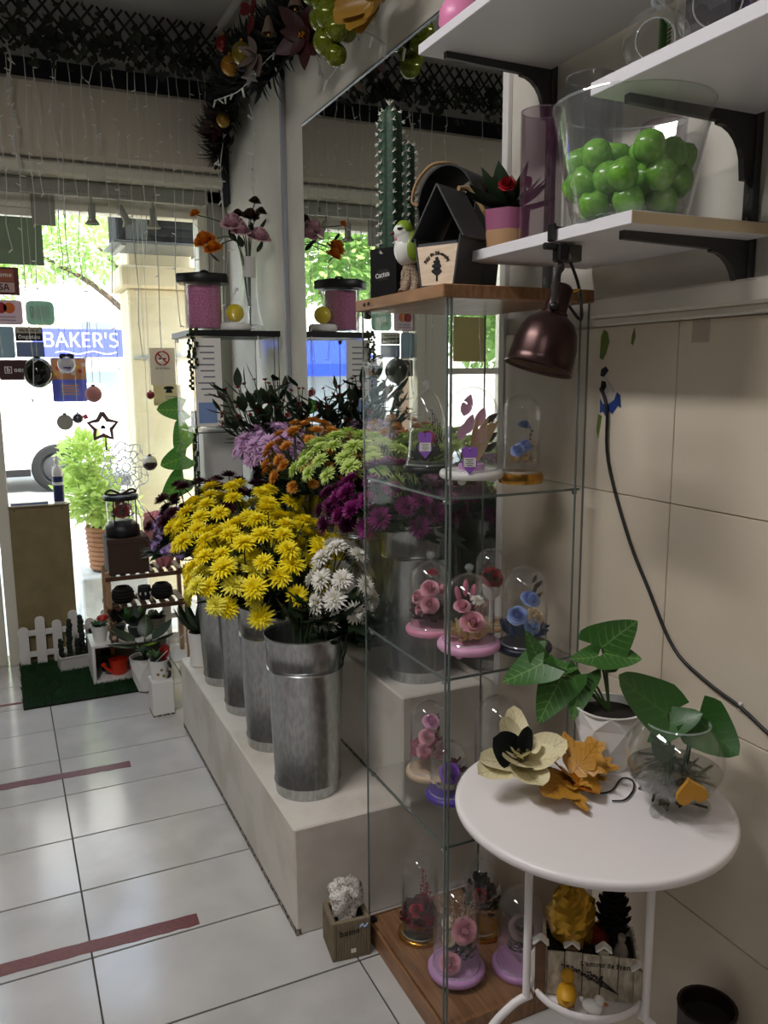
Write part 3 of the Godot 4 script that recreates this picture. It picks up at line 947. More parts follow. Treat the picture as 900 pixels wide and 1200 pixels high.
func corner_cabinet() -> void:
	var t := thing("glass_cabinet", "black topped glass display cabinet in the corner beside the shop window", "cabinet")
	glass_case(t, 0.775, 1.165, -3.97, -3.60, 1.70, [1.26, 0.872, 0.486], M.black, M.black, 0.055, 0.026)
	# contents below its top
	var p := thing("notice_sheet", "white printed paper sheet taped inside the black topped cabinet", "notice", Vector3(0.84, 1.475, -3.592))
	part(p, "sheet", bx(Vector3(0, 0, 0), Vector3(0.115, 0.38, 0.0015)), M.paper)
	part(p, "picture_print", bx(Vector3(-0.01, -0.13, 0.001), Vector3(0.08, 0.09, 0.001)), mat("print_blue", Color(0.50, 0.60, 0.78), 0.7))
	for k in 9:
		part(p, "printed_line", bx(Vector3(-0.01 + 0.006 * (k % 3), 0.155 - k * 0.026, 0.001), Vector3(0.075 - 0.012 * (k % 3), 0.006, 0.001)), mat("print_grey", Color(0.45, 0.46, 0.50), 0.8))
	var sw := thing("white_box", "white painted box standing inside the corner cabinet", "box", Vector3(0.92, 0.872, -3.80))
	part(sw, "body", bx(Vector3(0, 0.19, 0), Vector3(0.18, 0.38, 0.18), 0.004), M.white_paint)
	part(sw, "lid", bx(Vector3(0, 0.384, 0), Vector3(0.19, 0.012, 0.19), 0.003), M.white_paint)

	# on its top
	var j := thing("glass_jar", "hexagonal jar of pink dried petals with a black lid", "jar", Vector3(0.865, 1.70, -3.73), "", 0.2)
	part(j, "glass", lt(V2([0, 0.0, 0.086, 0.0, 0.092, 0.01, 0.092, 0.205, 0.088, 0.205, 0.088, 0.012, 0.0, 0.012]), 6), M.clear_glass)
	var pet := part(j, "petal_filling", lt(V2([0, 0.014, 0.074, 0.014, 0.076, 0.05, 0.075, 0.195, 0, 0.20]), 18), textured("pink_petals", 0.05, Color(0.50, 0.16, 0.34), Color(0.93, 0.60, 0.76), Vector3(7, 7, 7), 0.8, 0.0, 71, 0.3, 0.7))
	pet.set_meta("kind", "stuff")
	var lid := part(j, "lid", lt(V2([0, 0.205, 0.124, 0.205, 0.126, 0.21, 0.126, 0.238, 0.122, 0.244, 0, 0.246]), 6), M.black)
	part(lid, "lid_loop", Geo.new().tube(curve([Vector3(-0.02, 0.246, 0), Vector3(0, 0.262, 0), Vector3(0.025, 0.258, 0)], 4), 0.005, 6), M.black)

	var d := thing("lamp_dome", "small glass dome lamp with a yellow ball on a white base", "lamp", Vector3(0.985, 1.70, -3.66))
	part(d, "base", lt(V2([0, 0, 0.062, 0, 0.068, 0.008, 0.066, 0.028, 0.058, 0.036, 0, 0.036]), 28), M.white_paint)
	part(d, "glass_dome", lt(V2([0.062, 0.034, 0.060, 0.075, 0.045, 0.110, 0.018, 0.140, 0.008, 0.160]), 28), M.dome)
	part(d, "yellow_ball", Geo.new().ball(Vector3(0, 0.078, 0), Vector3.ONE * 0.040, 18, 12), mat("yellow_ball", Color(0.85, 0.76, 0.08), 0.3))
	part(d, "hook", Geo.new().tube(curve([Vector3(0, 0.158, 0), Vector3(0.006, 0.178, 0), Vector3(0.014, 0.186, 0), Vector3(0.014, 0.172, 0)], 4), 0.004, 6), M.white_paint)
	part(d, "cord", Geo.new().tube(curve([Vector3(0.06, 0.012, 0.02), Vector3(0.075, 0.008, 0.045), Vector3(0.082, -0.03, 0.066), Vector3(0.086, -0.12, 0.072)], 5), 0.0025, 6), M.white_paint)

	var v := thing("glass_vase", "tall clear glass vase with flared foot holding dried pink and orange flowers", "vase", Vector3(1.095, 1.70, -3.80))
	part(v, "glass", lt(V2([0, 0.004, 0.070, 0.004, 0.072, 0.0, 0.06, 0.03, 0.040, 0.10, 0.034, 0.20, 0.036, 0.30, 0.044, 0.42, 0.0415, 0.42, 0.0335, 0.30, 0.0315, 0.20, 0.037, 0.10, 0.05, 0.035, 0, 0.03]), 28), glassy("vase_glass", Color(0.85, 0.9, 0.9), 0.07))
	part(v, "water_wrap", lt(V2([0, 0.25, 0.030, 0.25, 0.032, 0.34, 0, 0.34]), 16), M.paper)
	var pets := {"dry_pink": soft("dry_pink", Color(0.84, 0.68, 0.72), 0.35), "dry_brown": soft("dry_brown", Color(0.24, 0.14, 0.12), 0.2), "dry_orange": soft("dry_orange", Color(0.85, 0.50, 0.10), 0.3)}
	for q in [["dry_orange", Vector3(-0.21, 0.385, 0.06), 0.055], ["dry_orange", Vector3(-0.185, 0.35, 0.1), 0.045], ["dry_orange", Vector3(-0.25, 0.50, 0.06), 0.025], ["dry_pink", Vector3(-0.09, 0.46, 0.08), 0.060], ["dry_pink", Vector3(-0.06, 0.43, 0.1), 0.05], ["dry_pink", Vector3(0.025, 0.41, 0.09), 0.058], ["dry_brown", Vector3(-0.01, 0.50, 0.08), 0.045], ["dry_brown", Vector3(0.02, 0.57, 0.06), 0.030], ["dry_brown", Vector3(0.05, 0.53, 0.05), 0.028], ["dry_brown", Vector3(-0.06, 0.51, 0.06), 0.03]]:
		var s := thing("dried_flower", "dried %s flower in the tall glass vase" % {"dry_pink": "pink", "dry_brown": "dark brown", "dry_orange": "orange"}[q[0]], "dried flower", Vector3(1.095, 1.72, -3.80), "dried flowers in the tall vase")
		var hp: Vector3 = q[1] - Vector3(0, 0.02, 0)
		part(s, "stem", Geo.new().tube(curve([Vector3.ZERO, Vector3(0, 0.38, 0).lerp(hp, 0.25), hp], 5), 0.0025, 5), M.stem)
		part(s, "flower_head", rose_geo(), pets[q[0]], hp, Vector3(0.5, 0, -hp.x * 2.0)).scale = Vector3.ONE * (q[2] / 0.03)
		part(s, "leaf", lib_leaf("leaf"), M.leaf_dark, hp * 0.85, Vector3(-0.5, hp.x * 9.0, 0.2)).scale = Vector3.ONE * 0.07
	hang_beads("string of bead leaves trailing off the black cabinet top under the pink jar", Vector3(0.762, 1.705, -3.585), 0.26, 5)
	hang_beads("shorter string of bead leaves beside the printed sheet", Vector3(0.785, 1.705, -3.583), 0.17, 6)
	hang_beads("lower string of bead leaves on the cabinet corner post", Vector3(0.768, 1.28, -3.585), 0.30, 9)


func lib_leaf(kind: String) -> ArrayMesh:
	var key := "leaf_" + kind
	if not LIB.has(key):
		match kind:
			"leaf":
				LIB[key] = Geo.new().petal(Transform3D(), 1.0, 0.22, 0.5, 0.2, "leaf", 6, 2).mesh()
			"long":
				LIB[key] = Geo.new().petal(Transform3D(), 1.0, 0.09, 0.9, 0.3, "leaf", 8, 1).mesh()
			"jag":
				var g := Geo.new()
				g.petal(Transform3D(), 1.0, 0.26, 0.5, 0.2, "jag", 9, 1)
				for s in [-1.0, 1.0]:
					g.petal(Transform3D(Basis(Vector3.UP, s * 0.8), Vector3(0, 0.02, 0.25)), 0.55, 0.16, 0.4, 0.2, "jag", 6, 1)
				LIB[key] = g.mesh()
			"oval":
				LIB[key] = Geo.new().petal(Transform3D(), 1.0, 0.40, 0.45, 0.25, "oval", 10, 3, 0.05).mesh()
			"heart":
				LIB[key] = Geo.new().petal(Transform3D(), 1.0, 0.46, 0.5, 0.12, "heart", 10, 4).mesh()
			"arrow":
				LIB[key] = Geo.new().petal(Transform3D(), 1.0, 0.34, 0.35, 0.15, "arrow", 10, 4, 0.02).mesh()
	return LIB[key]


func rose_geo() -> ArrayMesh:
	if not LIB.has("rose"):
		var g := Geo.new()
		# ring: petals, radius, height, flare, foot
		var rings := [[2, 0.0036, 0.0275, -0.0020, 0.001], [3, 0.0072, 0.0262, -0.0012, 0.001], [4, 0.0112, 0.0235, 0.0008, 0.001], [5, 0.0152, 0.0195, 0.0030, 0.000], [5, 0.0188, 0.0145, 0.0058, -0.001], [6, 0.0205, 0.0090, 0.0085, -0.002]]
		g.ball(Vector3(0, 0.019, 0), Vector3(0.0030, 0.0085, 0.0030), 8, 6)
		for k in rings.size():
			var row: Array = rings[k]
			for i in row[0]:
				var a0: float = TAU * i / row[0] + k * 0.9
				var half: float = PI / row[0] * 1.35
				var at := g.v.size()
				for iu in 6:
					var u := iu / 5.0
					for iv in 7:
						var s := iv / 3.0 - 1.0
						var a := a0 + s * half
						var r: float = row[1] * (0.35 + 0.65 * sqrt(u)) + row[3] * pow(u, 3) * (1.0 - 0.25 * s * s) + 0.0022 * s * (1.0 if k % 2 else -1.0) * u
						var y: float = row[4] + row[2] * u * (1.0 - 0.16 * s * s) - row[3] * 0.35 * pow(u, 4)
						g.vert(Vector3(cos(a) * r, y, sin(a) * r), Vector3.ZERO, Vector2(s, u))
				for iu in 5:
					for iv in 6:
						var q := at + iu * 7 + iv
						g.face(q, q + 7, q + 8)
						g.face(q, q + 8, q + 1)
				g.smooth_from(at)
		LIB["rose"] = g.mesh()
	return LIB["rose"]


func mum_geo(kind: int) -> ArrayMesh:
	# kind 0 daisy mum, 1 full pompon, 2 half closed
	var key := "mum%d" % kind
	if not LIB.has(key):
		var g := Geo.new()
		var r := RandomNumberGenerator.new()
		r.seed = 40 + kind
		var rows := [[18, 0.95, 0.10], [17, 0.92, 0.36], [14, 0.82, 0.66], [11, 0.66, 0.98], [8, 0.48, 1.25]]
		if kind == 2:
			rows = [[12, 0.75, 0.7], [10, 0.7, 1.0], [8, 0.55, 1.25]]
		for row in rows:
			for i in row[0]:
				var a: float = TAU * (i + r.randf() * 0.5) / row[0]
				var tilt: float = row[2] + r.randf_range(-0.12, 0.12) - (0.25 if kind == 1 else 0.0)
				var b := Basis(Vector3.UP, a) * Basis(Vector3.RIGHT, -tilt)
				g.petal(Transform3D(b, Vector3(0, 0.02, 0)), row[1] * r.randf_range(0.88, 1.08), 0.105, -0.35 if kind != 1 else 0.5, 0.5, "strap", 3, 1)
		LIB[key] = g.mesh()
		LIB["eye"] = Geo.new().ball(Vector3(0, 0.10, 0), Vector3(0.17, 0.09, 0.17), 9, 5).mesh()
	return LIB[key]


# one cut spray: stem, leaves and flower heads
func spray(called: String, label: String, cat: String, group: String, foot: Vector3, lip: Vector3, heads: Array, m: Material, eye, size: float, kind: int, leaves: int, leaf_m: Material, g: RandomNumberGenerator, lean: Vector3, leaf_kind: String = "jag", leaf_size: float = 0.10) -> void:
	var t := thing(called, label, cat, foot, group)
	var mid := Vector3.ZERO
	for h in heads:
		mid += h[0]
	mid /= heads.size()
	var fork: Vector3 = lip.lerp(mid, 0.55)
	fork.y = minf(fork.y, mid.y - 0.05)
	var sg := Geo.new().tube(curve([Vector3.ZERO, lip - foot, fork - foot], 4), 0.0035, 5)
	for h in heads:
		sg.tube([fork - foot, (fork.lerp(h[0], 0.5) + Vector3(0, -0.01, 0)) - foot, h[0] - h[1] * size * 0.05 - foot], 0.0022, 4, false)
	part(t, "stem", sg, M.stem)
	for h in heads:
		var hm: MeshInstance3D = put(t, "flower_head", mum_geo(h[2] if h.size() > 2 else kind), m, aim(h[0] - foot, h[1], g.randf() * TAU, size * g.randf_range(0.88, 1.12)))
		if eye != null:
			part(hm, "flower_eye", LIB["eye"], eye)
	for i in leaves:
		var at := (lip.lerp(fork, g.randf_range(0.0, 1.15)) if leaf_kind != "leaf" else fork.lerp(heads[i % heads.size()][0], g.randf_range(0.1, 1.05))) - foot
		var d := Vector3(g.randf() - 0.5, g.randf_range(-0.25, 0.6), g.randf() - 0.5) + lean * 0.5
		if (foot + at + d.normalized() * leaf_size * 1.3).x > 1.178:
			d.x = -absf(d.x)
		put(t, "leaf", lib_leaf(leaf_kind), leaf_m, grow(at, d, Vector3.UP, leaf_size * g.randf_range(0.7, 1.3)))


# sprays with heads spread on a dome
func bunch(called: String, label: String, cat: String, group: String, foot: Vector3, lip_y: float, lip_r: float, c: Vector3, r: Vector3, n: int, per: int, m: Material, eye, size: float, kind: int, sd: int, low: float = -0.1, leaves: int = 4, leaf_kind: String = "jag", leaf_size: float = 0.10, leaf_m: Material = null) -> void:
	var g := RandomNumberGenerator.new()
	g.seed = sd
	var pts := []
	var ga := PI * (3.0 - sqrt(5.0))
	for i in n:
		var y := 1.0 - (1.0 - low) * (i + 0.5) / n
		var q := sqrt(maxf(0.0, 1.0 - y * y))
		var d := Vector3(cos(ga * i) * q, y, sin(ga * i) * q)
		d = (d + Vector3(g.randfn(), g.randfn(), g.randfn()) * 0.07).normalized()
		var p := c + d * r * g.randf_range(0.86, 1.04)
		p.x = minf(p.x, 1.185 - size * 1.2)
		var nn := (d / r).normalized() + Vector3(0, 0.5, 0)
		pts.append([p, nn.normalized(), atan2(d.z, d.x) + (10.0 if d.y > 0.72 else 0.0)])
	pts.sort_custom(func(a, b): return a[2] < b[2])
	var i := 0
	while i < n:
		var hs := []
		for k in mini(per, n - i):
			hs.append([pts[i + k][0], pts[i + k][1]])
		var mid := Vector3.ZERO
		for h in hs:
			mid += h[0]
		mid /= hs.size()
		var dd := (mid - c) * Vector3(1, 0, 1)
		var lip := Vector3(foot.x, lip_y, foot.z) + (dd.normalized() * lip_r * minf(1.0, dd.length() / 0.12) if dd.length() > 0.001 else Vector3.ZERO)
		spray(called, label, cat, group, foot + Vector3(g.randf_range(-0.04, 0.04), 0, g.randf_range(-0.04, 0.04)), lip, hs, m, eye, size, kind, leaves, leaf_m if leaf_m else M.leaf_dark, g, dd.normalized(), leaf_kind, leaf_size)
		i += per


func bucket_at(label: String, at: Vector3, h: float, r0: float, r1: float, turn: float) -> void:
	var t := thing("bucket", label, "bucket", at, "tall galvanised flower buckets", turn)
	var f := func(y: float) -> float: return lerpf(r0, r1, y / h)
	var pr := [Vector2(0, 0.006), Vector2(r0 - 0.004, 0.006), Vector2(r0 - 0.003, 0.0), Vector2(r0 + 0.001, 0.0), Vector2(r0 + 0.002, 0.012)]
	for q in [[0.028, 0.002], [0.032, 0.0045], [0.036, 0.0045], [0.040, 0.001]]:
		pr.append(Vector2(f.call(q[0]) + q[1], q[0]))
	var yb := h * 0.80
	for q in [[-0.008, 0.0], [-0.004, 0.003], [0.0, 0.0], [0.004, 0.003], [0.008, 0.0]]:
		pr.append(Vector2(f.call(yb + q[0]) + q[1], yb + q[0]))
	pr.append_array([Vector2(r1, h - 0.006), Vector2(r1 + 0.003, h - 0.003), Vector2(r1 + 0.002, h), Vector2(r1 - 0.001, h - 0.002), Vector2(r1 - 0.002, h - 0.008), Vector2(r0, 0.02), Vector2(0, 0.02)])
	part(t, "body", lt(pr, 40), M.galv)
	part(t, "seam", Geo.new().tube([Vector3(r0 + 0.001, 0.04, 0), Vector3(f.call(yb - 0.01) + 0.001, yb - 0.01, 0)], 0.0022, 6), M.galv_dark)
	part(t, "water", lt(V2([0, h * 0.45, f.call(h * 0.45) - 0.003, h * 0.45]), 24), mat("water", Color(0.05, 0.07, 0.06), 0.05))


func buckets() -> void:
	var g1 := "tall galvanised flower buckets"
	bucket_at("galvanised bucket with white chrysanthemums at the near end of the step", Vector3(0.742, 0.313, -2.135), 0.475, 0.092, 0.113, 2.6)
	bucket_at("galvanised bucket next behind the one with white flowers, under yellow blooms", Vector3(0.752, 0.313, -2.47), 0.475, 0.092, 0.113, 2.3)
	bucket_at("galvanised bucket third in the row along the lower step", Vector3(0.757, 0.313, -2.78), 0.475, 0.092, 0.113, 2.0)
	bucket_at("galvanised bucket fourth in the row, below the purple flowers", Vector3(0.752, 0.313, -3.09), 0.475, 0.092, 0.113, 2.9)
	bucket_at("galvanised bucket on the upper step inside the view of the glass cabinet", Vector3(1.067, 0.632, -2.06), 0.46, 0.088, 0.108, 2.4)
	bucket_at("galvanised bucket on the upper step under green and purple flowers", Vector3(1.062, 0.632, -2.42), 0.46, 0.088, 0.108, 2.2)
	bucket_at("galvanised bucket on the upper step under orange chrysanthemums", Vector3(1.065, 0.632, -2.76), 0.46, 0.088, 0.108, 2.0)
	bucket_at("galvanised bucket on the upper step holding pale lilac chrysanthemums", Vector3(1.055, 0.632, -3.10), 0.38, 0.075, 0.092, 2.0)

	var L := "chrysanthemums in the buckets"
	bunch("chrysanthemum_spray", "bright yellow chrysanthemum spray in the second bucket of the row", "flower", "yellow chrysanthemums, second bucket", Vector3(0.752, 0.335, -2.47), 0.78, 0.085, Vector3(0.735, 0.865, -2.47), Vector3(0.255, 0.215, 0.26), 62, 5, M.yellow_petal, M.gold_eye, 0.042, 0, 11, -0.15)
	bunch("chrysanthemum_spray", "pale yellow chrysanthemum spray leaning out towards the floor", "flower", "pale yellow chrysanthemums", Vector3(0.752, 0.335, -2.47), 0.78, 0.085, Vector3(0.60, 0.86, -2.40), Vector3(0.12, 0.10, 0.13), 16, 4, M.pale_yellow_petal, M.lime_eye, 0.042, 0, 12, -0.3)
	bunch("chrysanthemum_spray", "bright yellow chrysanthemum spray in the third bucket of the row", "flower", "yellow chrysanthemums, third bucket", Vector3(0.757, 0.335, -2.78), 0.78, 0.085, Vector3(0.74, 0.92, -2.80), Vector3(0.26, 0.215, 0.22), 56, 5, M.yellow_petal, M.gold_eye, 0.042, 0, 13, -0.05)
	bunch("chrysanthemum_spray", "dark maroon chrysanthemum spray behind the yellow ones", "flower", "maroon chrysanthemums", Vector3(0.752, 0.335, -3.09), 0.78, 0.085, Vector3(0.74, 0.93, -3.08), Vector3(0.26, 0.20, 0.18), 40, 5, M.maroon_petal, null, 0.036, 1, 14, 0.0)
	bunch("chrysanthemum_spray", "white chrysanthemum spray in the bucket nearest the cabinet", "flower", "white chrysanthemums", Vector3(0.755, 0.335, -2.15), 0.775, 0.07, Vector3(0.865, 0.89, -2.15), Vector3(0.085, 0.15, 0.11), 26, 4, M.white_petal, M.lime_eye, 0.040, 0, 15, -0.75, 3)
	var g := RandomNumberGenerator.new()
	g.seed = 99
	for k in 7:
		var lip := Vector3(0.80 + g.randf_range(-0.03, 0.06), 0.79, -2.12 + g.randf_range(-0.08, 0.09))
		var t := thing("leafy_cutting", "dark leafy chrysanthemum foliage drooping over the bucket with white flowers", "foliage", Vector3(0.76, 0.335, -2.15), "foliage in the white flower bucket")
		var tip := lip + Vector3(0.05 + g.randf_range(0, 0.08), g.randf_range(-0.04, 0.09), g.randf_range(-0.05, 0.08))
		part(t, "stem", Geo.new().tube(curve([Vector3.ZERO, lip - t.position, tip - t.position], 4), 0.003, 5), M.stem)
		for i in 6:
			put(t, "leaf", lib_leaf("jag"), M.leaf_dark, grow(lip.lerp(tip, i / 5.0) - t.position, Vector3(g.randf_range(-0.2, 1.0), g.randf_range(-0.8, 0.3), g.randf_range(-0.8, 0.8)), Vector3.UP, 0.085))
	# upper step
	bunch("chrysanthemum_spray", "lime green chrysanthemum spray on the upper step", "flower", "lime chrysanthemums", Vector3(1.062, 0.65, -2.42), 1.08, 0.08, Vector3(1.03, 1.195, -2.44), Vector3(0.165, 0.13, 0.30), 54, 5, M.lime_petal, M.lime_eye, 0.038, 0, 16, 0.0)
	bunch("chrysanthemum_spray", "burnt orange chrysanthemum spray on the upper step", "flower", "orange chrysanthemums", Vector3(1.065, 0.65, -2.76), 1.08, 0.08, Vector3(1.02, 1.17, -2.78), Vector3(0.18, 0.17, 0.22), 60, 6, M.orange_petal, null, 0.030, 1, 17, -0.3)
	bunch("chrysanthemum_spray", "magenta chrysanthemum spray seen through the cabinet glass", "flower", "magenta chrysanthemums", Vector3(1.067, 0.65, -2.06), 1.08, 0.085, Vector3(1.02, 1.13, -2.10), Vector3(0.17, 0.135, 0.20), 44, 5, M.magenta_petal, null, 0.036, 1, 18, -0.3)
	bunch("chrysanthemum_spray", "dark magenta chrysanthemum spray below the lime ones", "flower", "dark magenta chrysanthemums", Vector3(1.062, 0.65, -2.42), 1.08, 0.08, Vector3(0.945, 1.10, -2.26), Vector3(0.09, 0.09, 0.12), 18, 5, soft("plum_petal", Color(0.36, 0.06, 0.28), 0.3), null, 0.036, 1, 19, -0.4)
	bunch("chrysanthemum_spray", "pale lilac chrysanthemum spray below the red berries", "flower", "lilac chrysanthemums", Vector3(1.055, 0.65, -3.10), 1.0, 0.06, Vector3(0.985, 1.20, -3.12), Vector3(0.145, 0.11, 0.14), 46, 5, M.lilac_petal, null, 0.048, 0, 20, -0.2)
	bunch("wax_flower", "leafy dark green stem with small red blooms beside the mirror", "flower", "red blooming leafy stems", Vector3(1.055, 0.65, -3.14), 1.0, 0.05, Vector3(0.98, 1.36, -3.22), Vector3(0.20, 0.14, 0.18), 40, 3, mat("berry_red", Color(0.50, 0.07, 0.06), 0.5), null, 0.020, 2, 22, -0.3, 14, "leaf", 0.075)
	# statice at the far end
	bunch("statice", "lavender statice stem at the window end of the step", "flower", "lavender statice", Vector3(0.74, 0.335, -3.09), 0.78, 0.09, Vector3(0.565, 0.895, -3.12), Vector3(0.075, 0.11, 0.10), 40, 6, M.lavender_petal, null, 0.022, 1, 23, -0.6, 3, "long", 0.16)
	g.seed = 5
	for k in 6:
		var t := thing("arching_grass", "long dark green leaves arching over the end of the step", "foliage", Vector3(0.735, 0.335, -3.10), "arching leaves at the end of the step")
		var lip2 := Vector3(0.66, 0.79, -3.12)
		part(t, "stem", Geo.new().tube(curve([Vector3.ZERO, lip2 - t.position, Vector3(0.58, 0.82 + 0.015 * k, -3.13) - t.position], 4), 0.003, 5), M.stem)
		for i in 4:
			put(t, "leaf", lib_leaf("leaf" if i % 2 else "long"), M.leaf_dark, grow(Vector3(0.60, 0.80 + 0.02 * k, -3.13) - t.position, Vector3(-1, 0.9 - 0.42 * k + g.randf() * 0.3, g.randf_range(-0.5, 0.9)), Vector3.UP, 0.17))
	for p in [[Vector3(0.99, 0.632, -3.33), 0.052, "smoky glass ball ornament on the upper step beside the lilac bucket", 0], [Vector3(0.99, 0.632, -3.22), 0.038, "smaller smoky glass ball ornament behind the yellow flowers", 1], [Vector3(1.10, 0.632, -3.36), 0.042, "smoky glass ball ornament at the back of the upper step", 2]]:
		var stand: float = 0.40 if p[3] != 1 else 0.36
		var o := thing("glass_ornament", p[2], "ornament", p[0], "smoky glass balls")
		part(o, "stand", lt(V2([0, 0, 0.04, 0, 0.04, 0.01, 0.012, 0.02, 0.012, stand - 0.02, 0.025, stand, 0, stand]), 16), M.black)
		part(o, "globe", Geo.new().ball(Vector3(0, stand + p[1] * 0.93, 0), Vector3.ONE * p[1], 22, 14), mat("smoke_ball", Color(0.16, 0.16, 0.17), 0.08, 0.6))
		part(o, "loop", Geo.new().tube(curve([Vector3(0, stand + p[1] * 1.9, 0), Vector3(0.02, stand + p[1] * 2.5, 0), Vector3(0.06, stand + p[1] * 2.3, 0), Vector3(0.09, stand + p[1] * 1.6, 0)], 4), 0.002, 5), M.black)


func round_table() -> void:
	var c := Vector3(0.927, 0, -1.098)
	var t := thing("side_table", "small round white metal side table with a lower tray", "table", c)
	part(t, "tabletop", lt(V2([0, 0.724, 0.232, 0.724, 0.234, 0.7215, 0.242, 0.7215, 0.2475, 0.7245, 0.2495, 0.731, 0.2485, 0.7375, 0.244, 0.7405, 0.238, 0.740, 0, 0.740]), 72), M.table_white)
	part(t, "tray", lt(V2([0, 0.362, 0.092, 0.362, 0.102, 0.366, 0.110, 0.374, 0.112, 0.384, 0.108, 0.389, 0.103, 0.386, 0.099, 0.376, 0.090, 0.371, 0, 0.371]), 48), M.table_white)
	for a in [70, 190, 310]:
		var d := Vector3(cos(deg_to_rad(a)), 0, sin(deg_to_rad(a)))
		var s := d.cross(Vector3.UP)
		part(t, "leg", Geo.new().tube(curve([d * 0.122 + Vector3(0, 0.724, 0), d * 0.122 + Vector3(0, 0.52, 0), d * 0.122 + Vector3(0, 0.365, 0)], 4), 0.0075, 10), M.table_white)
		part(t, "foot", Geo.new().tube(curve([d * 0.112 + Vector3(0, 0.366, 0), d * 0.15 + Vector3(0, 0.352, 0), d * 0.20 + Vector3(0, 0.30, 0), d * 0.222 + Vector3(0, 0.20, 0), d * 0.225 + Vector3(0, 0.0, 0)], 6), 0.0075, 10), M.table_white)
		part(t, "rubber_foot", lt(V2([0, 0, 0.011, 0, 0.011, 0.02, 0.008, 0.022]), 12), M.black, d * 0.225)


func faceted_pot(t: Node3D, r0: float, r1: float, h: float, m: Material, sides: int = 7) -> void:
	# a pot cut in large triangular facets
	var g := Geo.new()
	var rows := [[0.0, r0, 0.0], [h * 0.35, lerpf(r0, r1, 0.55), 0.5], [h * 0.75, r1 * 0.99, 0.0], [h, r1, 0.5]]
	for k in 3:
		for i in sides:
			var p := func(row: Array, q: float) -> Vector3:
				var a: float = TAU * (q + row[2]) / sides
				return Vector3(cos(a) * row[1], row[0], sin(a) * row[1])
			var lo: Array = rows[k]
			var hi: Array = rows[k + 1]
			var sh: float = 0.0 if lo[2] < hi[2] else 1.0
			var a0: Vector3 = p.call(lo, i)
			var a1: Vector3 = p.call(lo, i + 1)
			var b0: Vector3 = p.call(hi, i - (0.0 if sh == 0.0 else 0.0))
			var b1: Vector3 = p.call(hi, i + 1)
			if sh == 0.0:
				g.poly([a0, a1, b0], Vector3(0, h / 2, 0))
				g.poly([a1, b1, b0], Vector3(0, h / 2, 0))
			else:
				g.poly([a0, b1, b0], Vector3(0, h / 2, 0))
				g.poly([a0, a1, b1], Vector3(0, h / 2, 0))
	part(t, "pot", g, m)
	part(t, "rim", lt(V2([r1 * 0.99, h - 0.002, r1, h + 0.001, r1 * 0.92, h + 0.001, r1 * 0.90, h - 0.02, 0, h - 0.02]), 28), m)
	part(t, "soil", lt(V2([0, h - 0.012, r1 * 0.93, h - 0.016]), 24), M.soil)


func leaf_on(t: Node3D, root: Vector3, base: Vector3, tip: Vector3, width: float, m: Material, kind: String, up: Vector3 = Vector3(0, 1, 0.6), bend: float = 0.0) -> void:
	var o := t.position
	var L := (tip - base).length()
	var st := curve([root - o, (root.lerp(base, 0.55) + Vector3(0, 0.02 + bend, 0)) - o, base - o], 5)
	part(t, "stalk", Geo.new().tube(st, 0.0024, 6), M.stem)
	var xf := grow(base - o, tip - base, up)
	xf.basis = Basis(xf.basis.x * width, xf.basis.y * L, xf.basis.z * L)
	put(t, "leaf", lib_leaf(kind), m, xf)


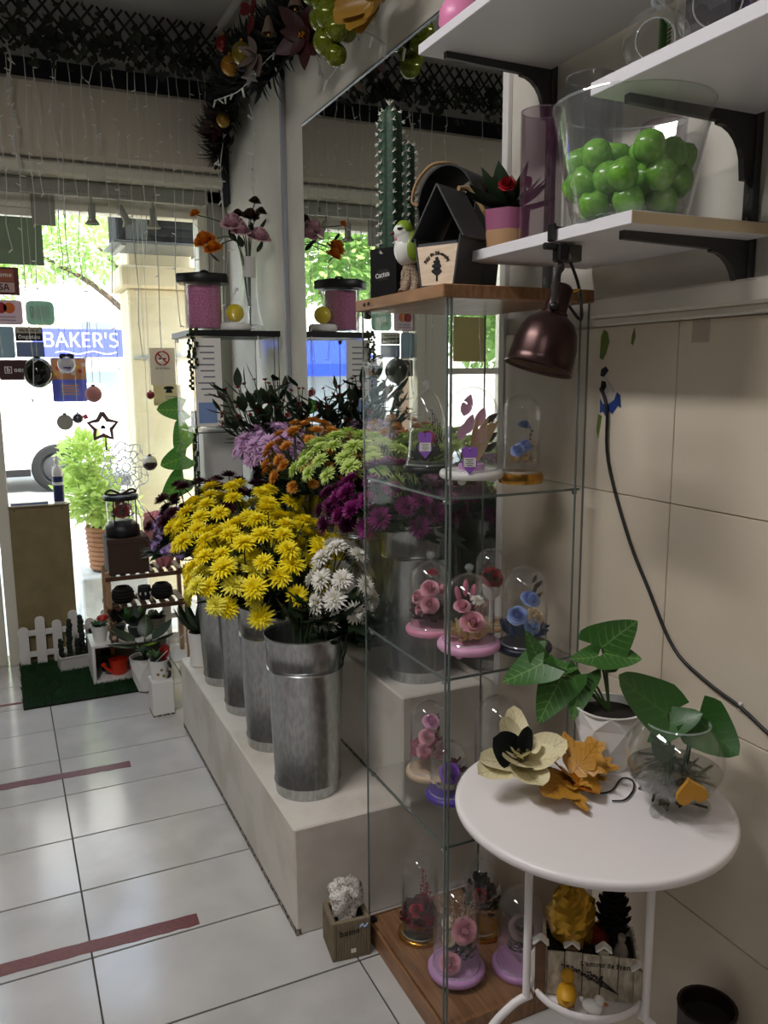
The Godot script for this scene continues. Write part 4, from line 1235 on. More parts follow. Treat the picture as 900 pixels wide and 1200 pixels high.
func table_goods() -> void:
	var t := thing("potted_plant", "arrowhead plant with pale veined leaves in a faceted white pot on the round table", "potted plant", Vector3(1.105, 0.7, -1.265))
	faceted_pot(t, 0.05, 0.072, 0.125, M.white_paint, 7)
	var r := Vector3(1.105, 0.81, -1.265)
	var sy: Material = M.syngonium
	leaf_on(t, r, Vector3(0.985, 0.915, -1.335), Vector3(0.905, 0.870, -1.365), 0.14, sy, "arrow", Vector3(-0.2, 1, 0.9))
	leaf_on(t, r, Vector3(0.99, 0.905, -1.345), Vector3(0.955, 0.985, -1.37), 0.08, sy, "arrow", Vector3(-0.3, 0.2, 1))
	leaf_on(t, r, Vector3(1.0, 0.905, -1.33), Vector3(1.055, 0.895, -1.31), 0.08, sy, "arrow", Vector3(0, 1, 0.8))
	leaf_on(t, r, Vector3(1.018, 0.885, -1.315), Vector3(0.965, 0.790, -1.325), 0.15, sy, "arrow", Vector3(-0.4, 0.5, 1))
	leaf_on(t, r, Vector3(1.060, 0.885, -1.30), Vector3(1.03, 0.795, -1.295), 0.11, sy, "arrow", Vector3(-0.5, 0.5, 1))
	leaf_on(t, r, Vector3(1.10, 0.945, -1.29), Vector3(1.165, 1.005, -1.262), 0.17, sy, "arrow", Vector3(-0.4, 0.3, 1))
	leaf_on(t, r, Vector3(1.10, 0.935, -1.285), Vector3(1.165, 0.915, -1.245), 0.15, sy, "arrow", Vector3(0, 1, 0.8))
	leaf_on(t, r, Vector3(1.095, 0.925, -1.295), Vector3(1.035, 0.915, -1.315), 0.10, sy, "arrow", Vector3(0, 1, 0.6))
	leaf_on(t, r, Vector3(1.04, 0.885, -1.31), Vector3(1.012, 0.895, -1.315), 0.03, M.leaf_lime, "leaf")

	t.position = Vector3(1.050, 0.74, -1.2025)
	t.scale = Vector3.ONE * 0.95
	var b := thing("fishbowl", "round glass bowl of water on small glass feet with pothos cuttings", "bowl", Vector3(1.093, 0.7, -1.068))
	var prof := []
	for k in 15:
		var a := lerpf(-1.45, 0.88, k / 14.0)
		prof.append(Vector2(cos(a) * 0.090, 0.102 + sin(a) * 0.088))
	var inner := []
	for k in 15:
		var q: Vector2 = prof[14 - k]
		inner.append(Vector2(q.x * 0.975, 0.102 + (q.y - 0.102) * 0.975))
	part(b, "bowl", lt(prof + inner, 40), glassy("bowl_glass", Color(0.80, 0.88, 0.84), 0.02))
	part(b, "bowl_rim", lt(V2([0.056, 0.169, 0.060, 0.171, 0.058, 0.174, 0.055, 0.171, 0.056, 0.169]), 40), glassy("rim_glass", Color(0.8, 0.86, 0.84), 0.25))
	var wp := [Vector2(0, 0.0165)]
	for k in 8:
		var a := lerpf(-1.4, -0.25, k / 7.0)
		wp.append(Vector2(cos(a) * 0.0875, 0.102 + sin(a) * 0.0855))
	wp.append(Vector2(0, 0.081))
	part(b, "water", lt(wp, 32), glassy("bowl_water", Color(0.15, 0.14, 0.08), 0.34))
	for k in 3:
		var a := 0.8 + TAU * k / 3.0
		part(b, "foot", Geo.new().ball(Vector3(cos(a) * 0.055, 0.013, sin(a) * 0.055), Vector3(0.013, 0.013, 0.013), 12, 8), glassy("foot_glass", Color(0.3, 0.33, 0.32), 0.2))
	var g := RandomNumberGenerator.new()
	g.seed = 3
	var roots := Geo.new()
	for k in 110:
		var a := g.randf() * TAU
		var p := Vector3(cos(a) * 0.055 * g.randf(), g.randf_range(0.03, 0.075), sin(a) * 0.055 * g.randf())
		var q := Vector3(cos(a + 1.8), g.randf_range(-0.2, 0.2), sin(a + 1.8)) * 0.042
		roots.tube(curve([p - q, p + Vector3(0, 0.008, 0), p + q], 3), 0.0024, 5, false)
	var ro := part(b, "roots", roots, mat("roots", Color(0.24, 0.23, 0.14), 0.8))
	ro.set_meta("kind", "stuff")
	b.position = Vector3(1.039, 0.74, -1.015)
	b.scale = Vector3.ONE * 0.95
	var ph := thing("pothos_cutting", "pothos cuttings with glossy heart leaves growing out of the round glass bowl", "plant", Vector3(1.093, 0.74, -1.068))
	var q0 := Vector3(1.093, 0.77, -1.068)
	leaf_on(ph, q0 + Vector3(-0.02, 0, 0.01), Vector3(1.085, 0.882, -1.085), Vector3(1.000, 0.945, -1.150), 0.12, M.pothos, "heart", Vector3(-0.4, 0.7, 0.6))
	leaf_on(ph, q0, Vector3(1.10, 0.872, -1.12), Vector3(1.125, 0.925, -1.115), 0.075, M.pothos_lime, "heart", Vector3(-0.3, 0.5, 1))
	leaf_on(ph, q0 + Vector3(-0.02, 0, 0), Vector3(1.055, 0.860, -1.09), Vector3(1.138, 0.875, -1.05), 0.085, M.pothos, "heart", Vector3(-0.5, 0.8, 0.5))
	leaf_on(ph, q0 + Vector3(0.03, 0, 0), Vector3(1.125, 0.878, -1.05), Vector3(1.175, 0.815, -1.005), 0.115, M.pothos, "heart", Vector3(-0.6, 0.6, 0.9))
	leaf_on(ph, q0 + Vector3(-0.04, 0, 0.02), Vector3(1.05, 0.84, -1.055), Vector3(1.02, 0.815, -1.04), 0.05, M.leaf_dark, "heart", Vector3(-0.6, 0.6, 0.9))
	leaf_on(ph, q0 + Vector3(0.0, 0, 0.02), Vector3(1.07, 0.828, -1.02), Vector3(1.035, 0.85, -1.0), 0.05, M.leaf_dark, "heart", Vector3(-0.6, 0.6, 0.9))
	ph.position = Vector3(1.039, 0.778, -1.015)
	ph.scale = Vector3.ONE * 0.95
	var gl := thing("gold_heart", "gold plastic upside down heart hung on the front of the glass bowl", "ornament", Vector3(0.9886, 0.818, -0.939))
	for k in 1:
		var hp := PackedVector2Array()
		for i in 24:
			var a := TAU * i / 24.0
			hp.append(Vector2(16.0 * pow(sin(a), 3), -(13.0 * cos(a) - 5.0 * cos(2 * a) - 2.0 * cos(3 * a) - cos(4 * a))) * 0.00165)
		part(gl, "heart", Geo.new().prism(hp, 0.008), mat("gold_plastic", Color(0.80, 0.58, 0.20), 0.25, 0.3), Vector3(0, 0.006, 0.012), Vector3(0.1, -0.5, 0.25))

	# cream poinsettia and amber leaf pick lying at the table's edge
	var pn := thing("artificial_poinsettia", "cream artificial poinsettia with dark velvet leaves lying at the table edge", "artificial flower", Vector3(0.829, 0.74, -1.190))
	pn.scale = Vector3.ONE * 0.95
	var ctr := Vector3(0.0, 0.060, 0.0)
	for q in [[-2.75, -0.18, 0.105, 0.085], [-1.35, -0.30, 0.095, 0.09], [0.35, 0.05, 0.11, 0.09], [1.55, 0.8, 0.11, 0.07], [3.3, 0.0, 0.09, 0.07], [-2.0, 0.15, 0.085, 0.08], [-0.5, 0.12, 0.085, 0.085]]:
		var a: float = q[0] - 0.35
		var xf := grow(ctr, Vector3(cos(a), q[1], -sin(a)), Vector3(-0.1, 1, 0.5))
		xf.basis = Basis(xf.basis.x * q[3], xf.basis.y * q[2], xf.basis.z * q[2])
		put(pn, "petal", lib_leaf("oval"), M.poinsettia_cream, xf)
	for q in [[-0.4, 0.5, 0.055], [1.9, 1.2, 0.085], [-1.6, 0.45, 0.055], [1.2, 1.0, 0.05], [-2.6, 0.6, 0.05]]:
		var xf := grow(ctr + Vector3(0, 0.006, 0), Vector3(cos(q[0]), q[1], -sin(q[0])), Vector3(-0.1, 1, 0.4))
		xf.basis = Basis(xf.basis.x * q[2] * 0.8, xf.basis.y * q[2], xf.basis.z * q[2])
		put(pn, "petal", lib_leaf("oval"), M.poinsettia_cream, xf)
	var velvet := mat("velvet_green", Color(0.015, 0.07, 0.065), 0.95)
	for q in [[Vector3.ZERO, Vector3(-0.95, 0.85, -0.30), 0.085, 0.085], [Vector3.ZERO, Vector3(0.25, 1.0, -0.1), 0.075, 0.045]]:
		var xf := grow(ctr, q[1], Vector3(-0.2, 0.6, 1))
		xf.basis = Basis(xf.basis.x * q[3], xf.basis.y * q[2], xf.basis.z * q[2])
		put(pn, "dark_leaf", lib_leaf("oval"), velvet, xf)
	var berries := Geo.new()
	for k in 16:
		berries.ball(ctr + Vector3(rng.randf_range(-0.016, 0.016), rng.randf_range(0.0, 0.022), rng.randf_range(-0.016, 0.016)), Vector3.ONE * 0.005, 7, 5)
	part(pn, "berry_cluster", berries, mat("dull_gold", Color(0.30, 0.28, 0.14), 0.5, 0.2))
	part(pn, "stem", Geo.new().tube(curve([ctr, Vector3(0.04, 0.03, -0.02), Vector3(0.10, 0.008, -0.03)], 4), 0.003, 6), M.stem)

	var am := thing("amber_leaf_pick", "amber and gold artificial leaf on a dark wire lying on the white table", "artificial flower", Vector3(0.9145, 0.74, -1.1455))
	am.scale = Vector3.ONE * 0.95
	var c2 := Vector3(0, 0.032, 0)
	for q in [[Vector3(-1.0, -0.18, 0.45), 0.125, 0.19], [Vector3(0.9, 0.22, -0.35), 0.12, 0.17], [Vector3(0.5, 0.45, 0.1), 0.085, 0.12], [Vector3(-0.55, 0.25, 0.25), 0.075, 0.1], [Vector3(0.9, -0.05, -0.05), 0.10, 0.10], [Vector3(-0.6, -0.3, 0.9), 0.06, 0.1]]:
		var xf := grow(c2, q[0], Vector3(-0.3, 1, 0.5))
		xf.basis = Basis(xf.basis.x * q[2], xf.basis.y * q[1], xf.basis.z * q[1])
		put(am, "leaf", lib_leaf("jag"), M.amber, xf)
	put(am, "gold_leaf", lib_leaf("leaf"), M.gold, Transform3D(Basis(Vector3(0.13, 0, 0), Vector3(0, 0.06, 0.03), Vector3(0.0, -0.03, 0.07)), c2 + Vector3(0.01, 0.006, 0.0)))
	part(am, "wire", Geo.new().tube(curve([c2, Vector3(0.02, 0.006, 0.03), Vector3(0.06, 0.004, 0.045), Vector3(0.115, 0.004, 0.015), Vector3(0.13, 0.004, 0.03), Vector3(0.105, 0.004, 0.06), Vector3(0.065, 0.004, 0.082), Vector3(0.04, 0.004, 0.075)], 5), 0.0018, 6), M.ink)

	# on the lower tray
	var pb := thing("picket_planter", "small weathered white plank planter with lavender print on the table's lower tray", "planter", Vector3(0.930, 0.372, -1.094), "", -0.60)
	var wp2 := textured("weathered_white", 0.03, Color(0.60, 0.56, 0.48), Color(0.85, 0.82, 0.74), Vector3(6, 2, 6), 0.8, 0.0, 81)
	for k in 5:
		part(pb, "plank", bx(Vector3(-0.064 + k * 0.032, 0.045, 0.045), Vector3(0.0305, 0.088 + 0.003 * (k % 2), 0.005), 0.001), wp2)
		part(pb, "plank", bx(Vector3(-0.064 + k * 0.032, 0.045, -0.045), Vector3(0.0305, 0.088, 0.005), 0.001), wp2)
	for s in [-1.0, 1.0]:
		for k in 3:
			part(pb, "plank", bx(Vector3(s * 0.082, 0.045, -0.03 + k * 0.03), Vector3(0.005, 0.09, 0.029), 0.001), wp2)
	part(pb, "bottom", span(-0.08, 0.08, 0.001, 0.006, -0.045, 0.045), wp2)
	part(pb, "soil", span(-0.079, 0.079, 0.05, 0.07, -0.042, 0.042), M.soil)
	var lp := RandomNumberGenerator.new()
	lp.seed = 21
	mat("print_plum", Color(0.16, 0.12, 0.16), 0.8)
	for k in 7:
		var e := Vector3(-0.055 + 0.012 * k + lp.randf_range(-0.004, 0.004), 0.066 - 0.0035 * k + lp.randf_range(-0.006, 0.006), 0.0483)
		var stalk2 := curve([Vector3(0.050, 0.016, 0.0483), Vector3(0.020, 0.030 + 0.002 * k, 0.0483), e], 6)
		var pg := Geo.new().tube(stalk2, 0.0006, 4, false)
		for i in range(6, 13):
			pg.ball(stalk2[mini(i, stalk2.size() - 1)] + Vector3(0.0012 * (1 if i % 2 else -1), 0.0012 * (1 if i % 2 else -1), 0), Vector3(0.0022, 0.0016, 0.0005), 6, 4)
		part(pb, "lavender_print", pg, M.print_plum)
	letters(pb, "L'amour de France", 0.008, M.print_plum, Vector3(0.03, 0.072, 0.0482), Vector3.ZERO, false, true)
	for k in 4:
		var bh := thing("tiny_house_pick", "tiny white roofed wooden house stuck in the picket planter, %s" % ["beside the yellow wrap", "under the gold foil", "beside the red ball", "at the far post"][k], "decoration", pb.transform * Vector3([-0.092, -0.035, 0.022, 0.084][k], [0.0, 0.068, 0.068, 0.0][k], [0.05, 0.036, 0.036, 0.05][k]), "tiny house picks", -0.60)
		var hb: float = [0.11, 0.03, 0.028, 0.075][k]
		part(bh, "body", bx(Vector3(0, hb / 2, 0), Vector3(0.019, hb, 0.012), 0.001), [M.pine_dark, M.pine_dark, wp2, wp2][k])
		for s in [-1.0, 1.0]:
			part(bh, "roof", bx(Vector3.ZERO, Vector3(0.019, 0.004, 0.017), 0.001), M.white_paint, Vector3(s * 0.007, hb + 0.004, 0), Vector3(0, 0, -s * 0.72))
	var gw := thing("foil_gift", "gold foil wrapped posy standing in the picket planter", "gift", pb.transform * Vector3(-0.035, 0.068, 0.0))
	var fg := Geo.new().ball(Vector3.ZERO, Vector3.ONE, 20, 14)
	var fz := FastNoiseLite.new()
	fz.seed = 8
	fz.frequency = 1.0
	for k in fg.v.size():
		var d := fg.v[k]
		var q := 1.0 + 0.28 * fz.get_noise_3dv(d * 2.2) + 0.10 * sin(atan2(d.z, d.x) * 9.0)
		fg.v[k] = Vector3(d.x * 0.044 * q, 0.062 + d.y * 0.062 * q, d.z * 0.040 * q)
	fg.smooth_from(0)
	var foil := mat("foil", Color(0.78, 0.60, 0.18), 0.22, 0.6)
	part(gw, "foil_wrap", fg, foil)
	part(gw, "foil_neck", Geo.new().tube([Vector3(0, -0.006, 0), Vector3(0, 0.02, 0)], [0.010, 0.018], 10), foil)
	var rb := thing("red_ball", "dull red felt ball sitting in the picket planter", "ornament", pb.transform * Vector3(0.018, 0.090, -0.012))
	part(rb, "ball", Geo.new().ball(Vector3.ZERO, Vector3.ONE * 0.022, 16, 10), mat("red_felt", Color(0.45, 0.10, 0.09), 0.9))
	part(rb, "cap", lt(V2([0, 0.02, 0.006, 0.02, 0.006, 0.026, 0, 0.027]), 10), M.gold)
	var pc := thing("pine_cone", "dark pine cone standing upright at the back of the picket planter", "pine cone", pb.transform * Vector3(0.042, 0.068, -0.01))
	var cg := Geo.new()
	for row in 11:
		var n := 9
		var rr := 0.034 * sin(PI * (0.25 + 0.72 * row / 11.0)) + 0.004
		for i in n:
			var a := TAU * (i + 0.5 * (row % 2)) / n
			cg.petal(Transform3D(Basis(Vector3.UP, a) * Basis(Vector3.RIGHT, -0.25), Vector3(0, 0.012 + row * 0.011, 0)), rr, 0.008, 0.5, -0.3, "round", 3, 1)
	part(pc, "scales", cg, mat("cone_brown", Color(0.14, 0.11, 0.08), 0.8)).set_meta("kind", "stuff")
	part(pc, "core", Geo.new().tube([Vector3(0, 0, 0), Vector3(0, 0.07, 0), Vector3(0, 0.13, 0)], [0.012, 0.01, 0.003], 8), M.cone_brown)
	var fp := thing("pale_figurine", "small pale stone figurine in front of the pine cone", "figurine", pb.transform * Vector3(0.055, 0.068, 0.018))
	part(fp, "body", lt(V2([0, 0, 0.012, 0, 0.014, 0.012, 0.010, 0.026, 0.005, 0.032, 0.008, 0.040, 0.006, 0.048, 0, 0.05]), 14), mat("pale_stone", Color(0.52, 0.48, 0.44), 0.8))
	var dk := [["yellow duck figurine standing on the tray before the picket planter", mat("duck_yellow", Color(0.78, 0.58, 0.10), 0.5), Vector3(0.853, 0.373, -1.060), 1.15, 2.4], ["small white duck figurine sitting on the tray beside the yellow one", M.white_paint, Vector3(0.882, 0.373, -1.023), 0.8, 0.6]]
	for q in dk:
		var d := thing("duck_figurine", q[0], "figurine", q[2], "ducks on the tray", q[4])
		var sc: float = q[3]
		var dg := Geo.new().ball(Vector3(0, 0.020, 0) * sc, Vector3(0.016, 0.016, 0.024) * sc, 14, 10)
		dg.ball(Vector3(0, 0.042, 0.014) * sc, Vector3(0.011, 0.011, 0.012) * sc, 12, 8)
		dg.tube([Vector3(0, 0.024, 0.014) * sc, Vector3(0, 0.04, 0.014) * sc], 0.008 * sc, 8)
		dg.petal(grow(Vector3(0, 0.024, -0.018) * sc, Vector3(0, 0.5, -1)), 0.016 * sc, 0.008 * sc, 0.2, 0.2, "leaf", 3, 1)
		part(d, "body", dg, q[1])
		part(d, "beak", Geo.new().petal(grow(Vector3(0, 0.040, 0.024) * sc, Vector3(0, -0.1, 1)), 0.011 * sc, 0.006 * sc, 0, -0.3, "round", 3, 1), mat("beak", Color(0.70, 0.40, 0.10), 0.5))
		for s in [-1.0, 1.0]:
			part(d, "foot", bx(Vector3(s * 0.008, 0.002, 0.006) * sc, Vector3(0.009, 0.004, 0.016) * sc, 0.001), M.beak)
	var hp := thing("plant_pot", "dark red brown pot on the floor behind the round table", "pot", Vector3(1.13, 0, -0.99))
	part(hp, "pot", lt(V2([0, 0, 0.040, 0, 0.050, 0.20, 0.053, 0.31, 0.055, 0.325, 0.049, 0.325, 0.047, 0.29, 0, 0.29]), 24), mat("red_brown", Color(0.13, 0.05, 0.04), 0.5))
	part(hp, "soil", lt(V2([0, 0.295, 0.047, 0.295]), 16), M.soil)

	# cable and torn sticker on the wall
	var cb := thing("power_cable", "black power cable hanging in a curve across the tiled wall", "cable")
	part(cb, "cord", Geo.new().tube(curve([Vector3(1.183, 1.475, -1.425), Vector3(1.183, 1.43, -1.402), Vector3(1.184, 1.32, -1.393), Vector3(1.184, 1.173, -1.325), Vector3(1.184, 1.069, -1.255), Vector3(1.184, 0.965, -1.176), Vector3(1.184, 0.925, -1.086), Vector3(1.184, 0.904, -1.004), Vector3(1.184, 0.872, -0.92), Vector3(1.184, 0.85, -0.80), Vector3(1.184, 0.86, -0.65)], 6), 0.0034, 8), M.black)
	part(cb, "cable_clip", bx(Vector3(1.186, 0.906, -1.01), Vector3(0.006, 0.014, 0.006), 0.001), M.white_paint)
	var stk := thing("torn_sticker", "torn blue, white and green remains of a sticker on the tile wall", "sticker", Vector3(1.1895, 1.455, -1.415))
	var blob := func(pts: Array) -> Geo:
		var pp := PackedVector2Array()
		for k in range(0, pts.size(), 2):
			pp.append(Vector2(pts[k], pts[k + 1]) * 0.001)
		return Geo.new().prism(pp, 0.0008, Transform3D(Basis(Vector3(0, 0, 1), Vector3(0, 1, 0), Vector3(-1, 0, 0)), Vector3.ZERO))
	part(stk, "white_patch", blob.call([-16, -8, -2, -14, 20, -6, 26, 14, 16, 26, 2, 40, -12, 44, -18, 20]), mat("sticker_white", Color(0.78, 0.76, 0.74), 0.7))
	part(stk, "blue_patch", blob.call([-16, -34, -6, -30, 2, -40, 12, -28, 24, -34, 40, -16, 50, -20, 46, 6, 36, 12, 28, -4, 10, -14, -8, -14, -18, -2]), mat("sticker_blue", Color(0.10, 0.22, 0.48), 0.6), Vector3(-0.0006, 0, 0))
	part(stk, "dark_patch", blob.call([-18, 18, -6, 14, 2, 24, -2, 34, -14, 36]), M.ink, Vector3(-0.0009, 0, 0))
	part(stk, "navy_patch", blob.call([-20, 46, -8, 44, 6, 58, -4, 66, -18, 60]), mat("sticker_navy", Color(0.04, 0.06, 0.18), 0.6))
	part(stk, "green_patch", blob.call([-24, 84, -14, 80, -4, 96, 4, 118, -2, 138, -14, 144, -22, 130]), mat("sticker_green", Color(0.38, 0.46, 0.16), 0.7))
	part(stk, "green_patch", blob.call([-26, -72, -20, -90, -14, -60, -10, -40, -22, -36]), M.sticker_green)
	part(stk, "flake", blob.call([72, 112, 78, 108, 84, 126, 80, 144, 74, 128]), M.sticker_green)


func shelf_goods() -> void:
	var Y := 1.75
	var b := thing("glass_bowl", "large flared clear glass bowl filled with green apples on the lowest shelf", "bowl", Vector3(0.968, Y, -1.112))
	part(b, "bowl", lt(V2([0, 0.002, 0.086, 0.002, 0.090, 0.004, 0.096, 0.02, 0.127, 0.182, 0.1245, 0.182, 0.0935, 0.021, 0.086, 0.0055, 0, 0.005]), 48), glassy("bowl_clear", Color(0.92, 0.95, 0.95), 0.025))
	part(b, "rim", lt(V2([0.1255, 0.181, 0.1285, 0.182, 0.128, 0.1845, 0.125, 0.184, 0.1255, 0.181]), 48), glassy("rim_clear", Color(0.8, 0.84, 0.85), 0.2))
	part(b, "glass_foot", lt(V2([0, 0.0, 0.084, 0.0, 0.088, 0.003, 0.086, 0.006, 0, 0.006]), 40), glassy("foot_clear", Color(0.5, 0.56, 0.55), 0.25))
	var ap := Geo.new().lathe(V2([0, 0.004, 0.006, -0.002, 0.013, 0.0, 0.0185, 0.008, 0.0205, 0.019, 0.019, 0.029, 0.013, 0.036, 0.006, 0.036, 0, 0.031]), 18, Transform3D(Basis.from_scale(Vector3.ONE * 1.2), Vector3.ZERO)).mesh()
	var stalk := Geo.new().tube(curve([Vector3(0, 0.031, 0), Vector3(0.001, 0.038, 0), Vector3(0.004, 0.043, 0)], 3), 0.001, 5).mesh()
	var am := textured("apple_green", 0.02, Color(0.38, 0.62, 0.18), Color(0.52, 0.74, 0.31), Vector3(8, 8, 8), 0.22, 0.0, 91)
	var spots := []
	for lay in [[0.006, 0.063, 8], [0.007, 0.012, 1], [0.044, 0.074, 9], [0.044, 0.029, 3], [0.081, 0.076, 9], [0.084, 0.028, 3]]:
		for i in lay[2]:
			var a: float = TAU * (i + 0.37 * spots.size()) / lay[2]
			spots.append(Vector3(cos(a) * lay[1], lay[0], sin(a) * lay[1]))
	var k := 0
	for s in spots:
		var o := thing("green_apple", "shiny green artificial apple in the pile inside the flared glass bowl", "apple", b.position + s, "green apples in the glass bowl", rng.randf() * TAU)
		part(o, "fruit", ap, am, Vector3.ZERO, Vector3(rng.randf_range(-0.5, 0.5), 0, rng.randf_range(-0.5, 0.5)))
		if k % 2 == 0:
			part(o, "stalk", stalk, M.soil)
		k += 1
	for q in [["tall pink tinted glass cylinder vase at the far end of the lowest shelf", Vector3(0.958, Y, -1.344), 0.040, 0.235, "vase_pink"], ["tall smoky grey glass cylinder vase between the pink vase and the apple bowl", Vector3(1.002, Y, -1.262), 0.044, 0.275, "vase_smoke"], ["shorter smoky glass vase beside the tall grey one", Vector3(1.090, Y, -1.335), 0.038, 0.270, "vase_smoke"], ["pink tinted glass cylinder vase behind the bowl of green apples", Vector3(1.140, Y, -1.225), 0.042, 0.205, "vase_pink"]]:
		var t := thing("glass_vase", q[0], "vase", q[1], "tinted cylinder vases")
		var r: float = q[2]
		var h: float = q[3]
		part(t, "glass", lt([Vector2(0, 0.001), Vector2(r, 0.001), Vector2(r, h), Vector2(r - 0.0025, h), Vector2(r - 0.0025, 0.012), Vector2(0, 0.012)], 36), M[q[4]])
		part(t, "glass_lip", lt([Vector2(r, h), Vector2(r + 0.0006, h + 0.0016), Vector2(r - 0.003, h + 0.0016), Vector2(r - 0.0025, h)], 36), glassy("lip_glass", Color(0.55, 0.50, 0.52), 0.45))
	var fp := thing("wrapped_flower_pot", "red flowers with dark leaves in a pink wrapped pot beside the pink vase", "flower pot", Vector3(0.945, Y, -1.438))
	part(fp, "pink_wrap", lt(V2([0, 0, 0.044, 0, 0.050, 0.075, 0.047, 0.075, 0.042, 0.01]), 6), soft("wrap_pink", Color(0.60, 0.34, 0.46), 0.3))
	part(fp, "paper_base", lt(V2([0.0445, 0.0, 0.048, 0.035, 0.0475, 0.036, 0.044, 0.001]), 6), mat("kraft", Color(0.62, 0.48, 0.34), 0.8))
	for i in 26:
		var a := rng.randf() * TAU
		var e := rng.randf_range(-0.2, 1.1)
		put(fp, "leaf", lib_leaf("leaf"), M.leaf_dark, grow(Vector3(0, 0.075, 0), Vector3(cos(a), e + 0.15, sin(a)), Vector3.UP, 0.10))
	for i in 4:
		var a := TAU * i / 4.0 + 2.2
		put(fp, "flower_head", rose_geo(), M.rose_red, aim(Vector3(cos(a) * 0.032, 0.118 + 0.008 * (i % 2), sin(a) * 0.032), Vector3(cos(a), 0.7, sin(a)), 0.0, 0.62))

	# clamp lamp on the front edge of the shelf
	var l := thing("clamp_lamp", "dark copper clamp spotlight hanging under the edge of the lowest shelf", "lamp", Vector3(0.899, 1.70, -1.20))
	var cop := mat("copper", Color(0.25, 0.175, 0.165), 0.30, 0.75)
	var inx := mat("lamp_inside", Color(0.5, 0.42, 0.36), 0.4, 0.4)
	var ax := Vector3(0.30, 1.0, 0.04).normalized()
	var mouth := Vector3(0.858, 1.515, -1.20) - l.position
	var xf := aim(mouth, ax)
	put(l, "shade", lt(V2([0.0565, 0.004, 0.0605, 0.0, 0.0615, 0.003, 0.0580, 0.006, 0.0575, 0.02, 0.0555, 0.045, 0.050, 0.068, 0.040, 0.085, 0.027, 0.095, 0.0235, 0.097, 0.0235, 0.101, 0.020, 0.103, 0.0195, 0.145, 0.015, 0.150, 0, 0.151]), 40), cop, xf)
	put(l, "shade_lining", lt(V2([0.054, 0.02, 0.056, 0.005]), 32), inx, xf)
	put(l, "reflector", lt(V2([0.0, 0.088, 0.022, 0.088, 0.038, 0.078, 0.048, 0.064, 0.0545, 0.02]), 32), inx, xf)
	put(l, "bulb_globe", Geo.new().ball(Vector3(0, 0.05, 0), Vector3(0.022, 0.028, 0.022), 14, 10), M.bulb, xf)
	part(l, "switch_tag", bx(Vector3(0.002, -0.055, 0.022), Vector3(0.016, 0.004, 0.003), 0.001), M.gold, Vector3.ZERO, Vector3(0, 0, 0.3))
	var yk := Vector3(-0.012, -0.075, 0.0)
	part(l, "yoke", Geo.new().tube(curve([yk + Vector3(-0.014, 0.0, 0.02), yk + Vector3(-0.014, 0.05, 0.022), Vector3(-0.004, -0.012, 0.006), Vector3(0.0, -0.006, 0)], 4), 0.005, 8), M.bracket)
	part(l, "yoke", Geo.new().tube(curve([yk + Vector3(0.026, -0.01, -0.02), yk + Vector3(0.024, 0.05, -0.022), Vector3(0.008, -0.012, -0.006), Vector3(0.0, -0.006, 0)], 4), 0.005, 8), M.bracket)
	part(l, "knob", Geo.new().ball(Vector3(-0.028, -0.080, 0.022), Vector3(0.008, 0.008, 0.008), 10, 8), M.black)
	part(l, "clamp", bx(Vector3(0.0, 0.012, 0), Vector3(0.022, 0.030, 0.022), 0.003), M.black)
	part(l, "clamp_jaw", bx(Vector3(-0.0195, 0.045, 0), Vector3(0.008, 0.030, 0.018), 0.002), M.black)
	part(l, "clamp_jaw", bx(Vector3(0.0, 0.0525, 0), Vector3(0.045, 0.004, 0.018), 0.001), M.black)
	part(l, "clamp_screw", Geo.new().tube([Vector3(-0.034, 0.022, 0), Vector3(0.01, 0.022, 0)], 0.006, 8), M.black)
	part(l, "pad", bx(Vector3(0.022, 0.012, 0), Vector3(0.026, 0.028, 0.03), 0.002), mat("grey_block", Color(0.30, 0.29, 0.27), 0.7))
	part(l, "cord", Geo.new().tube(curve([Vector3(0.02, -0.075, 0.0), Vector3(0.04, -0.10, 0.01), Vector3(0.045, -0.06, 0.0), Vector3(0.036, -0.03, 0.0), Vector3(0.02, 0.0, 0.0)], 5), 0.0028, 6), M.black)

	# globes on the nearer shelf
	for q in [[Vector3(0.950, 1.952, -1.045), 0.050, "round clear glass globe with a side opening and a small succulent, at the shelf end", 0], [Vector3(0.950, 1.952, -0.928), 0.056, "round clear glass globe with a side opening, next to the pink pleated vase", 1]]:
		var t := thing("glass_globe", q[2], "terrarium", q[0], "hanging glass globes", 0.0)
		var r: float = q[1]
		var pr := []
		for i in 17:
			var a := lerpf(-PI / 2, 0.98, i / 16.0)
			pr.append(Vector2(cos(a) * r, sin(a) * r))
		var fx := aim(Vector3(0, r, 0), Vector3(-0.70, -0.20, 0.70))
		put(t, "globe", lt(pr, 40), M.dome, fx)
		put(t, "opening_rim", lt(V2([0.54 * r, 0.832 * r, 0.575 * r, 0.842 * r, 0.565 * r, 0.86 * r, 0.54 * r, 0.85 * r, 0.54 * r, 0.832 * r]), 36), glassy("rim_globe", Color(0.85, 0.9, 0.9), 0.3), fx)
		part(t, "top_loop", Geo.new().tube(curve([Vector3(0, r * 1.98, 0), Vector3(0.01, r * 2.12, 0), Vector3(0, r * 2.24, 0), Vector3(-0.01, r * 2.12, 0), Vector3(0, r * 1.98, 0)], 4), 0.0035, 6), glassy("loop_glass", Color(0.8, 0.85, 0.85), 0.3))
		if q[3] == 0:
			for i in 10:
				for s in [-1.0, 1.0]:
					put(t, "succulent_leaf", lib_leaf("leaf"), M.leaf_mid, grow(Vector3(0.012, 0.016 + i * 0.006, 0.005), Vector3(s, 0.5, -s * 0.3), Vector3.UP, 0.022))
			part(t, "succulent_stem", Geo.new().tube([Vector3(0.012, 0.012, 0.005), Vector3(0.012, 0.078, 0.005)], 0.003, 6), M.stem)
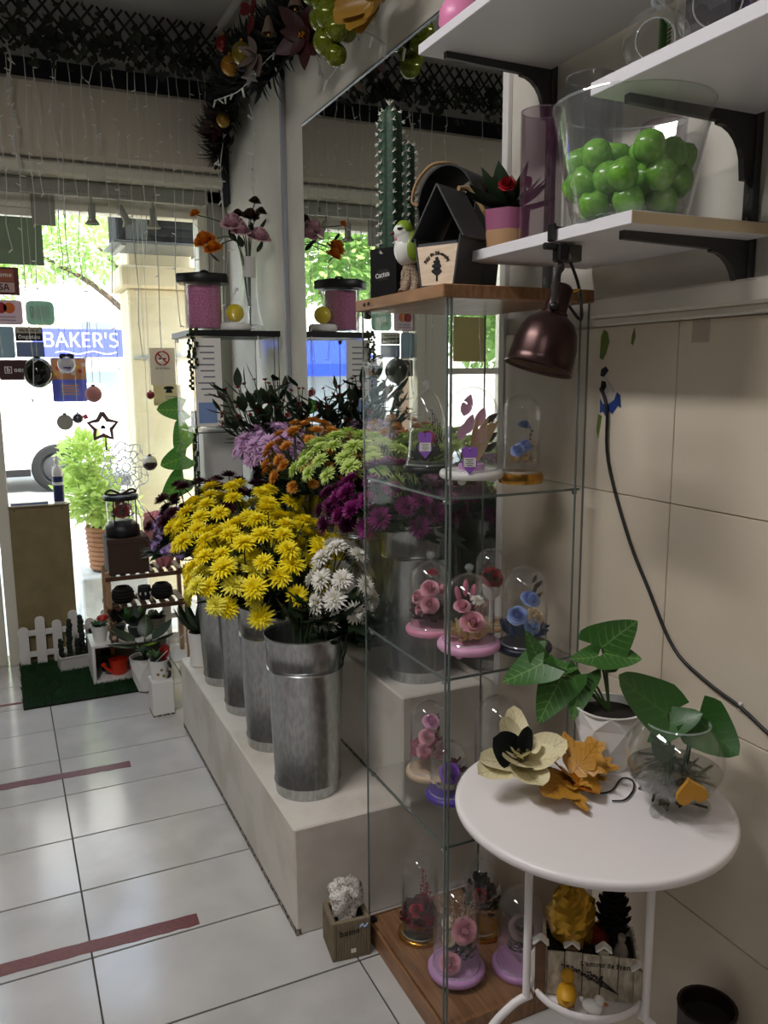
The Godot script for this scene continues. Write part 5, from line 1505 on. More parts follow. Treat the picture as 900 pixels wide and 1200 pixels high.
		part(t, "pebble_bed", Geo.new().ball(Vector3(0, 0.016, 0), Vector3(r * 0.48, 0.010, r * 0.48), 16, 8), mat("grey_moss", Color(0.48, 0.50, 0.46), 0.9))
	var db := thing("dark_box", "tall black box behind the glass globes on the shelf", "box", Vector3(1.075, 1.952, -1.03))
	part(db, "body", bx(Vector3(0, 0.11, 0), Vector3(0.08, 0.22, 0.10), 0.004), M.black_card)
	part(db, "lid", bx(Vector3(0, 0.222, 0), Vector3(0.086, 0.02, 0.106), 0.004), M.black_card)
	var pv := thing("pleated_vase", "pink glass bowl with pleated sides at the near end of the shelf", "vase", Vector3(0.965, 1.952, -0.785))
	var pg := []
	for i in 9:
		pg.append(Vector2(0.05 + 0.028 * sin(i * 0.35), i * 0.014))
	part(pv, "glass", lt(pg, 18), glassy("pink_glass", Color(0.80, 0.45, 0.58), 0.5))
	part(pv, "foot", lt(V2([0, 0, 0.05, 0, 0.05, 0.004, 0, 0.006]), 18), M.pink_glass)
	var sp := thing("purple_sprig", "sprig of dried purple flowers between the globe and the pink vase", "dried flower", Vector3(1.03, 1.952, -0.945))
	part(sp, "stem", Geo.new().tube(curve([Vector3.ZERO, Vector3(0.0, 0.06, 0), Vector3(0.005, 0.12, 0.005)], 3), 0.002, 5), M.stem)
	for i in 12:
		put(sp, "flower_head", mum_geo(2), mat("sprig_purple", Color(0.30, 0.20, 0.45), 0.8), aim(Vector3(rng.randf_range(-0.012, 0.012), 0.05 + i * 0.007, rng.randf_range(-0.012, 0.012)), Vector3(rng.randf() - 0.5, 0.5, rng.randf() - 0.5), 0.0, 0.010))
	var pk := thing("gift_pouch", "pink satin gift pouch standing at the end of the high shelf", "pouch", Vector3(0.925, 2.20, -1.60))
	part(pk, "pouch", lt(V2([0, 0, 0.030, 0, 0.042, 0.02, 0.040, 0.05, 0.016, 0.085, 0.012, 0.09, 0.03, 0.115]), 14), soft("satin_pink", Color(0.92, 0.55, 0.72), 0.3, 0.35))
	part(pk, "ribbon_loop", Geo.new().tube(curve([Vector3(0.01, 0.085, 0.01), Vector3(0.05, 0.06, 0.02), Vector3(0.04, 0.1, 0.02), Vector3(0.01, 0.088, 0.01)], 5), 0.004, 6), M.satin_pink)


func cabinet_top_goods() -> void:
	var Y := 1.68
	var pot := thing("cactus_plant", "tall ribbed artificial cactus in a square black pot on the cabinet top", "cactus", Vector3(0.862, Y, -1.775), "", deg_to_rad(20))
	var pg := Geo.new()
	pg.box(Vector3(0, 0.006, 0), Vector3(0.072, 0.012, 0.072), 0.002)
	for s in [-1.0, 1.0]:
		pg.box(Vector3(s * 0.039, 0.056, 0), Vector3(0.006, 0.112, 0.084), 0.001)
		pg.box(Vector3(0, 0.056, s * 0.039), Vector3(0.072, 0.112, 0.006), 0.001)
	part(pot, "pot", pg, M.black)
	part(pot, "soil", bx(Vector3(0, 0.09, 0), Vector3(0.072, 0.01, 0.072)), M.soil)
	part(pot, "label_plate", bx(Vector3(-0.0425, 0.052, 0.0), Vector3(0.0012, 0.024, 0.034)), M.black_card)
	letters(pot, "Cactus", 0.0105, M.white_paint, Vector3(-0.0436, 0.052, 0.0), Vector3(0, -PI / 2, 0.08), false, true)
	var cm := textured("cactus_green", 0.02, Color(0.09, 0.20, 0.14), Color(0.20, 0.32, 0.22), Vector3(8, 8, 8), 0.6, 0.0, 101)
	var sp := mat("spine", Color(0.90, 0.89, 0.84), 0.8)
	for q in [[Vector3(-0.012, 0.09, -0.004), 0.027, 0.335, "column"], [Vector3(0.020, 0.09, 0.012), 0.022, 0.265, "column"]]:
		var g := Geo.new()
		var rows := 14
		var segs := 36
		var ribs := 6.0
		var at := 0
		for j in rows + 1:
			var u := float(j) / rows
			var rr: float = q[1] * (1.0 if u < 0.9 else sqrt(maxf(0.0, 1.0 - pow((u - 0.9) / 0.1, 2))))
			for i in segs + 1:
				var a := TAU * i / segs
				var w := rr * (0.80 + 0.24 * pow(absf(cos(a * ribs / 2.0)), 1.4))
				g.vert(Vector3(cos(a) * w, u * q[2], sin(a) * w), Vector3.ZERO)
		for j in rows:
			for i in segs:
				var k: int = at + j * (segs + 1) + i
				g.face(k, k + segs + 1, k + segs + 2)
				g.face(k, k + segs + 2, k + 1)
		g.smooth_from(0)
		var col := part(pot, "column", g, cm, q[0])
		var sg := Geo.new()
		for rb in 6:
			var a := TAU * rb / 6.0
			for j in 15:
				var y: float = (j + 0.5) / 15.0 * q[2] * 0.98
				var e: float = q[1] * (1.03 if y < q[2] * 0.9 else 0.75)
				var c := Vector3(cos(a) * e, y, sin(a) * e)
				for s in 5:
					var d := (Vector3(cos(a), 0, sin(a)) + Vector3(sin(s * 2.4 + j), cos(s * 1.9 + j), sin(s * 1.3)) * 0.8).normalized()
					g = sg.tube([c - d * 0.001, c + d * 0.0085], [0.0018, 0.0005], 4, false)
		for s in 14:
			var d := Vector3(cos(s * 2.4), 1.2, sin(s * 2.4)).normalized()
			sg.tube([Vector3(0, q[2] - 0.003, 0), Vector3(0, q[2] - 0.002, 0) + d * 0.014], [0.0018, 0.0003], 4, false)
		part(col, "spines", sg, sp).set_meta("kind", "stuff")

	var rk := thing("driftwood_perch", "knobbly pale driftwood perch under the little bird on the cabinet top", "driftwood", Vector3(0.832, Y, -1.648))
	var dg := Geo.new()
	for q in [[Vector3(-0.02, 0, 0.012), Vector3(-0.004, 0.03, 0.004), Vector3(0.002, 0.062, 0)], [Vector3(0.026, 0, -0.006), Vector3(0.014, 0.026, 0.004), Vector3(0.004, 0.06, 0)], [Vector3(0.0, 0, 0.024), Vector3(0.010, 0.030, 0.012), Vector3(0.0, 0.056, 0.002)], [Vector3(0.012, 0, -0.024), Vector3(-0.006, 0.03, -0.008), Vector3(0.0, 0.06, 0.0)]]:
		dg.tube(curve(q, 5), [0.013, 0.012, 0.0095, 0.011, 0.012, 0.009, 0.010, 0.012, 0.011, 0.013, 0.012], 8)
	part(rk, "wood", dg, textured("driftwood", 0.05, Color(0.30, 0.22, 0.16), Color(0.72, 0.64, 0.54), Vector3(10, 10, 10), 0.8, 0.0, 103, 0.35, 0.6))
	var bd := thing("bird_figurine", "little green and white bird figurine sitting beside the black bird house", "figurine", Vector3(0.829, Y + 0.060, -1.650), "", -1.7)
	bd.scale = Vector3.ONE * 1.12
	var bw := mat("bird_white", Color(0.88, 0.88, 0.84), 0.35)
	var bg := mat("bird_green", Color(0.48, 0.58, 0.14), 0.4)
	part(bd, "body", Geo.new().ball(Vector3(0, 0.030, 0), Vector3(0.024, 0.032, 0.026), 18, 12).ball(Vector3(0, 0.062, 0.010), Vector3(0.017, 0.017, 0.018), 16, 10).tube([Vector3(0, 0.042, 0.002), Vector3(0, 0.062, 0.008)], [0.023, 0.016], 12, false), bw)
	part(bd, "back", Geo.new().ball(Vector3(0, 0.036, -0.007), Vector3(0.0245, 0.032, 0.0245), 16, 10).ball(Vector3(0, 0.067, 0.006), Vector3(0.0175, 0.0175, 0.018), 14, 10), bg)
	for s in [-1.0, 1.0]:
		part(bd, "wing", Geo.new().ball(Vector3(s * 0.021, 0.030, -0.008), Vector3(0.006, 0.024, 0.017), 10, 8), bg)
		part(bd, "eye_stripe", Geo.new().ball(Vector3(s * 0.013, 0.066, 0.018), Vector3(0.004, 0.003, 0.007), 8, 6), M.ink)
	part(bd, "tail", bx(Vector3(0, 0.004, -0.034), Vector3(0.012, 0.004, 0.04), 0.001), bg, Vector3.ZERO, Vector3(0.5, 0, 0))
	part(bd, "beak", Geo.new().tube([Vector3(0, 0.060, 0.026), Vector3(0, 0.056, 0.036)], [0.004, 0.0008], 8), mat("bird_beak", Color(0.35, 0.16, 0.18), 0.5))
	part(bd, "bib", Geo.new().ball(Vector3(0, 0.050, 0.021), Vector3(0.007, 0.006, 0.005), 8, 6), mat("bird_bib", Color(0.80, 0.50, 0.58), 0.6))

	var charcoal := mat("charcoal_board", Color(0.24, 0.245, 0.25), 0.6)
	var ply := textured("plywood", 0.02, Color(0.84, 0.74, 0.62), Color(0.91, 0.83, 0.73), Vector3(3, 12, 3), 0.7, 0.0, 105)
	var h := thing("bird_house", "charcoal bird house with open gable and a tree printed on its wooden front", "bird house", Vector3(0.858, Y, -1.512), "", deg_to_rad(-62))
	house_shell(h, 0.038, 0.054, 0.098, 0.196, 0.10, charcoal, false)
	house_print(h, 0.0365, 0.048, 0.0, 0.080, 0.0470, ply)
	var h2 := thing("bird_house", "black rounded bird house with a rope handle behind the gabled one", "bird house", Vector3(0.962, Y, -1.648), "", deg_to_rad(-58))
	house_shell(h2, 0.050, 0.070, 0.185, 0.268, 0.14, M.black_card, true)
	house_print(h2, 0.048, 0.058, 0.03, 0.118, 0.064, ply)
	part(h2, "rope", Geo.new().tube(curve([Vector3(-0.068, 0.190, 0.073), Vector3(-0.080, 0.200, 0.077), Vector3(-0.068, 0.238, 0.077), Vector3(-0.035, 0.268, 0.074), Vector3(-0.01, 0.275, 0.05), Vector3(0.0, 0.274, 0.02)], 6), 0.0035, 8), M.rope)
	part(h, "rope", Geo.new().tube(curve([Vector3(0.006, 0.198, -0.02), Vector3(0.016, 0.198, -0.045), Vector3(0.036, 0.170, -0.054), Vector3(0.054, 0.138, -0.058), Vector3(0.062, 0.115, -0.056)], 6), 0.005, 8), M.rope)


func house_shell(h: Node3D, b: float, e: float, ye: float, yt: float, d: float, m: Material, rounded: bool) -> void:
	var t := 0.004
	var g := Geo.new()
	for s in [-1.0, 1.0]:
		var lean := Basis(Vector3(0, 0, 1), -s * atan2(e - b, ye))
		g.box(Vector3.ZERO, Vector3(t, ye, d), 0.0008, Transform3D(lean, Vector3(s * (b + e) / 2, ye / 2, 0)))
	part(h, "side_board", g, m)
	part(h, "floor_board", bx(Vector3(0, t / 2, 0), Vector3(b * 2, t, d), 0.0008), m)
	if rounded:
		var pts := PackedVector2Array()
		for i in 21:
			var a := PI * i / 20.0
			pts.append(Vector2(cos(a) * e, ye + sin(a) * (yt - ye)))
		for i in 21:
			var a := PI - PI * i / 20.0
			pts.append(Vector2(cos(a) * (e - t), ye + sin(a) * (yt - ye - t)))
		part(h, "roof_board", Geo.new().prism(pts, d + 0.004), m)
	else:
		for s in [-1.0, 1.0]:
			var dir := Vector2(s * (e + 0.008), ye - 0.006 - yt)
			var r := Transform3D(Basis(Vector3(0, 0, 1), atan2(dir.y, dir.x)), Vector3(s * (e + 0.008) / 2, (ye - 0.006 + yt) / 2, 0))
			part(h, "roof_board", Geo.new().box(Vector3.ZERO, Vector3(dir.length(), t, d + 0.004), 0.0008, r), m)
		part(h, "front_rail", span(-e + 0.008, e - 0.008, 0.080, 0.086, d / 2 - 0.006, d / 2 - 0.002), m)
	part(h, "back_board", Geo.new().prism(PackedVector2Array([Vector2(-b, 0.004), Vector2(b, 0.004), Vector2(e - 0.003, ye), Vector2(0.0, yt - 0.01), Vector2(-e + 0.003, ye)]), 0.003, Transform3D(Basis(), Vector3(0, 0, -d / 2 + 0.004))), m)


func house_print(h: Node3D, b: float, e: float, y0: float, y1: float, z: float, ply: Material) -> void:
	var p := part(h, "front_panel", Geo.new().prism(PackedVector2Array([Vector2(-b, y0 + 0.004), Vector2(b, y0 + 0.004), Vector2(e, y1), Vector2(-e, y1)]), 0.004, Transform3D(Basis(), Vector3(0, 0, z))), ply)
	var tg := Geo.new()
	var zt := z + 0.0025
	var base := y0 + 0.012
	tg.box(Vector3(0, base + 0.006, zt), Vector3(0.004, 0.014, 0.0008))
	for q in [[0.0, 0.018, 0.013], [0.0, 0.028, 0.012], [0.0, 0.036, 0.009], [0.0, 0.043, 0.005]]:
		var bl := PackedVector2Array()
		for i in 18:
			var a := TAU * i / 18.0
			var rr: float = q[2] * (0.9 + 0.12 * sin(i * 5.0))
			bl.append(Vector2(cos(a) * rr, base + q[1] + sin(a) * rr * 0.62))
		tg.prism(bl, 0.0008, Transform3D(Basis(), Vector3(0, 0, zt)))
	part(p, "tree_print", tg, M.ink)
	var msg := "Enjoy the life everyday"
	var n := msg.length()
	for i in n:
		if msg[i] == " ":
			continue
		var a := lerpf(2.55, 0.60, float(i) / (n - 1))
		var l := letters(p, msg[i], 0.0066, M.ink, Vector3(cos(a) * 0.033, base + 0.018 + sin(a) * 0.035, zt), Vector3(0, 0, a - PI / 2), true, true)
		l.name = "printed_letter"


func moss(p: Node3D, called: String, c: Vector3, r: Vector3, n: int, size: float, m: Material, sd: int) -> void:
	var g := RandomNumberGenerator.new()
	g.seed = sd
	var q := Geo.new()
	for k in n:
		var d := Vector3(g.randfn(), absf(g.randfn()) * 0.8, g.randfn()).normalized()
		q.petal(grow(c + d * r * g.randf_range(0.5, 1.0), d + Vector3(g.randf() - 0.5, g.randf() - 0.3, g.randf() - 0.5), Vector3.UP), size * g.randf_range(0.7, 1.3), size * 0.4, 0.8, 0.4, "round", 3, 1, 0.1)
	part(p, called, q, m).set_meta("kind", "stuff")


func sprig(p: Node3D, called: String, a: Vector3, b: Vector3, n: int, size: float, m: Material, sd: int) -> void:
	var g := RandomNumberGenerator.new()
	g.seed = sd
	var q := Geo.new().tube(curve([a, a.lerp(b, 0.5) + Vector3(0.004, 0, 0.003), b], 4), 0.0010, 4)
	for k in n:
		var u := (k + 1.0) / n
		q.ball(a.lerp(b, u) + Vector3(g.randf_range(-1, 1), g.randf_range(-0.6, 0.6), g.randf_range(-1, 1)) * size * 2.2, Vector3.ONE * size * g.randf_range(0.7, 1.2), 6, 4)
	part(p, called, q, m)


func cloche(label: String, at: Vector3, r: float, h: float, base_h: float, base_m: Material, knob: bool, bell: bool = false, feet: bool = false) -> Node3D:
	var t := thing("glass_cloche", label, "glass dome", at, "flower domes in the glass cabinet")
	var y0 := 0.0
	if feet:
		y0 = 0.014
		for k in 3:
			part(t, "bun_foot", Geo.new().ball(Vector3(cos(TAU * k / 3.0 + 0.5) * r * 0.62, 0.008, sin(TAU * k / 3.0 + 0.5) * r * 0.62), Vector3(0.010, 0.008, 0.010), 10, 8), base_m)
	var b := base_h
	part(t, "base", lt(V2([0, y0, r * 0.96, y0, r, y0 + b * 0.25, r, y0 + b * 0.65, r * 0.95, y0 + b * 0.95, r * 0.82, y0 + b, 0, y0 + b]), 40), base_m)
	var rd := r * 0.80
	var yb := y0 + b
	var hd := h - yb - (0.022 if knob else 0.0)
	var pr := []
	if bell:
		pr = [Vector2(rd * 1.12, yb), Vector2(rd * 1.0, yb + 0.02), Vector2(rd * 0.92, yb + hd * 0.4)]
		for k in 10:
			var a := lerpf(0.15, PI / 2, k / 9.0)
			pr.append(Vector2(cos(a) * rd * 0.92, yb + hd * 0.45 + sin(a) * hd * 0.55))
	else:
		pr = [Vector2(rd * 1.03, yb), Vector2(rd, yb + 0.003), Vector2(rd, yb + hd - rd)]
		for k in 10:
			var a := lerpf(0.12, PI / 2, k / 9.0)
			pr.append(Vector2(cos(a) * rd, yb + hd - rd + sin(a) * rd))
	var both := pr.duplicate()
	for k in pr.size():
		var q: Vector2 = pr[pr.size() - 1 - k]
		both.append(Vector2(maxf(0.0, q.x - 0.0018), q.y - (0.0018 if q.y > yb + 0.01 else 0.0)))
	part(t, "glass_dome", lt(both, 40), M.dome)
	part(t, "dome_rim", Geo.new().lathe(V2([rd * 1.03, yb, rd * 1.05, yb + 0.002, rd * 1.02, yb + 0.004, rd * 1.0, yb + 0.002, rd * 1.03, yb]), 40), glassy("rim_dome", Color(0.85, 0.88, 0.88), 0.3))
	if knob:
		part(t, "knob", lt(V2([0, yb + hd - 0.001, 0.005, yb + hd, 0.004, yb + hd + 0.005, 0.010, yb + hd + 0.010, 0.011, yb + hd + 0.015, 0.007, yb + hd + 0.021, 0, yb + hd + 0.022]), 18), glassy("knob_glass", Color(0.8, 0.84, 0.84), 0.2))
	t.set_meta("floor", yb)
	return t


func roses(t: Node3D, list: Array) -> void:
	for q in list:
		put(t, "rose", rose_geo(), q[0], aim(q[1], q[2], 0.3 * q[1].x * 100.0, q[3] * 0.84))


func heart_tag(t: Node3D, at: Vector3, turn: float) -> void:
	var purple := mat("tag_purple", Color(0.56, 0.34, 0.74), 0.5)
	var two := PackedVector2Array()
	for i in 12:
		var a := PI * i / 11.0
		two.append(Vector2(0.0085 + cos(a) * 0.0085, 0.022 + sin(a) * 0.007))
	for i in 12:
		var a := PI * i / 11.0
		two.append(Vector2(-0.0085 + cos(a) * 0.0085, 0.022 + sin(a) * 0.007))
	two.append_array([Vector2(-0.016, 0.010), Vector2(-0.013, 0.002), Vector2(-0.017, -0.004), Vector2(-0.016, -0.014), Vector2(0, -0.034), Vector2(0.016, -0.014), Vector2(0.017, -0.004), Vector2(0.013, 0.002), Vector2(0.016, 0.010)])
	var g := part(t, "price_tag", Geo.new().prism(two, 0.0012), purple, at, Vector3(0, turn, 0), "purple double heart price tag")
	part(g, "paper_label", bx(Vector3(0, -0.006, 0.001), Vector3(0.027, 0.020, 0.0006)), M.paper)
	for k in 4:
		part(g, "printed_line", bx(Vector3(0, 0.000 - k * 0.0042, 0.0015), Vector3(0.018 - 0.005 * (k % 2), 0.0014, 0.0004)), M.ink)
	part(g, "punch_hole", Geo.new().tube([Vector3(0, 0.02, 0.0004), Vector3(0, 0.02, 0.0011)], 0.0016, 8), M.ink)


func cloches() -> void:
	var pinkb := mat("base_pink", Color(0.88, 0.58, 0.68), 0.4)
	var mauveb := mat("base_mauve", Color(0.80, 0.60, 0.80), 0.4)
	var y1 := 1.258
	var y2 := 0.872
	var y3 := 0.486
	var y0 := 0.055
	var dark := mat("dark_twig", Color(0.14, 0.06, 0.05), 0.8)
	# top shelf
	var a := cloche("bell shaped glass cloche with dark red roses on a black base, top shelf", Vector3(0.945, y1, -1.775), 0.060, 0.235, 0.016, M.black, true, true, true)
	moss(a, "moss", Vector3(0, 0.04, 0), Vector3(0.03, 0.03, 0.03), 60, 0.024, mat("moss_black", Color(0.06, 0.04, 0.04), 0.9), 1)
	roses(a, [[M.rose_crimson, Vector3(-0.006, 0.095, 0.012), Vector3(-0.3, 0.8, 0.6), 0.9], [M.rose_red, Vector3(0.016, 0.085, -0.008), Vector3(0.4, 0.8, 0.2), 0.75]])
	for k in 5:
		sprig(a, "dried_sprig", Vector3(0.012, 0.06, -0.004 + 0.005 * k), Vector3(0.020 + 0.004 * k, 0.165 - 0.012 * k, -0.012 + 0.006 * k), 10, 0.0022, dark, 30 + k)
	heart_tag(a, Vector3(-0.034, 0.085, 0.055), -0.5)
	var b := cloche("glass dome with mauve petals and feathers on a white wooden stand, top shelf", Vector3(0.980, y1, -1.622), 0.074, 0.222, 0.018, M.white_paint, false, false, true)
	part(b, "pink_block", lt(V2([0, 0.032, 0.03, 0.032, 0.03, 0.045, 0, 0.045]), 20), mauveb)
	for k in 7:
		var x := -0.012 + 0.009 * k
		put(b, "feather_grass", lib_leaf("long"), M.moss_cream, grow(Vector3(0.012, 0.045, 0), Vector3(x - 0.005, 0.10 + 0.012 * (k % 3), 0.012 * (k % 3 - 1)), Vector3(0, 0, 1), 0.12))
	for q in [[Vector3(-0.028, 0.155, 0.01), 0.06], [Vector3(-0.022, 0.115, 0.012), 0.055], [Vector3(-0.032, 0.10, 0.0), 0.05], [Vector3(0.006, 0.13, 0.015), 0.055], [Vector3(0.008, 0.09, 0.012), 0.05]]:
		put(b, "petal", lib_leaf("leaf"), M.rose_mauve, grow(q[0], Vector3(0.1, 0.9, 0.3), Vector3(-0.4, 0, 1), q[1]))
	for k in 4:
		put(b, "dark_leaf", lib_leaf("leaf"), dark, grow(Vector3(0.035, 0.07 + 0.022 * k, 0.0), Vector3(0.6, 0.7, 0.3), Vector3(0, 0, 1), 0.04))
	sprig(b, "berry_sprig", Vector3(0.0, 0.05, 0), Vector3(0.004, 0.15, 0.0), 9, 0.002, dark, 41)
	heart_tag(b, Vector3(-0.042, 0.062, 0.062), -0.5)
	var c := cloche("glass dome with pale blue flowers on a gold base, top shelf", Vector3(1.088, y1, -1.580), 0.052, 0.205, 0.024, M.gold, false)
	moss(c, "moss", Vector3(0, 0.045, 0), Vector3(0.024, 0.03, 0.024), 60, 0.016, M.moss_cream, 3)
	roses(c, [[M.rose_blue, Vector3(-0.020, 0.075, 0.014), Vector3(-0.5, 0.6, 0.6), 0.7], [M.rose_blue, Vector3(0.0, 0.085, 0.016), Vector3(-0.1, 0.6, 0.8), 0.7], [M.rose_blue, Vector3(0.006, 0.128, 0.0), Vector3(0.1, 0.9, 0.3), 0.7], [M.rose_cream, Vector3(0.020, 0.085, 0.010), Vector3(0.5, 0.6, 0.5), 0.55]])
	sprig(c, "berry_sprig", Vector3(0.006, 0.05, 0.01), Vector3(-0.024, 0.09, 0.022), 8, 0.004, M.rose_blue, 42)
	sprig(c, "berry_sprig", Vector3(0.006, 0.07, 0.01), Vector3(0.024, 0.13, 0.0), 8, 0.0035, dark, 43)

	# middle shelf
	var d := cloche("glass dome of pink roses and burgundy moss, middle shelf at the back", Vector3(0.938, y2, -1.742), 0.062, 0.205, 0.016, pinkb, true)
	moss(d, "moss", Vector3(0, 0.035, 0), Vector3(0.036, 0.03, 0.036), 160, 0.026, M.moss_burgundy, 4)
	roses(d, [[M.rose_pink, Vector3(-0.008, 0.112, 0.012), Vector3(-0.3, 0.6, 0.7), 1.0], [M.rose_pink, Vector3(-0.016, 0.078, 0.026), Vector3(-0.4, 0.4, 0.8), 1.0], [M.rose_pink, Vector3(-0.032, 0.092, 0.0), Vector3(-0.8, 0.4, 0.2), 0.8], [M.rose_pink, Vector3(0.018, 0.105, 0.008), Vector3(0.5, 0.6, 0.4), 0.9], [M.rose_pink, Vector3(-0.032, 0.062, 0.01), Vector3(-0.8, 0.2, 0.4), 0.7], [M.rose_crimson, Vector3(0.006, 0.148, 0.0), Vector3(0, 1, 0.2), 0.6]])
	var e := cloche("glass dome with pink roses over cream moss, middle shelf at the front", Vector3(0.940, y2, -1.560), 0.073, 0.212, 0.018, mat("base_lilac", Color(0.90, 0.66, 0.80), 0.4), true, false, true)
	moss(e, "moss", Vector3(0, 0.042, 0), Vector3(0.042, 0.018, 0.042), 200, 0.022, M.moss_cream, 5)
	roses(e, [[M.rose_pink, Vector3(-0.002, 0.075, 0.018), Vector3(-0.25, 0.6, 0.75), 1.25], [M.rose_pink, Vector3(-0.018, 0.112, 0.0), Vector3(-0.2, 0.9, 0.4), 0.85]])
	put(e, "white_flower", mum_geo(0), M.white_petal, aim(Vector3(0.016, 0.125, 0.01), Vector3(0.1, 0.9, 0.4), 0.0, 0.020))
	for k in 3:
		put(e, "bunny_tail", Geo.new().ball(Vector3(0, 0, 0), Vector3(0.007, 0.020, 0.007), 10, 8), M.moss_pink, Transform3D(Basis(Vector3(0, 0, 1), 0.25 - 0.25 * k), Vector3(-0.022 + 0.02 * k, 0.14 + 0.012 * (k % 2), -0.012)))
	for k in 4:
		sprig(e, "berry_sprig", Vector3(0.018, 0.06, 0), Vector3(0.018 + 0.008 * k, 0.12, -0.01 + 0.008 * k), 8, 0.0024, M.moss_pink, 50 + k)
	var f := cloche("glass dome with a single dark red rose, middle shelf in the rear corner", Vector3(1.092, y2, -1.705), 0.050, 0.205, 0.014, mat("base_tan", Color(0.70, 0.58, 0.42), 0.5), false)
	part(f, "white_stand", lt(V2([0, 0.014, 0.006, 0.014, 0.005, 0.07, 0.020, 0.085, 0.024, 0.11, 0, 0.11]), 16), M.white_paint)
	roses(f, [[M.rose_red, Vector3(0, 0.128, 0.004), Vector3(-0.2, 0.5, 0.7), 1.15], [M.rose_red, Vector3(0.004, 0.132, -0.01), Vector3(0.2, 0.8, -0.3), 1.0]])
	moss(f, "leaf_collar", Vector3(0, 0.12, 0), Vector3(0.022, 0.014, 0.022), 24, 0.022, M.leaf_dark, 6)
	var h := cloche("glass dome of blue and cream roses on a dark base, middle shelf", Vector3(1.070, y2, -1.528), 0.066, 0.200, 0.016, mat("base_navy", Color(0.13, 0.14, 0.22), 0.4), false)
	moss(h, "moss", Vector3(0, 0.035, 0), Vector3(0.042, 0.028, 0.042), 190, 0.026, M.moss_blue, 7)
	roses(h, [[M.rose_blue, Vector3(-0.030, 0.088, 0.016), Vector3(-0.5, 0.6, 0.6), 1.0], [M.rose_blue, Vector3(0.010, 0.118, 0.006), Vector3(0.0, 0.8, 0.5), 1.0], [M.rose_cream, Vector3(0.006, 0.085, 0.030), Vector3(0.0, 0.5, 0.8), 0.95], [M.rose_blue, Vector3(-0.004, 0.066, 0.036), Vector3(-0.1, 0.3, 0.9), 0.85]])
	for k in 5:
		put(h, "dark_leaf", lib_leaf("leaf"), dark, grow(Vector3(0.024, 0.10 + 0.014 * k, 0.0), Vector3(0.5 if k % 2 else -0.2, 0.8, 0.3), Vector3(0, 0, 1), 0.032))

	# lower shelf
	var i := cloche("glass dome of pink pompon flowers on a cream base, lower shelf", Vector3(0.938, y3, -1.752), 0.058, 0.200, 0.016, mat("base_cream", Color(0.84, 0.74, 0.62), 0.4), false)
	moss(i, "moss", Vector3(0, 0.05, 0), Vector3(0.032, 0.04, 0.032), 180, 0.024, M.moss_pink, 8)
	roses(i, [[M.rose_pink, Vector3(-0.012, 0.108, 0.014), Vector3(-0.3, 0.6, 0.7), 0.9], [M.rose_mauve, Vector3(0.004, 0.142, 0.006), Vector3(-0.1, 0.8, 0.5), 0.95], [M.rose_pink, Vector3(-0.022, 0.075, 0.016), Vector3(-0.5, 0.4, 0.7), 0.8]])
	for k in 4:
		sprig(i, "berry_sprig", Vector3(0.018, 0.08, 0.008), Vector3(0.020 + 0.006 * (k % 2), 0.168 - 0.012 * k, 0.004 * k), 8, 0.0028, [M.gold_eye, M.moss_burgundy][k % 2], 60 + k)
	var j := cloche("small glass dome with a purple rose on a violet base, lower shelf", Vector3(0.928, y3, -1.628), 0.057, 0.145, 0.014, mat("base_violet", Color(0.32, 0.22, 0.62), 0.4), false)
	moss(j, "moss", Vector3(0, 0.025, 0), Vector3(0.034, 0.022, 0.034), 90, 0.016, M.rose_cream, 9)
	roses(j, [[M.rose_purple, Vector3(-0.008, 0.070, 0.018), Vector3(-0.3, 0.5, 0.8), 1.1]])
	put(j, "white_petal", lib_leaf("leaf"), M.white_petal, grow(Vector3(0.016, 0.07, 0.01), Vector3(0.3, 0.9, 0.2), Vector3(0, 0, 1), 0.05))
	moss(j, "plum_filler", Vector3(0.018, 0.06, 0.0), Vector3(0.018, 0.03, 0.018), 50, 0.016, M.moss_burgundy, 10)
	var l := cloche("large glass dome with dark plum flowers on a black base behind the white table", Vector3(1.005, y3, -1.522), 0.074, 0.285, 0.018, M.black, false)
	moss(l, "plum_filler", Vector3(0, 0.07, 0), Vector3(0.045, 0.06, 0.045), 200, 0.022, soft("moss_plum", Color(0.20, 0.07, 0.14), 0.2), 11)
	roses(l, [[M.rose_red, Vector3(-0.02, 0.12, 0.02), Vector3(-0.4, 0.6, 0.6), 1.0], [M.rose_purple, Vector3(0.016, 0.13, 0.01), Vector3(0.3, 0.8, 0.4), 0.9]])

	# on the wooden base
	var m := cloche("glass dome of crimson dried flowers with gold rim on the wooden base", Vector3(0.898, y0, -1.722), 0.058, 0.235, 0.014, M.gold, false)
	moss(m, "moss", Vector3(0, 0.035, 0), Vector3(0.036, 0.05, 0.036), 200, 0.028, soft("moss_crimson", Color(0.36, 0.03, 0.12), 0.25), 12)
	roses(m, [[M.rose_crimson, Vector3(-0.018, 0.085, 0.016), Vector3(-0.4, 0.6, 0.6), 0.8], [M.rose_crimson, Vector3(-0.026, 0.055, 0.014), Vector3(-0.6, 0.3, 0.6), 0.8], [M.rose_crimson, Vector3(0.004, 0.06, 0.032), Vector3(0.0, 0.3, 0.9), 0.8]])
	for k in 7:
		sprig(m, "berry_sprig", Vector3(0.006, 0.07, 0.0), Vector3(0.008 + 0.005 * k, 0.185 - 0.016 * k, 0.006 * (k % 3)), 12, 0.0026, mat("berry_crimson", Color(0.62, 0.10, 0.25), 0.5), 70 + k)
	var n := cloche("glass dome with a large pink rose on a mauve base, front bottom", Vector3(0.910, y0, -1.552), 0.070, 0.250, 0.018, mauveb, false, false, true)
	moss(n, "grey_filler", Vector3(0.012, 0.06, 0.0), Vector3(0.034, 0.035, 0.034), 110, 0.016, mat("grey_filler", Color(0.34, 0.26, 0.28), 0.9), 13)
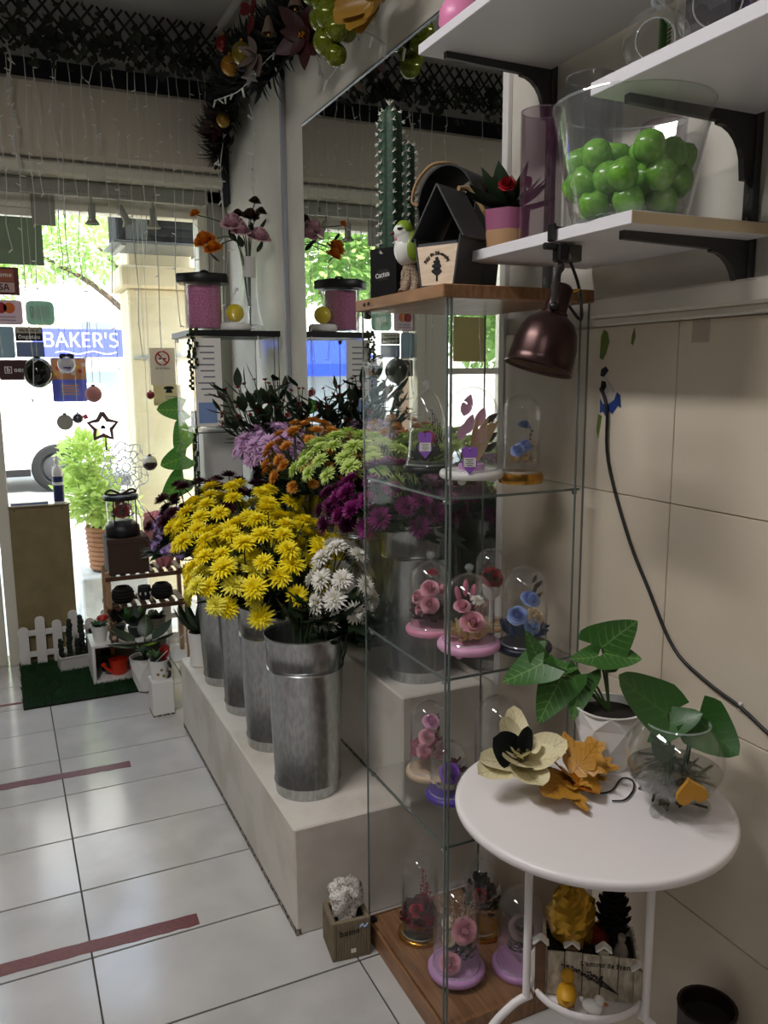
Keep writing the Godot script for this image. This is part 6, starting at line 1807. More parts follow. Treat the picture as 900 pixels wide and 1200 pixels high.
	roses(n, [[M.rose_pink, Vector3(0.006, 0.135, 0.022), Vector3(-0.1, 0.35, 0.9), 1.35], [M.rose_pink, Vector3(-0.030, 0.06, 0.022), Vector3(-0.5, 0.4, 0.7), 1.1], [M.rose_cream, Vector3(-0.026, 0.115, 0.01), Vector3(-0.7, 0.5, 0.4), 0.75], [M.rose_cream, Vector3(-0.026, 0.150, 0.0), Vector3(-0.6, 0.7, 0.3), 0.6]])
	for k in 8:
		sprig(n, "baby_breath", Vector3(0.0, 0.11, -0.006), Vector3(0.042 * cos(k * 0.8), 0.185 + 0.006 * (k % 3), 0.036 * sin(k * 0.8)), 14, 0.0026, mat("breath", Color(0.70, 0.62, 0.55), 0.8), 80 + k)
	var p := cloche("glass dome with a pale dusty rose on mauve beside the table leg", Vector3(1.064, y0, -1.508), 0.068, 0.215, 0.018, mauveb, false)
	roses(p, [[mat("rose_dusty", Color(0.55, 0.44, 0.42), 0.7), Vector3(-0.004, 0.115, 0.01), Vector3(-0.2, 0.7, 0.6), 1.3]])
	moss(p, "grey_filler", Vector3(0, 0.05, 0), Vector3(0.024, 0.045, 0.024), 70, 0.016, M.grey_filler, 15)
	var s9 := cloche("dark flower arrangement in a glass dome with a hanging paper tag", Vector3(1.050, y0, -1.665), 0.055, 0.225, 0.016, M.gold, true)
	moss(s9, "dark_filler", Vector3(0, 0.07, 0), Vector3(0.034, 0.08, 0.034), 160, 0.022, soft("moss_dark", Color(0.10, 0.03, 0.04), 0.2), 16)
	roses(s9, [[M.rose_red, Vector3(-0.016, 0.12, 0.02), Vector3(-0.4, 0.5, 0.7), 0.8]])
	part(s9, "paper_tag", bx(Vector3.ZERO, Vector3(0.018, 0.024, 0.001)), M.paper, Vector3(0.030, 0.13, 0.036), Vector3(0, 0.5, 0.2))


func entrance_corner() -> void:
	var tf := thing("turf_mat", "square of dark green artificial turf on the floor by the window", "mat", Vector3(0.31, 0, -4.245))
	part(tf, "backing", bx(Vector3(0, 0.004, 0), Vector3(0.62, 0.008, 0.66), 0.001), mat("turf_back", Color(0.03, 0.08, 0.03), 0.95))
	var mm := MultiMesh.new()
	mm.transform_format = MultiMesh.TRANSFORM_3D
	mm.mesh = Geo.new().petal(Transform3D(), 1.0, 0.10, 0.4, 0.1, "point", 2, 1).mesh()
	mm.instance_count = 14000
	var g := RandomNumberGenerator.new()
	g.seed = 17
	for k in 14000:
		mm.set_instance_transform(k, grow(Vector3(g.randf_range(-0.31, 0.31), 0.006, g.randf_range(-0.33, 0.33)), Vector3(g.randfn() * 0.5, 1.0, g.randfn() * 0.5), Vector3(g.randf() - 0.5, 0.1, g.randf() - 0.5), g.randf_range(0.012, 0.022)))
	var bl := MultiMeshInstance3D.new()
	bl.name = "turf_blades"
	bl.multimesh = mm
	bl.material_override = soft("turf", Color(0.09, 0.28, 0.10), 0.3, 0.8)
	bl.set_meta("kind", "stuff")
	tf.add_child(bl, true)

	var fc := thing("picket_fence", "little white picket fence standing along the bottom of the shop window", "fence", Vector3(0, 0, -4.545))
	var hs := [0.215, 0.265, 0.235, 0.275, 0.225, 0.265, 0.315, 0.26, 0.23, 0.27, 0.235]
	for k in 11:
		var x := 0.03 + k * 0.082
		var pk := PackedVector2Array([Vector2(-0.024, 0.01), Vector2(0.024, 0.01), Vector2(0.024, hs[k] - 0.02)])
		for i in 7:
			var a := PI * (i + 0.5) / 7.0
			pk.append(Vector2(cos(a) * 0.024, hs[k] - 0.02 + sin(a) * 0.02))
		pk.append(Vector2(-0.024, hs[k] - 0.02))
		part(fc, "picket", Geo.new().prism(pk, 0.012, Transform3D(Basis(), Vector3(x, 0, 0.010))), M.white_paint)
	for y in [0.045, 0.16]:
		part(fc, "rail", span(0.0, 0.87, y, y + 0.03, -0.008, 0.004, 0.002), M.white_paint)

	var bd := thing("hardboard_stand", "tall tan hardboard box standing against the window behind the picket fence", "stand", Vector3(0.155, 0, -4.585))
	part(bd, "panel", bx(Vector3(0, 0.42, 0), Vector3(0.29, 0.84, 0.03), 0.003), textured("hardboard", 0.006, Color(0.50, 0.44, 0.30), Color(0.54, 0.48, 0.34), Vector3(2, 2, 2), 0.7, 0.0, 111))
	for x in [-0.12, 0.11]:
		part(bd, "nail", Geo.new().tube([Vector3(x, 0.825, 0.0145), Vector3(x, 0.825, 0.0165)], 0.004, 8), M.ink)
	part(bd, "top_shelf", bx(Vector3(0, 0.843, 0), Vector3(0.30, 0.006, 0.05), 0.001), M.hardboard)
	var tb := thing("tissue_box", "flat white and blue box lying on the hardboard stand", "box", Vector3(0.11, 0.846, -4.585))
	part(tb, "body", bx(Vector3(0, 0.010, 0), Vector3(0.18, 0.02, 0.045), 0.002), M.white_paint)
	part(tb, "blue_stripe", bx(Vector3(0, 0.012, 0.0228), Vector3(0.175, 0.006, 0.0006)), mat("stripe_blue", Color(0.20, 0.36, 0.62), 0.5))
	var bt := thing("glue_bottle", "white nozzle bottle with a dark blue label on the hardboard stand", "bottle", Vector3(0.255, 0.846, -4.583))
	part(bt, "body", lt(V2([0, 0, 0.024, 0, 0.026, 0.004, 0.026, 0.17, 0.022, 0.19, 0.010, 0.20, 0.009, 0.215, 0.012, 0.217, 0.010, 0.23, 0.004, 0.255, 0, 0.256]), 22), M.white_paint)
	part(bt, "label", lt(V2([0.0262, 0.015, 0.0265, 0.016, 0.0265, 0.145, 0.0262, 0.146]), 22), mat("label_navy", Color(0.12, 0.17, 0.36), 0.5))
	part(bt, "label_band", lt(V2([0.0266, 0.10, 0.0268, 0.101, 0.0268, 0.115, 0.0266, 0.116]), 22), M.paper)

	# white trough of cacti
	var tr := thing("cactus_trough", "white trough planter with upright dark green cacti on the turf", "planter", Vector3(0.275, 0.008, -4.40), "", 0.12)
	var tg := Geo.new()
	for s in [-1.0, 1.0]:
		tg.box(Vector3(0, 0.036, s * 0.043), Vector3(0.18, 0.072, 0.008), 0.002)
		tg.box(Vector3(s * 0.086, 0.036, 0), Vector3(0.008, 0.072, 0.08), 0.002)
	tg.box(Vector3(0, 0.004, 0), Vector3(0.165, 0.008, 0.08))
	tg.box(Vector3(0, 0.070, 0.047), Vector3(0.19, 0.008, 0.010), 0.002)
	part(tr, "trough", tg, mat("trough_white", Color(0.78, 0.77, 0.75), 0.6))
	part(tr, "soil", bx(Vector3(0, 0.056, 0), Vector3(0.165, 0.012, 0.08)), mat("gravel_soil", Color(0.35, 0.31, 0.27), 0.95))
	var cg := mat("cactus_dark", Color(0.05, 0.10, 0.05), 0.7)
	for q in [[-0.035, 0.0, 0.205, 0.016], [0.035, -0.01, 0.215, 0.017], [0.075, 0.01, 0.14, 0.014], [-0.075, 0.01, 0.11, 0.014], [0.005, 0.015, 0.10, 0.015], [0.055, 0.02, 0.09, 0.013]]:
		var cg2 := Geo.new()
		for i in 9:
			cg2.ball(Vector3(0.002 * sin(i * 2.0), (i + 0.5) / 9.0 * q[2], 0.002 * cos(i * 3.0)), Vector3(q[3], q[2] / 11.0, q[3]) * (1.0 if i < 8 else 0.8), 10, 6)
		part(tr, "cactus_stem", cg2, cg, Vector3(q[0], 0.056, q[1]), Vector3(0, 0, 0.04 * sin(q[0] * 60.0)))
	part(tr, "cactus_arm", Geo.new().tube(curve([Vector3(0.05, 0.13, -0.01), Vector3(0.078, 0.145, -0.01), Vector3(0.078, 0.19, -0.01)], 4), 0.011, 8), cg)

	# white crate and what stands on it
	var cr := thing("crate", "open fronted white wooden crate on the turf with an orange watering can inside", "crate", Vector3(0.50, 0.0, -4.20))
	var cz := 0.11
	part(cr, "side_board", bx(Vector3(-0.168, 0.095, 0), Vector3(0.016, 0.19, cz * 2), 0.002), M.white_paint)
	part(cr, "side_board", bx(Vector3(0.192, 0.095, 0), Vector3(0.016, 0.19, cz * 2), 0.002), M.white_paint)
	part(cr, "top_board", bx(Vector3(0.012, 0.196, 0), Vector3(0.38, 0.014, cz * 2), 0.002), M.white_paint)
	part(cr, "bottom_board", bx(Vector3(0.012, 0.013, 0), Vector3(0.344, 0.014, cz * 2), 0.002), M.white_paint)
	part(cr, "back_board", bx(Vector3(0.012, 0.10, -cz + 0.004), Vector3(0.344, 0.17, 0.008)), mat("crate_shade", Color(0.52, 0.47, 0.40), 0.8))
	var wc := thing("watering_can", "small bright orange plastic watering can inside the white crate", "watering can", Vector3(0.455, 0.020, -4.17), "", 0.3)
	var orange := mat("orange_plastic", Color(0.82, 0.20, 0.04), 0.4)
	part(wc, "body", lt(V2([0, 0, 0.036, 0, 0.040, 0.005, 0.046, 0.07, 0.048, 0.075, 0.044, 0.075, 0.037, 0.008, 0, 0.008]), 24), orange)
	part(wc, "spout", Geo.new().tube(curve([Vector3(-0.038, 0.02, 0.0), Vector3(-0.062, 0.035, 0.006), Vector3(-0.085, 0.068, 0.01)], 4), [0.012, 0.011, 0.010, 0.009, 0.008, 0.008, 0.007, 0.010, 0.012], 8), orange)
	part(wc, "handle", Geo.new().tube(curve([Vector3(0.044, 0.065, 0), Vector3(0.075, 0.06, 0), Vector3(0.072, 0.02, 0), Vector3(0.038, 0.012, 0)], 4), 0.005, 8), orange)
	var wp := thing("potted_plant", "low dark plant in the back of the white crate", "potted plant", Vector3(0.41, 0.020, -4.24))
	part(wp, "pot", lt(V2([0, 0, 0.03, 0, 0.036, 0.05, 0.033, 0.05, 0, 0.045]), 16), M.black)
	for k in 12:
		put(wp, "leaf", lib_leaf("leaf"), M.leaf_dark, grow(Vector3(0, 0.05, 0), Vector3(cos(k * 2.4), 0.5, sin(k * 2.4)), Vector3.UP, 0.075))
	var top := 0.203
	var mp := thing("potted_plant", "white pot with a red spotted toy mushroom on the crate corner", "potted plant", Vector3(0.375, top, -4.17))
	part(mp, "pot", lt(V2([0, 0, 0.030, 0, 0.042, 0.075, 0.044, 0.08, 0.040, 0.08, 0.034, 0.06, 0, 0.06]), 20), M.white_paint)
	part(mp, "soil", lt(V2([0, 0.068, 0.038, 0.068]), 16), M.soil)
	for k in 14:
		put(mp, "leaf", lib_leaf("leaf"), M.leaf_mid, grow(Vector3(0, 0.07, 0), Vector3(cos(k * 2.4), 0.35, sin(k * 2.4)), Vector3.UP, 0.055))
	part(mp, "toadstool_stem", Geo.new().tube([Vector3(0.012, 0.06, 0.01), Vector3(0.014, 0.115, 0.012)], 0.006, 8), M.white_paint)
	var cap := part(mp, "toadstool_cap", lt(V2([0, 0.108, 0.020, 0.108, 0.028, 0.112, 0.024, 0.126, 0.012, 0.134, 0, 0.136]), 18), M.red, Vector3(0.014, 0, 0.012))
	for k in 5:
		part(cap, "spot", Geo.new().ball(Vector3(cos(k * 1.3) * 0.018, 0.126, sin(k * 1.3) * 0.018), Vector3(0.004, 0.003, 0.004), 8, 5), M.white_paint)
	var rb := thing("rabbit_figurine", "small brown rabbit figurine on the crate edge beside the white pot", "figurine", Vector3(0.435, top, -4.12))
	var fur := mat("rabbit_brown", Color(0.36, 0.27, 0.20), 0.85)
	part(rb, "body", Geo.new().ball(Vector3(0, 0.026, 0), Vector3(0.024, 0.028, 0.026), 14, 10).ball(Vector3(0, 0.060, 0.010), Vector3(0.018, 0.018, 0.019), 14, 10).ball(Vector3(-0.012, 0.006, 0.022), Vector3(0.008, 0.006, 0.012), 8, 6).ball(Vector3(0.012, 0.006, 0.022), Vector3(0.008, 0.006, 0.012), 8, 6), fur)
	for s in [-1.0, 1.0]:
		part(rb, "ear", Geo.new().ball(Vector3.ZERO, Vector3(0.006, 0.018, 0.004), 8, 8), fur, Vector3(s * 0.009, 0.088, 0.004), Vector3(0, 0, -s * 0.25))
		part(rb, "eye", Geo.new().ball(Vector3(s * 0.011, 0.064, 0.024), Vector3.ONE * 0.0028, 6, 5), M.ink)
	part(rb, "belly", Geo.new().ball(Vector3(0, 0.024, 0.016), Vector3(0.014, 0.016, 0.013), 10, 8), mat("rabbit_cream", Color(0.72, 0.64, 0.54), 0.85))
	var tp := thing("tin_pot", "small weathered tin pot with dark leaves at the end of the crate top", "pot", Vector3(0.655, top, -4.17))
	part(tp, "pot", lt(V2([0, 0, 0.034, 0, 0.044, 0.082, 0.047, 0.086, 0.043, 0.086, 0.036, 0.07, 0, 0.07]), 20), textured("old_tin", 0.05, Color(0.30, 0.27, 0.23), Color(0.58, 0.55, 0.50), Vector3(8, 3, 8), 0.7, 0.2, 121))
	part(tp, "soil", lt(V2([0, 0.075, 0.041, 0.075]), 16), M.soil)
	for k in 8:
		put(tp, "leaf", lib_leaf("leaf"), M.leaf_dark, grow(Vector3(0, 0.075, 0), Vector3(cos(k * 2.4), 0.5, sin(k * 2.4)), Vector3.UP, 0.06))
	var vp := thing("foliage_plant", "variegated leafy plant sprawling over the middle of the crate top", "plant", Vector3(0.545, top, -4.16))
	part(vp, "pot", lt(V2([0, 0, 0.030, 0, 0.038, 0.055, 0.034, 0.055, 0, 0.05]), 16), M.black)
	for k in 16:
		var a := k * 2.4
		put(vp, "leaf", lib_leaf("leaf"), [M.leaf_dark, M.syngonium, M.leaf_dark][k % 3], grow(Vector3(0, 0.055, 0), Vector3(cos(a), 0.9 - 0.04 * k, sin(a) + 0.2), Vector3.UP, 0.12))
	var rp := thing("foliage_plant", "bushy plant with reddish leaves behind the rabbit figurine", "plant", Vector3(0.47, top, -4.24))
	part(rp, "pot", lt(V2([0, 0, 0.030, 0, 0.036, 0.05, 0.033, 0.05, 0, 0.045]), 16), M.black)
	for k in 30:
		put(rp, "leaf", lib_leaf("leaf"), [M.leaf_dark, soft("leaf_red", Color(0.24, 0.08, 0.08), 0.25)][k % 2], grow(Vector3(0, 0.05 + 0.002 * k, 0), Vector3(cos(k * 2.4), 0.5, sin(k * 2.4)), Vector3.UP, 0.075))

	# white faceted pot on the floor
	var fp := thing("potted_plant", "broad leaved plant in a large white faceted pot on the turf edge", "potted plant", Vector3(0.548, 0.008, -3.92))
	faceted_pot(fp, 0.042, 0.072, 0.165, M.white_paint, 7)
	var dm := leaf_vein_mat("dumbcane", Color(0.09, 0.18, 0.06), Color(0.62, 0.66, 0.42), 8)
	for q in [[Vector3(-0.9, 0.05, 0.5), 0.17, M.dumbcane], [Vector3(-0.8, 0.35, 0.1), 0.16, M.dumbcane], [Vector3(0.1, 0.15, 1.0), 0.12, M.leaf_lime], [Vector3(0.8, 0.35, -0.2), 0.14, M.leaf_dark], [Vector3(-0.7, 0.2, -0.5), 0.14, M.leaf_dark], [Vector3(0.9, 0.15, 0.3), 0.12, M.leaf_dark], [Vector3(0.2, 0.6, -0.5), 0.12, M.dumbcane], [Vector3(-0.2, -0.1, 0.9), 0.11, M.leaf_dark]]:
		var dd: Vector3 = q[0]
		part(fp, "stalk", Geo.new().tube(curve([Vector3(0, 0.15, 0), Vector3(dd.x * 0.02, 0.20, dd.z * 0.02), Vector3(dd.x * 0.05, 0.23 + dd.y * 0.03, dd.z * 0.05)], 4), 0.004, 6), M.stem)
		var xf := grow(Vector3(dd.x * 0.05, 0.23 + dd.y * 0.03, dd.z * 0.05), dd, Vector3.UP)
		xf.basis = Basis(xf.basis.x * q[1] * 1.5, xf.basis.y * q[1], xf.basis.z * q[1])
		put(fp, "leaf", lib_leaf("leaf"), q[2], xf)

	# white block with a printed pot
	var wb := thing("white_block", "white painted block on the floor at the end of the display step", "block", Vector3(0.572, 0, -3.63))
	part(wb, "block", bx(Vector3(0, 0.08, 0), Vector3(0.095, 0.16, 0.11), 0.003), M.white_paint)
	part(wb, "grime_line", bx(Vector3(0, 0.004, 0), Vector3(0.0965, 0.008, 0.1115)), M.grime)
	var wq := thing("potted_plant", "white printed pot with a trailing plant and red ribbon on the white block", "potted plant", Vector3(0.568, 0.16, -3.63))
	part(wq, "pot", lt(V2([0, 0, 0.036, 0, 0.044, 0.085, 0.046, 0.09, 0.042, 0.09, 0.036, 0.06, 0, 0.06]), 22), M.white_paint)
	part(wq, "soil", lt(V2([0, 0.08, 0.041, 0.08]), 16), M.soil)
	for k in 10:
		put(wq, "leaf", lib_leaf("leaf"), M.leaf_mid, grow(Vector3(-0.01, 0.085, 0), Vector3(cos(k * 2.4) - 0.3, 0.6, sin(k * 2.4)), Vector3.UP, 0.065))
	part(wq, "red_ribbon", Geo.new().petal(grow(Vector3(0.02, 0.08, 0), Vector3(0.1, 1, 0.1), Vector3(0, 0, 1)), 0.085, 0.022, 0.3, 0.3, "round", 5, 2), M.red)
	for k in 12:
		put(wq, "trailing_leaf", lib_leaf("leaf"), mat("dry_leaf", Color(0.20, 0.16, 0.12), 0.8), grow(Vector3(0.038 + 0.004 * sin(k * 2.0), 0.085 - 0.014 * k, 0.02 + 0.01 * cos(k * 2.0)), Vector3(0.3 * sin(k * 2.4), -0.9, 0.4), Vector3(0, 0, 1), 0.03))
	for q in [[-0.3, 0.03], [0.1, 0.05], [0.35, 0.02]]:
		part(wq, "flower_print", Geo.new().ball(Vector3(sin(q[0]) * 0.040, q[1], cos(q[0]) * 0.040), Vector3(0.007, 0.007, 0.002), 8, 6), mat("print_ochre", Color(0.55, 0.45, 0.20), 0.7))
	part(wq, "cane", Geo.new().tube([Vector3(-0.02, 0.08, 0.02), Vector3(0.12, 0.19, 0.0)], 0.002, 6), M.wire_grey)

	# slatted plant rack
	var rk := thing("plant_rack", "two tier wooden slatted plant rack by the window", "rack", Vector3(0.63, 0, -4.38))
	for x in [-0.19, 0.20]:
		for z in [-0.08, 0.115]:
			part(rk, "post", bx(Vector3(x, 0.262, z), Vector3(0.022, 0.524, 0.022), 0.002), mat("rack_pale", Color(0.68, 0.54, 0.40), 0.6))
	for y in [0.335, 0.50]:
		for z in [-0.08, 0.115]:
			part(rk, "rail", bx(Vector3(0.005, y - 0.011, z + (0.0125 if z > 0 else -0.0125)), Vector3(0.42, 0.022, 0.010), 0.001), M.pine_dark)
		for k in 8:
			part(rk, "slat", bx(Vector3(-0.165 + k * 0.048, y + 0.005, 0.018), Vector3(0.028, 0.009, 0.215), 0.001), M.pine_dark)
	var pts := [[-0.115, 0.052, "round dark woven basket on the lower rack tier under the brown box", "b"], [-0.005, 0.036, "small dark patterned pot between the two baskets on the rack", "p"], [0.085, 0.050, "round dark woven basket on the rack nearest the yellow flowers", "b"]]
	for q in pts:
		var bk := thing("basket" if q[3] == "b" else "dark_pot", q[2], "basket" if q[3] == "b" else "pot", Vector3(0.63 + q[0], 0.3445, -4.335))
		var r: float = q[1]
		if q[3] == "b":
			for k in 6:
				var ring := []
				var ph := -0.8 + k * 0.34
				for i in 25:
					var a := TAU * i / 24.0
					var w := r * cos(ph) + 0.003 * sin(a * 12.0 + k * PI)
					ring.append(Vector3(cos(a) * w, r * 0.72 + sin(ph) * r * 0.9, sin(a) * w))
				part(bk, "woven_ring", Geo.new().tube(ring, r * 0.17, 6, false), mat("dark_wicker", Color(0.07, 0.06, 0.05), 0.85))
			part(bk, "lining", lt(V2([0, 0.0, r * 0.72, 0.002, r * 0.9, r * 0.7, r * 0.75, r * 1.35, r * 0.6, r * 1.3, 0, r * 1.1]), 20), M.black_card)
		else:
			part(bk, "pot", lt(V2([0, 0, r * 0.7, 0, r, r * 0.9, r * 0.9, r * 2.0, r * 0.75, r * 2.0, 0, r * 1.6]), 20), M.black_card)
			for i in 8:
				part(bk, "white_motif", Geo.new().ball(Vector3(cos(TAU * i / 8.0) * r * 0.96, r * 1.0, sin(TAU * i / 8.0) * r * 0.96), Vector3(0.005, 0.009, 0.005), 8, 6), M.paper)
	var bx1 := thing("gift_box", "square brown cardboard box on top of the plant rack", "box", Vector3(0.545, 0.5095, -4.345))
	part(bx1, "body", bx(Vector3(0, 0.088, 0), Vector3(0.20, 0.176, 0.20), 0.003), mat("brown_card", Color(0.26, 0.17, 0.13), 0.75))
	part(bx1, "lid", bx(Vector3(0, 0.17, 0), Vector3(0.206, 0.03, 0.206), 0.003), M.brown_card)
	var ln := thing("rose_lantern", "round black framed glass box with a red rose standing on the brown box", "gift", Vector3(0.535, 0.6945, -4.345))
	part(ln, "base", lt(V2([0, 0, 0.085, 0, 0.088, 0.004, 0.086, 0.05, 0.06, 0.075, 0.05, 0.08, 0, 0.08]), 28), M.black)
	part(ln, "glass", lt(V2([0.072, 0.05, 0.073, 0.19]), 32), M.clear_glass)
	part(ln, "lid", lt(V2([0, 0.188, 0.088, 0.188, 0.09, 0.191, 0.09, 0.207, 0.086, 0.211, 0, 0.212]), 32), M.black)
	for k in 4:
		part(ln, "post", Geo.new().tube([Vector3(cos(k * PI / 2 + 0.6) * 0.08, 0.04, sin(k * PI / 2 + 0.6) * 0.08), Vector3(cos(k * PI / 2 + 0.6) * 0.08, 0.19, sin(k * PI / 2 + 0.6) * 0.08)], 0.0035, 6), mat("dark_red_metal", Color(0.22, 0.05, 0.05), 0.5))
	put(ln, "rose", rose_geo(), M.rose_red, aim(Vector3(0.0, 0.125, 0.02), Vector3(-0.2, 0.5, 0.8), 0.0, 1.35))
	moss(ln, "filler", Vector3(0, 0.095, 0), Vector3(0.045, 0.035, 0.045), 70, 0.024, M.leaf_dark, 44)
	moss(ln, "pale_filler", Vector3(0, 0.125, -0.01), Vector3(0.05, 0.04, 0.04), 50, 0.022, M.moss_pink, 45)
	part(ln, "ribbon_bow", Geo.new().tube(curve([Vector3(0, 0.213, 0), Vector3(-0.05, 0.24, 0.02), Vector3(-0.075, 0.222, 0.03), Vector3(0, 0.214, 0.01), Vector3(0.05, 0.24, 0.02), Vector3(0.075, 0.222, 0.0), Vector3(0, 0.214, 0)], 5), 0.006, 6), M.dark_red_metal)
	# pink wrapped bouquet behind the statice
	var pw := thing("wrapped_bouquet", "bouquet in pale pink paper standing on the rack beside the brown box", "bouquet", Vector3(0.735, 0.5095, -4.33))
	var wg := Geo.new()
	for i in 7:
		var a := TAU * i / 7.0
		wg.petal(Transform3D(Basis(Vector3.UP, a) * Basis(Vector3.RIGHT, -1.2), Vector3(cos(a) * 0.0, 0.0, 0)), 0.30, 0.085, 0.1, 0.25, "round", 6, 2, 0.05)
	part(pw, "paper_wrap", wg, soft("paper_pink", Color(0.86, 0.60, 0.62), 0.4))
	for i in 6:
		put(pw, "rose", rose_geo(), M.rose_pink, aim(Vector3(cos(i * 1.05) * 0.045, 0.27, sin(i * 1.05) * 0.045), Vector3(cos(i * 1.05) * 0.4, 1, sin(i * 1.05) * 0.4), 0.0, 1.0))
	# pot of striped leaves at the end of the step, and a slim white pot
	var sw := thing("slim_white_pot", "slim white pot with long striped leaves at the window end of the step", "pot", Vector3(0.685, 0.313, -3.30))
	part(sw, "pot", lt(V2([0, 0, 0.036, 0, 0.042, 0.004, 0.040, 0.06, 0.046, 0.145, 0.042, 0.145, 0.036, 0.06, 0, 0.06]), 24), M.white_paint)
	part(sw, "soil", lt(V2([0, 0.13, 0.041, 0.13]), 16), M.soil)
	for k in 10:
		var a := k * 2.4
		var xf := grow(Vector3(0, 0.13, 0), Vector3(cos(a) - 0.5, 0.75, sin(a) - 0.2), Vector3.UP)
		xf.basis = Basis(xf.basis.x * 0.25, xf.basis.y * 0.17, xf.basis.z * 0.17)
		put(sw, "leaf", lib_leaf("long"), [M.dumbcane, M.leaf_dark][k % 2], xf)
	# pothos standing by the window jamb
	var pj := thing("potted_plant", "tall potted pothos with lime variegated leaves in the window corner", "potted plant", Vector3(0.945, 0, -4.42))
	part(pj, "pot", lt(V2([0, 0, 0.07, 0, 0.09, 0.16, 0.094, 0.17, 0.085, 0.17, 0.07, 0.1, 0, 0.1]), 20), M.white_paint)
	part(pj, "soil", lt(V2([0, 0.15, 0.085, 0.15]), 16), M.soil)
	part(pj, "moss_pole", Geo.new().tube([Vector3(0.0, 0.1, 0), Vector3(0.0, 1.32, 0)], 0.016, 8), M.soil)
	for q in [[1.33, -0.9, 0.30, 0.16], [1.24, -0.5, -0.5, 0.17], [1.13, 0.4, 0.2, 0.12], [1.08, -0.8, 0.1, 0.17], [0.96, -1.0, -0.45, 0.17], [0.84, 0.6, 0.3, 0.15], [0.72, -0.6, 0.2, 0.14]]:
		var xf := grow(Vector3(q[1] * 0.07, q[0], 0.01), Vector3(q[1], q[2] - 0.35, 0.25), Vector3(0, 0.3, 1))
		xf.basis = Basis(xf.basis.x * q[3] * 0.9, xf.basis.y * q[3], xf.basis.z * q[3] * 1.05)
		put(pj, "leaf", lib_leaf("heart"), M.pothos_lime, xf)
		part(pj, "stalk", Geo.new().tube([Vector3(0, q[0] - 0.05, 0), Vector3(q[1] * 0.07, q[0], 0.01)], 0.003, 6), M.stem)


func sticker(label: String, x0: float, x1: float, y0: float, y1: float, m: Material, cat: String = "sticker", z: float = -4.6305, round_: float = 0.0) -> Node3D:
	var t := thing("window_sticker", label, cat, Vector3((x0 + x1) / 2, (y0 + y1) / 2, z))
	var w := (x1 - x0) / 2
	var h := (y1 - y0) / 2
	var p := PackedVector2Array()
	if round_ > 0.0:
		for q in [[1, 1, 0.0], [-1, 1, 0.5], [-1, -1, 1.0], [1, -1, 1.5]]:
			for i in 5:
				var a: float = PI * (q[2] + 0.5 * i / 4.0)
				p.append(Vector2(q[0] * (w - round_) + cos(a) * round_, q[1] * (h - round_) + sin(a) * round_))
	else:
		p = PackedVector2Array([Vector2(w, h), Vector2(-w, h), Vector2(-w, -h), Vector2(w, -h)])
	part(t, "sheet", Geo.new().prism(p, 0.0012), m)
	return t


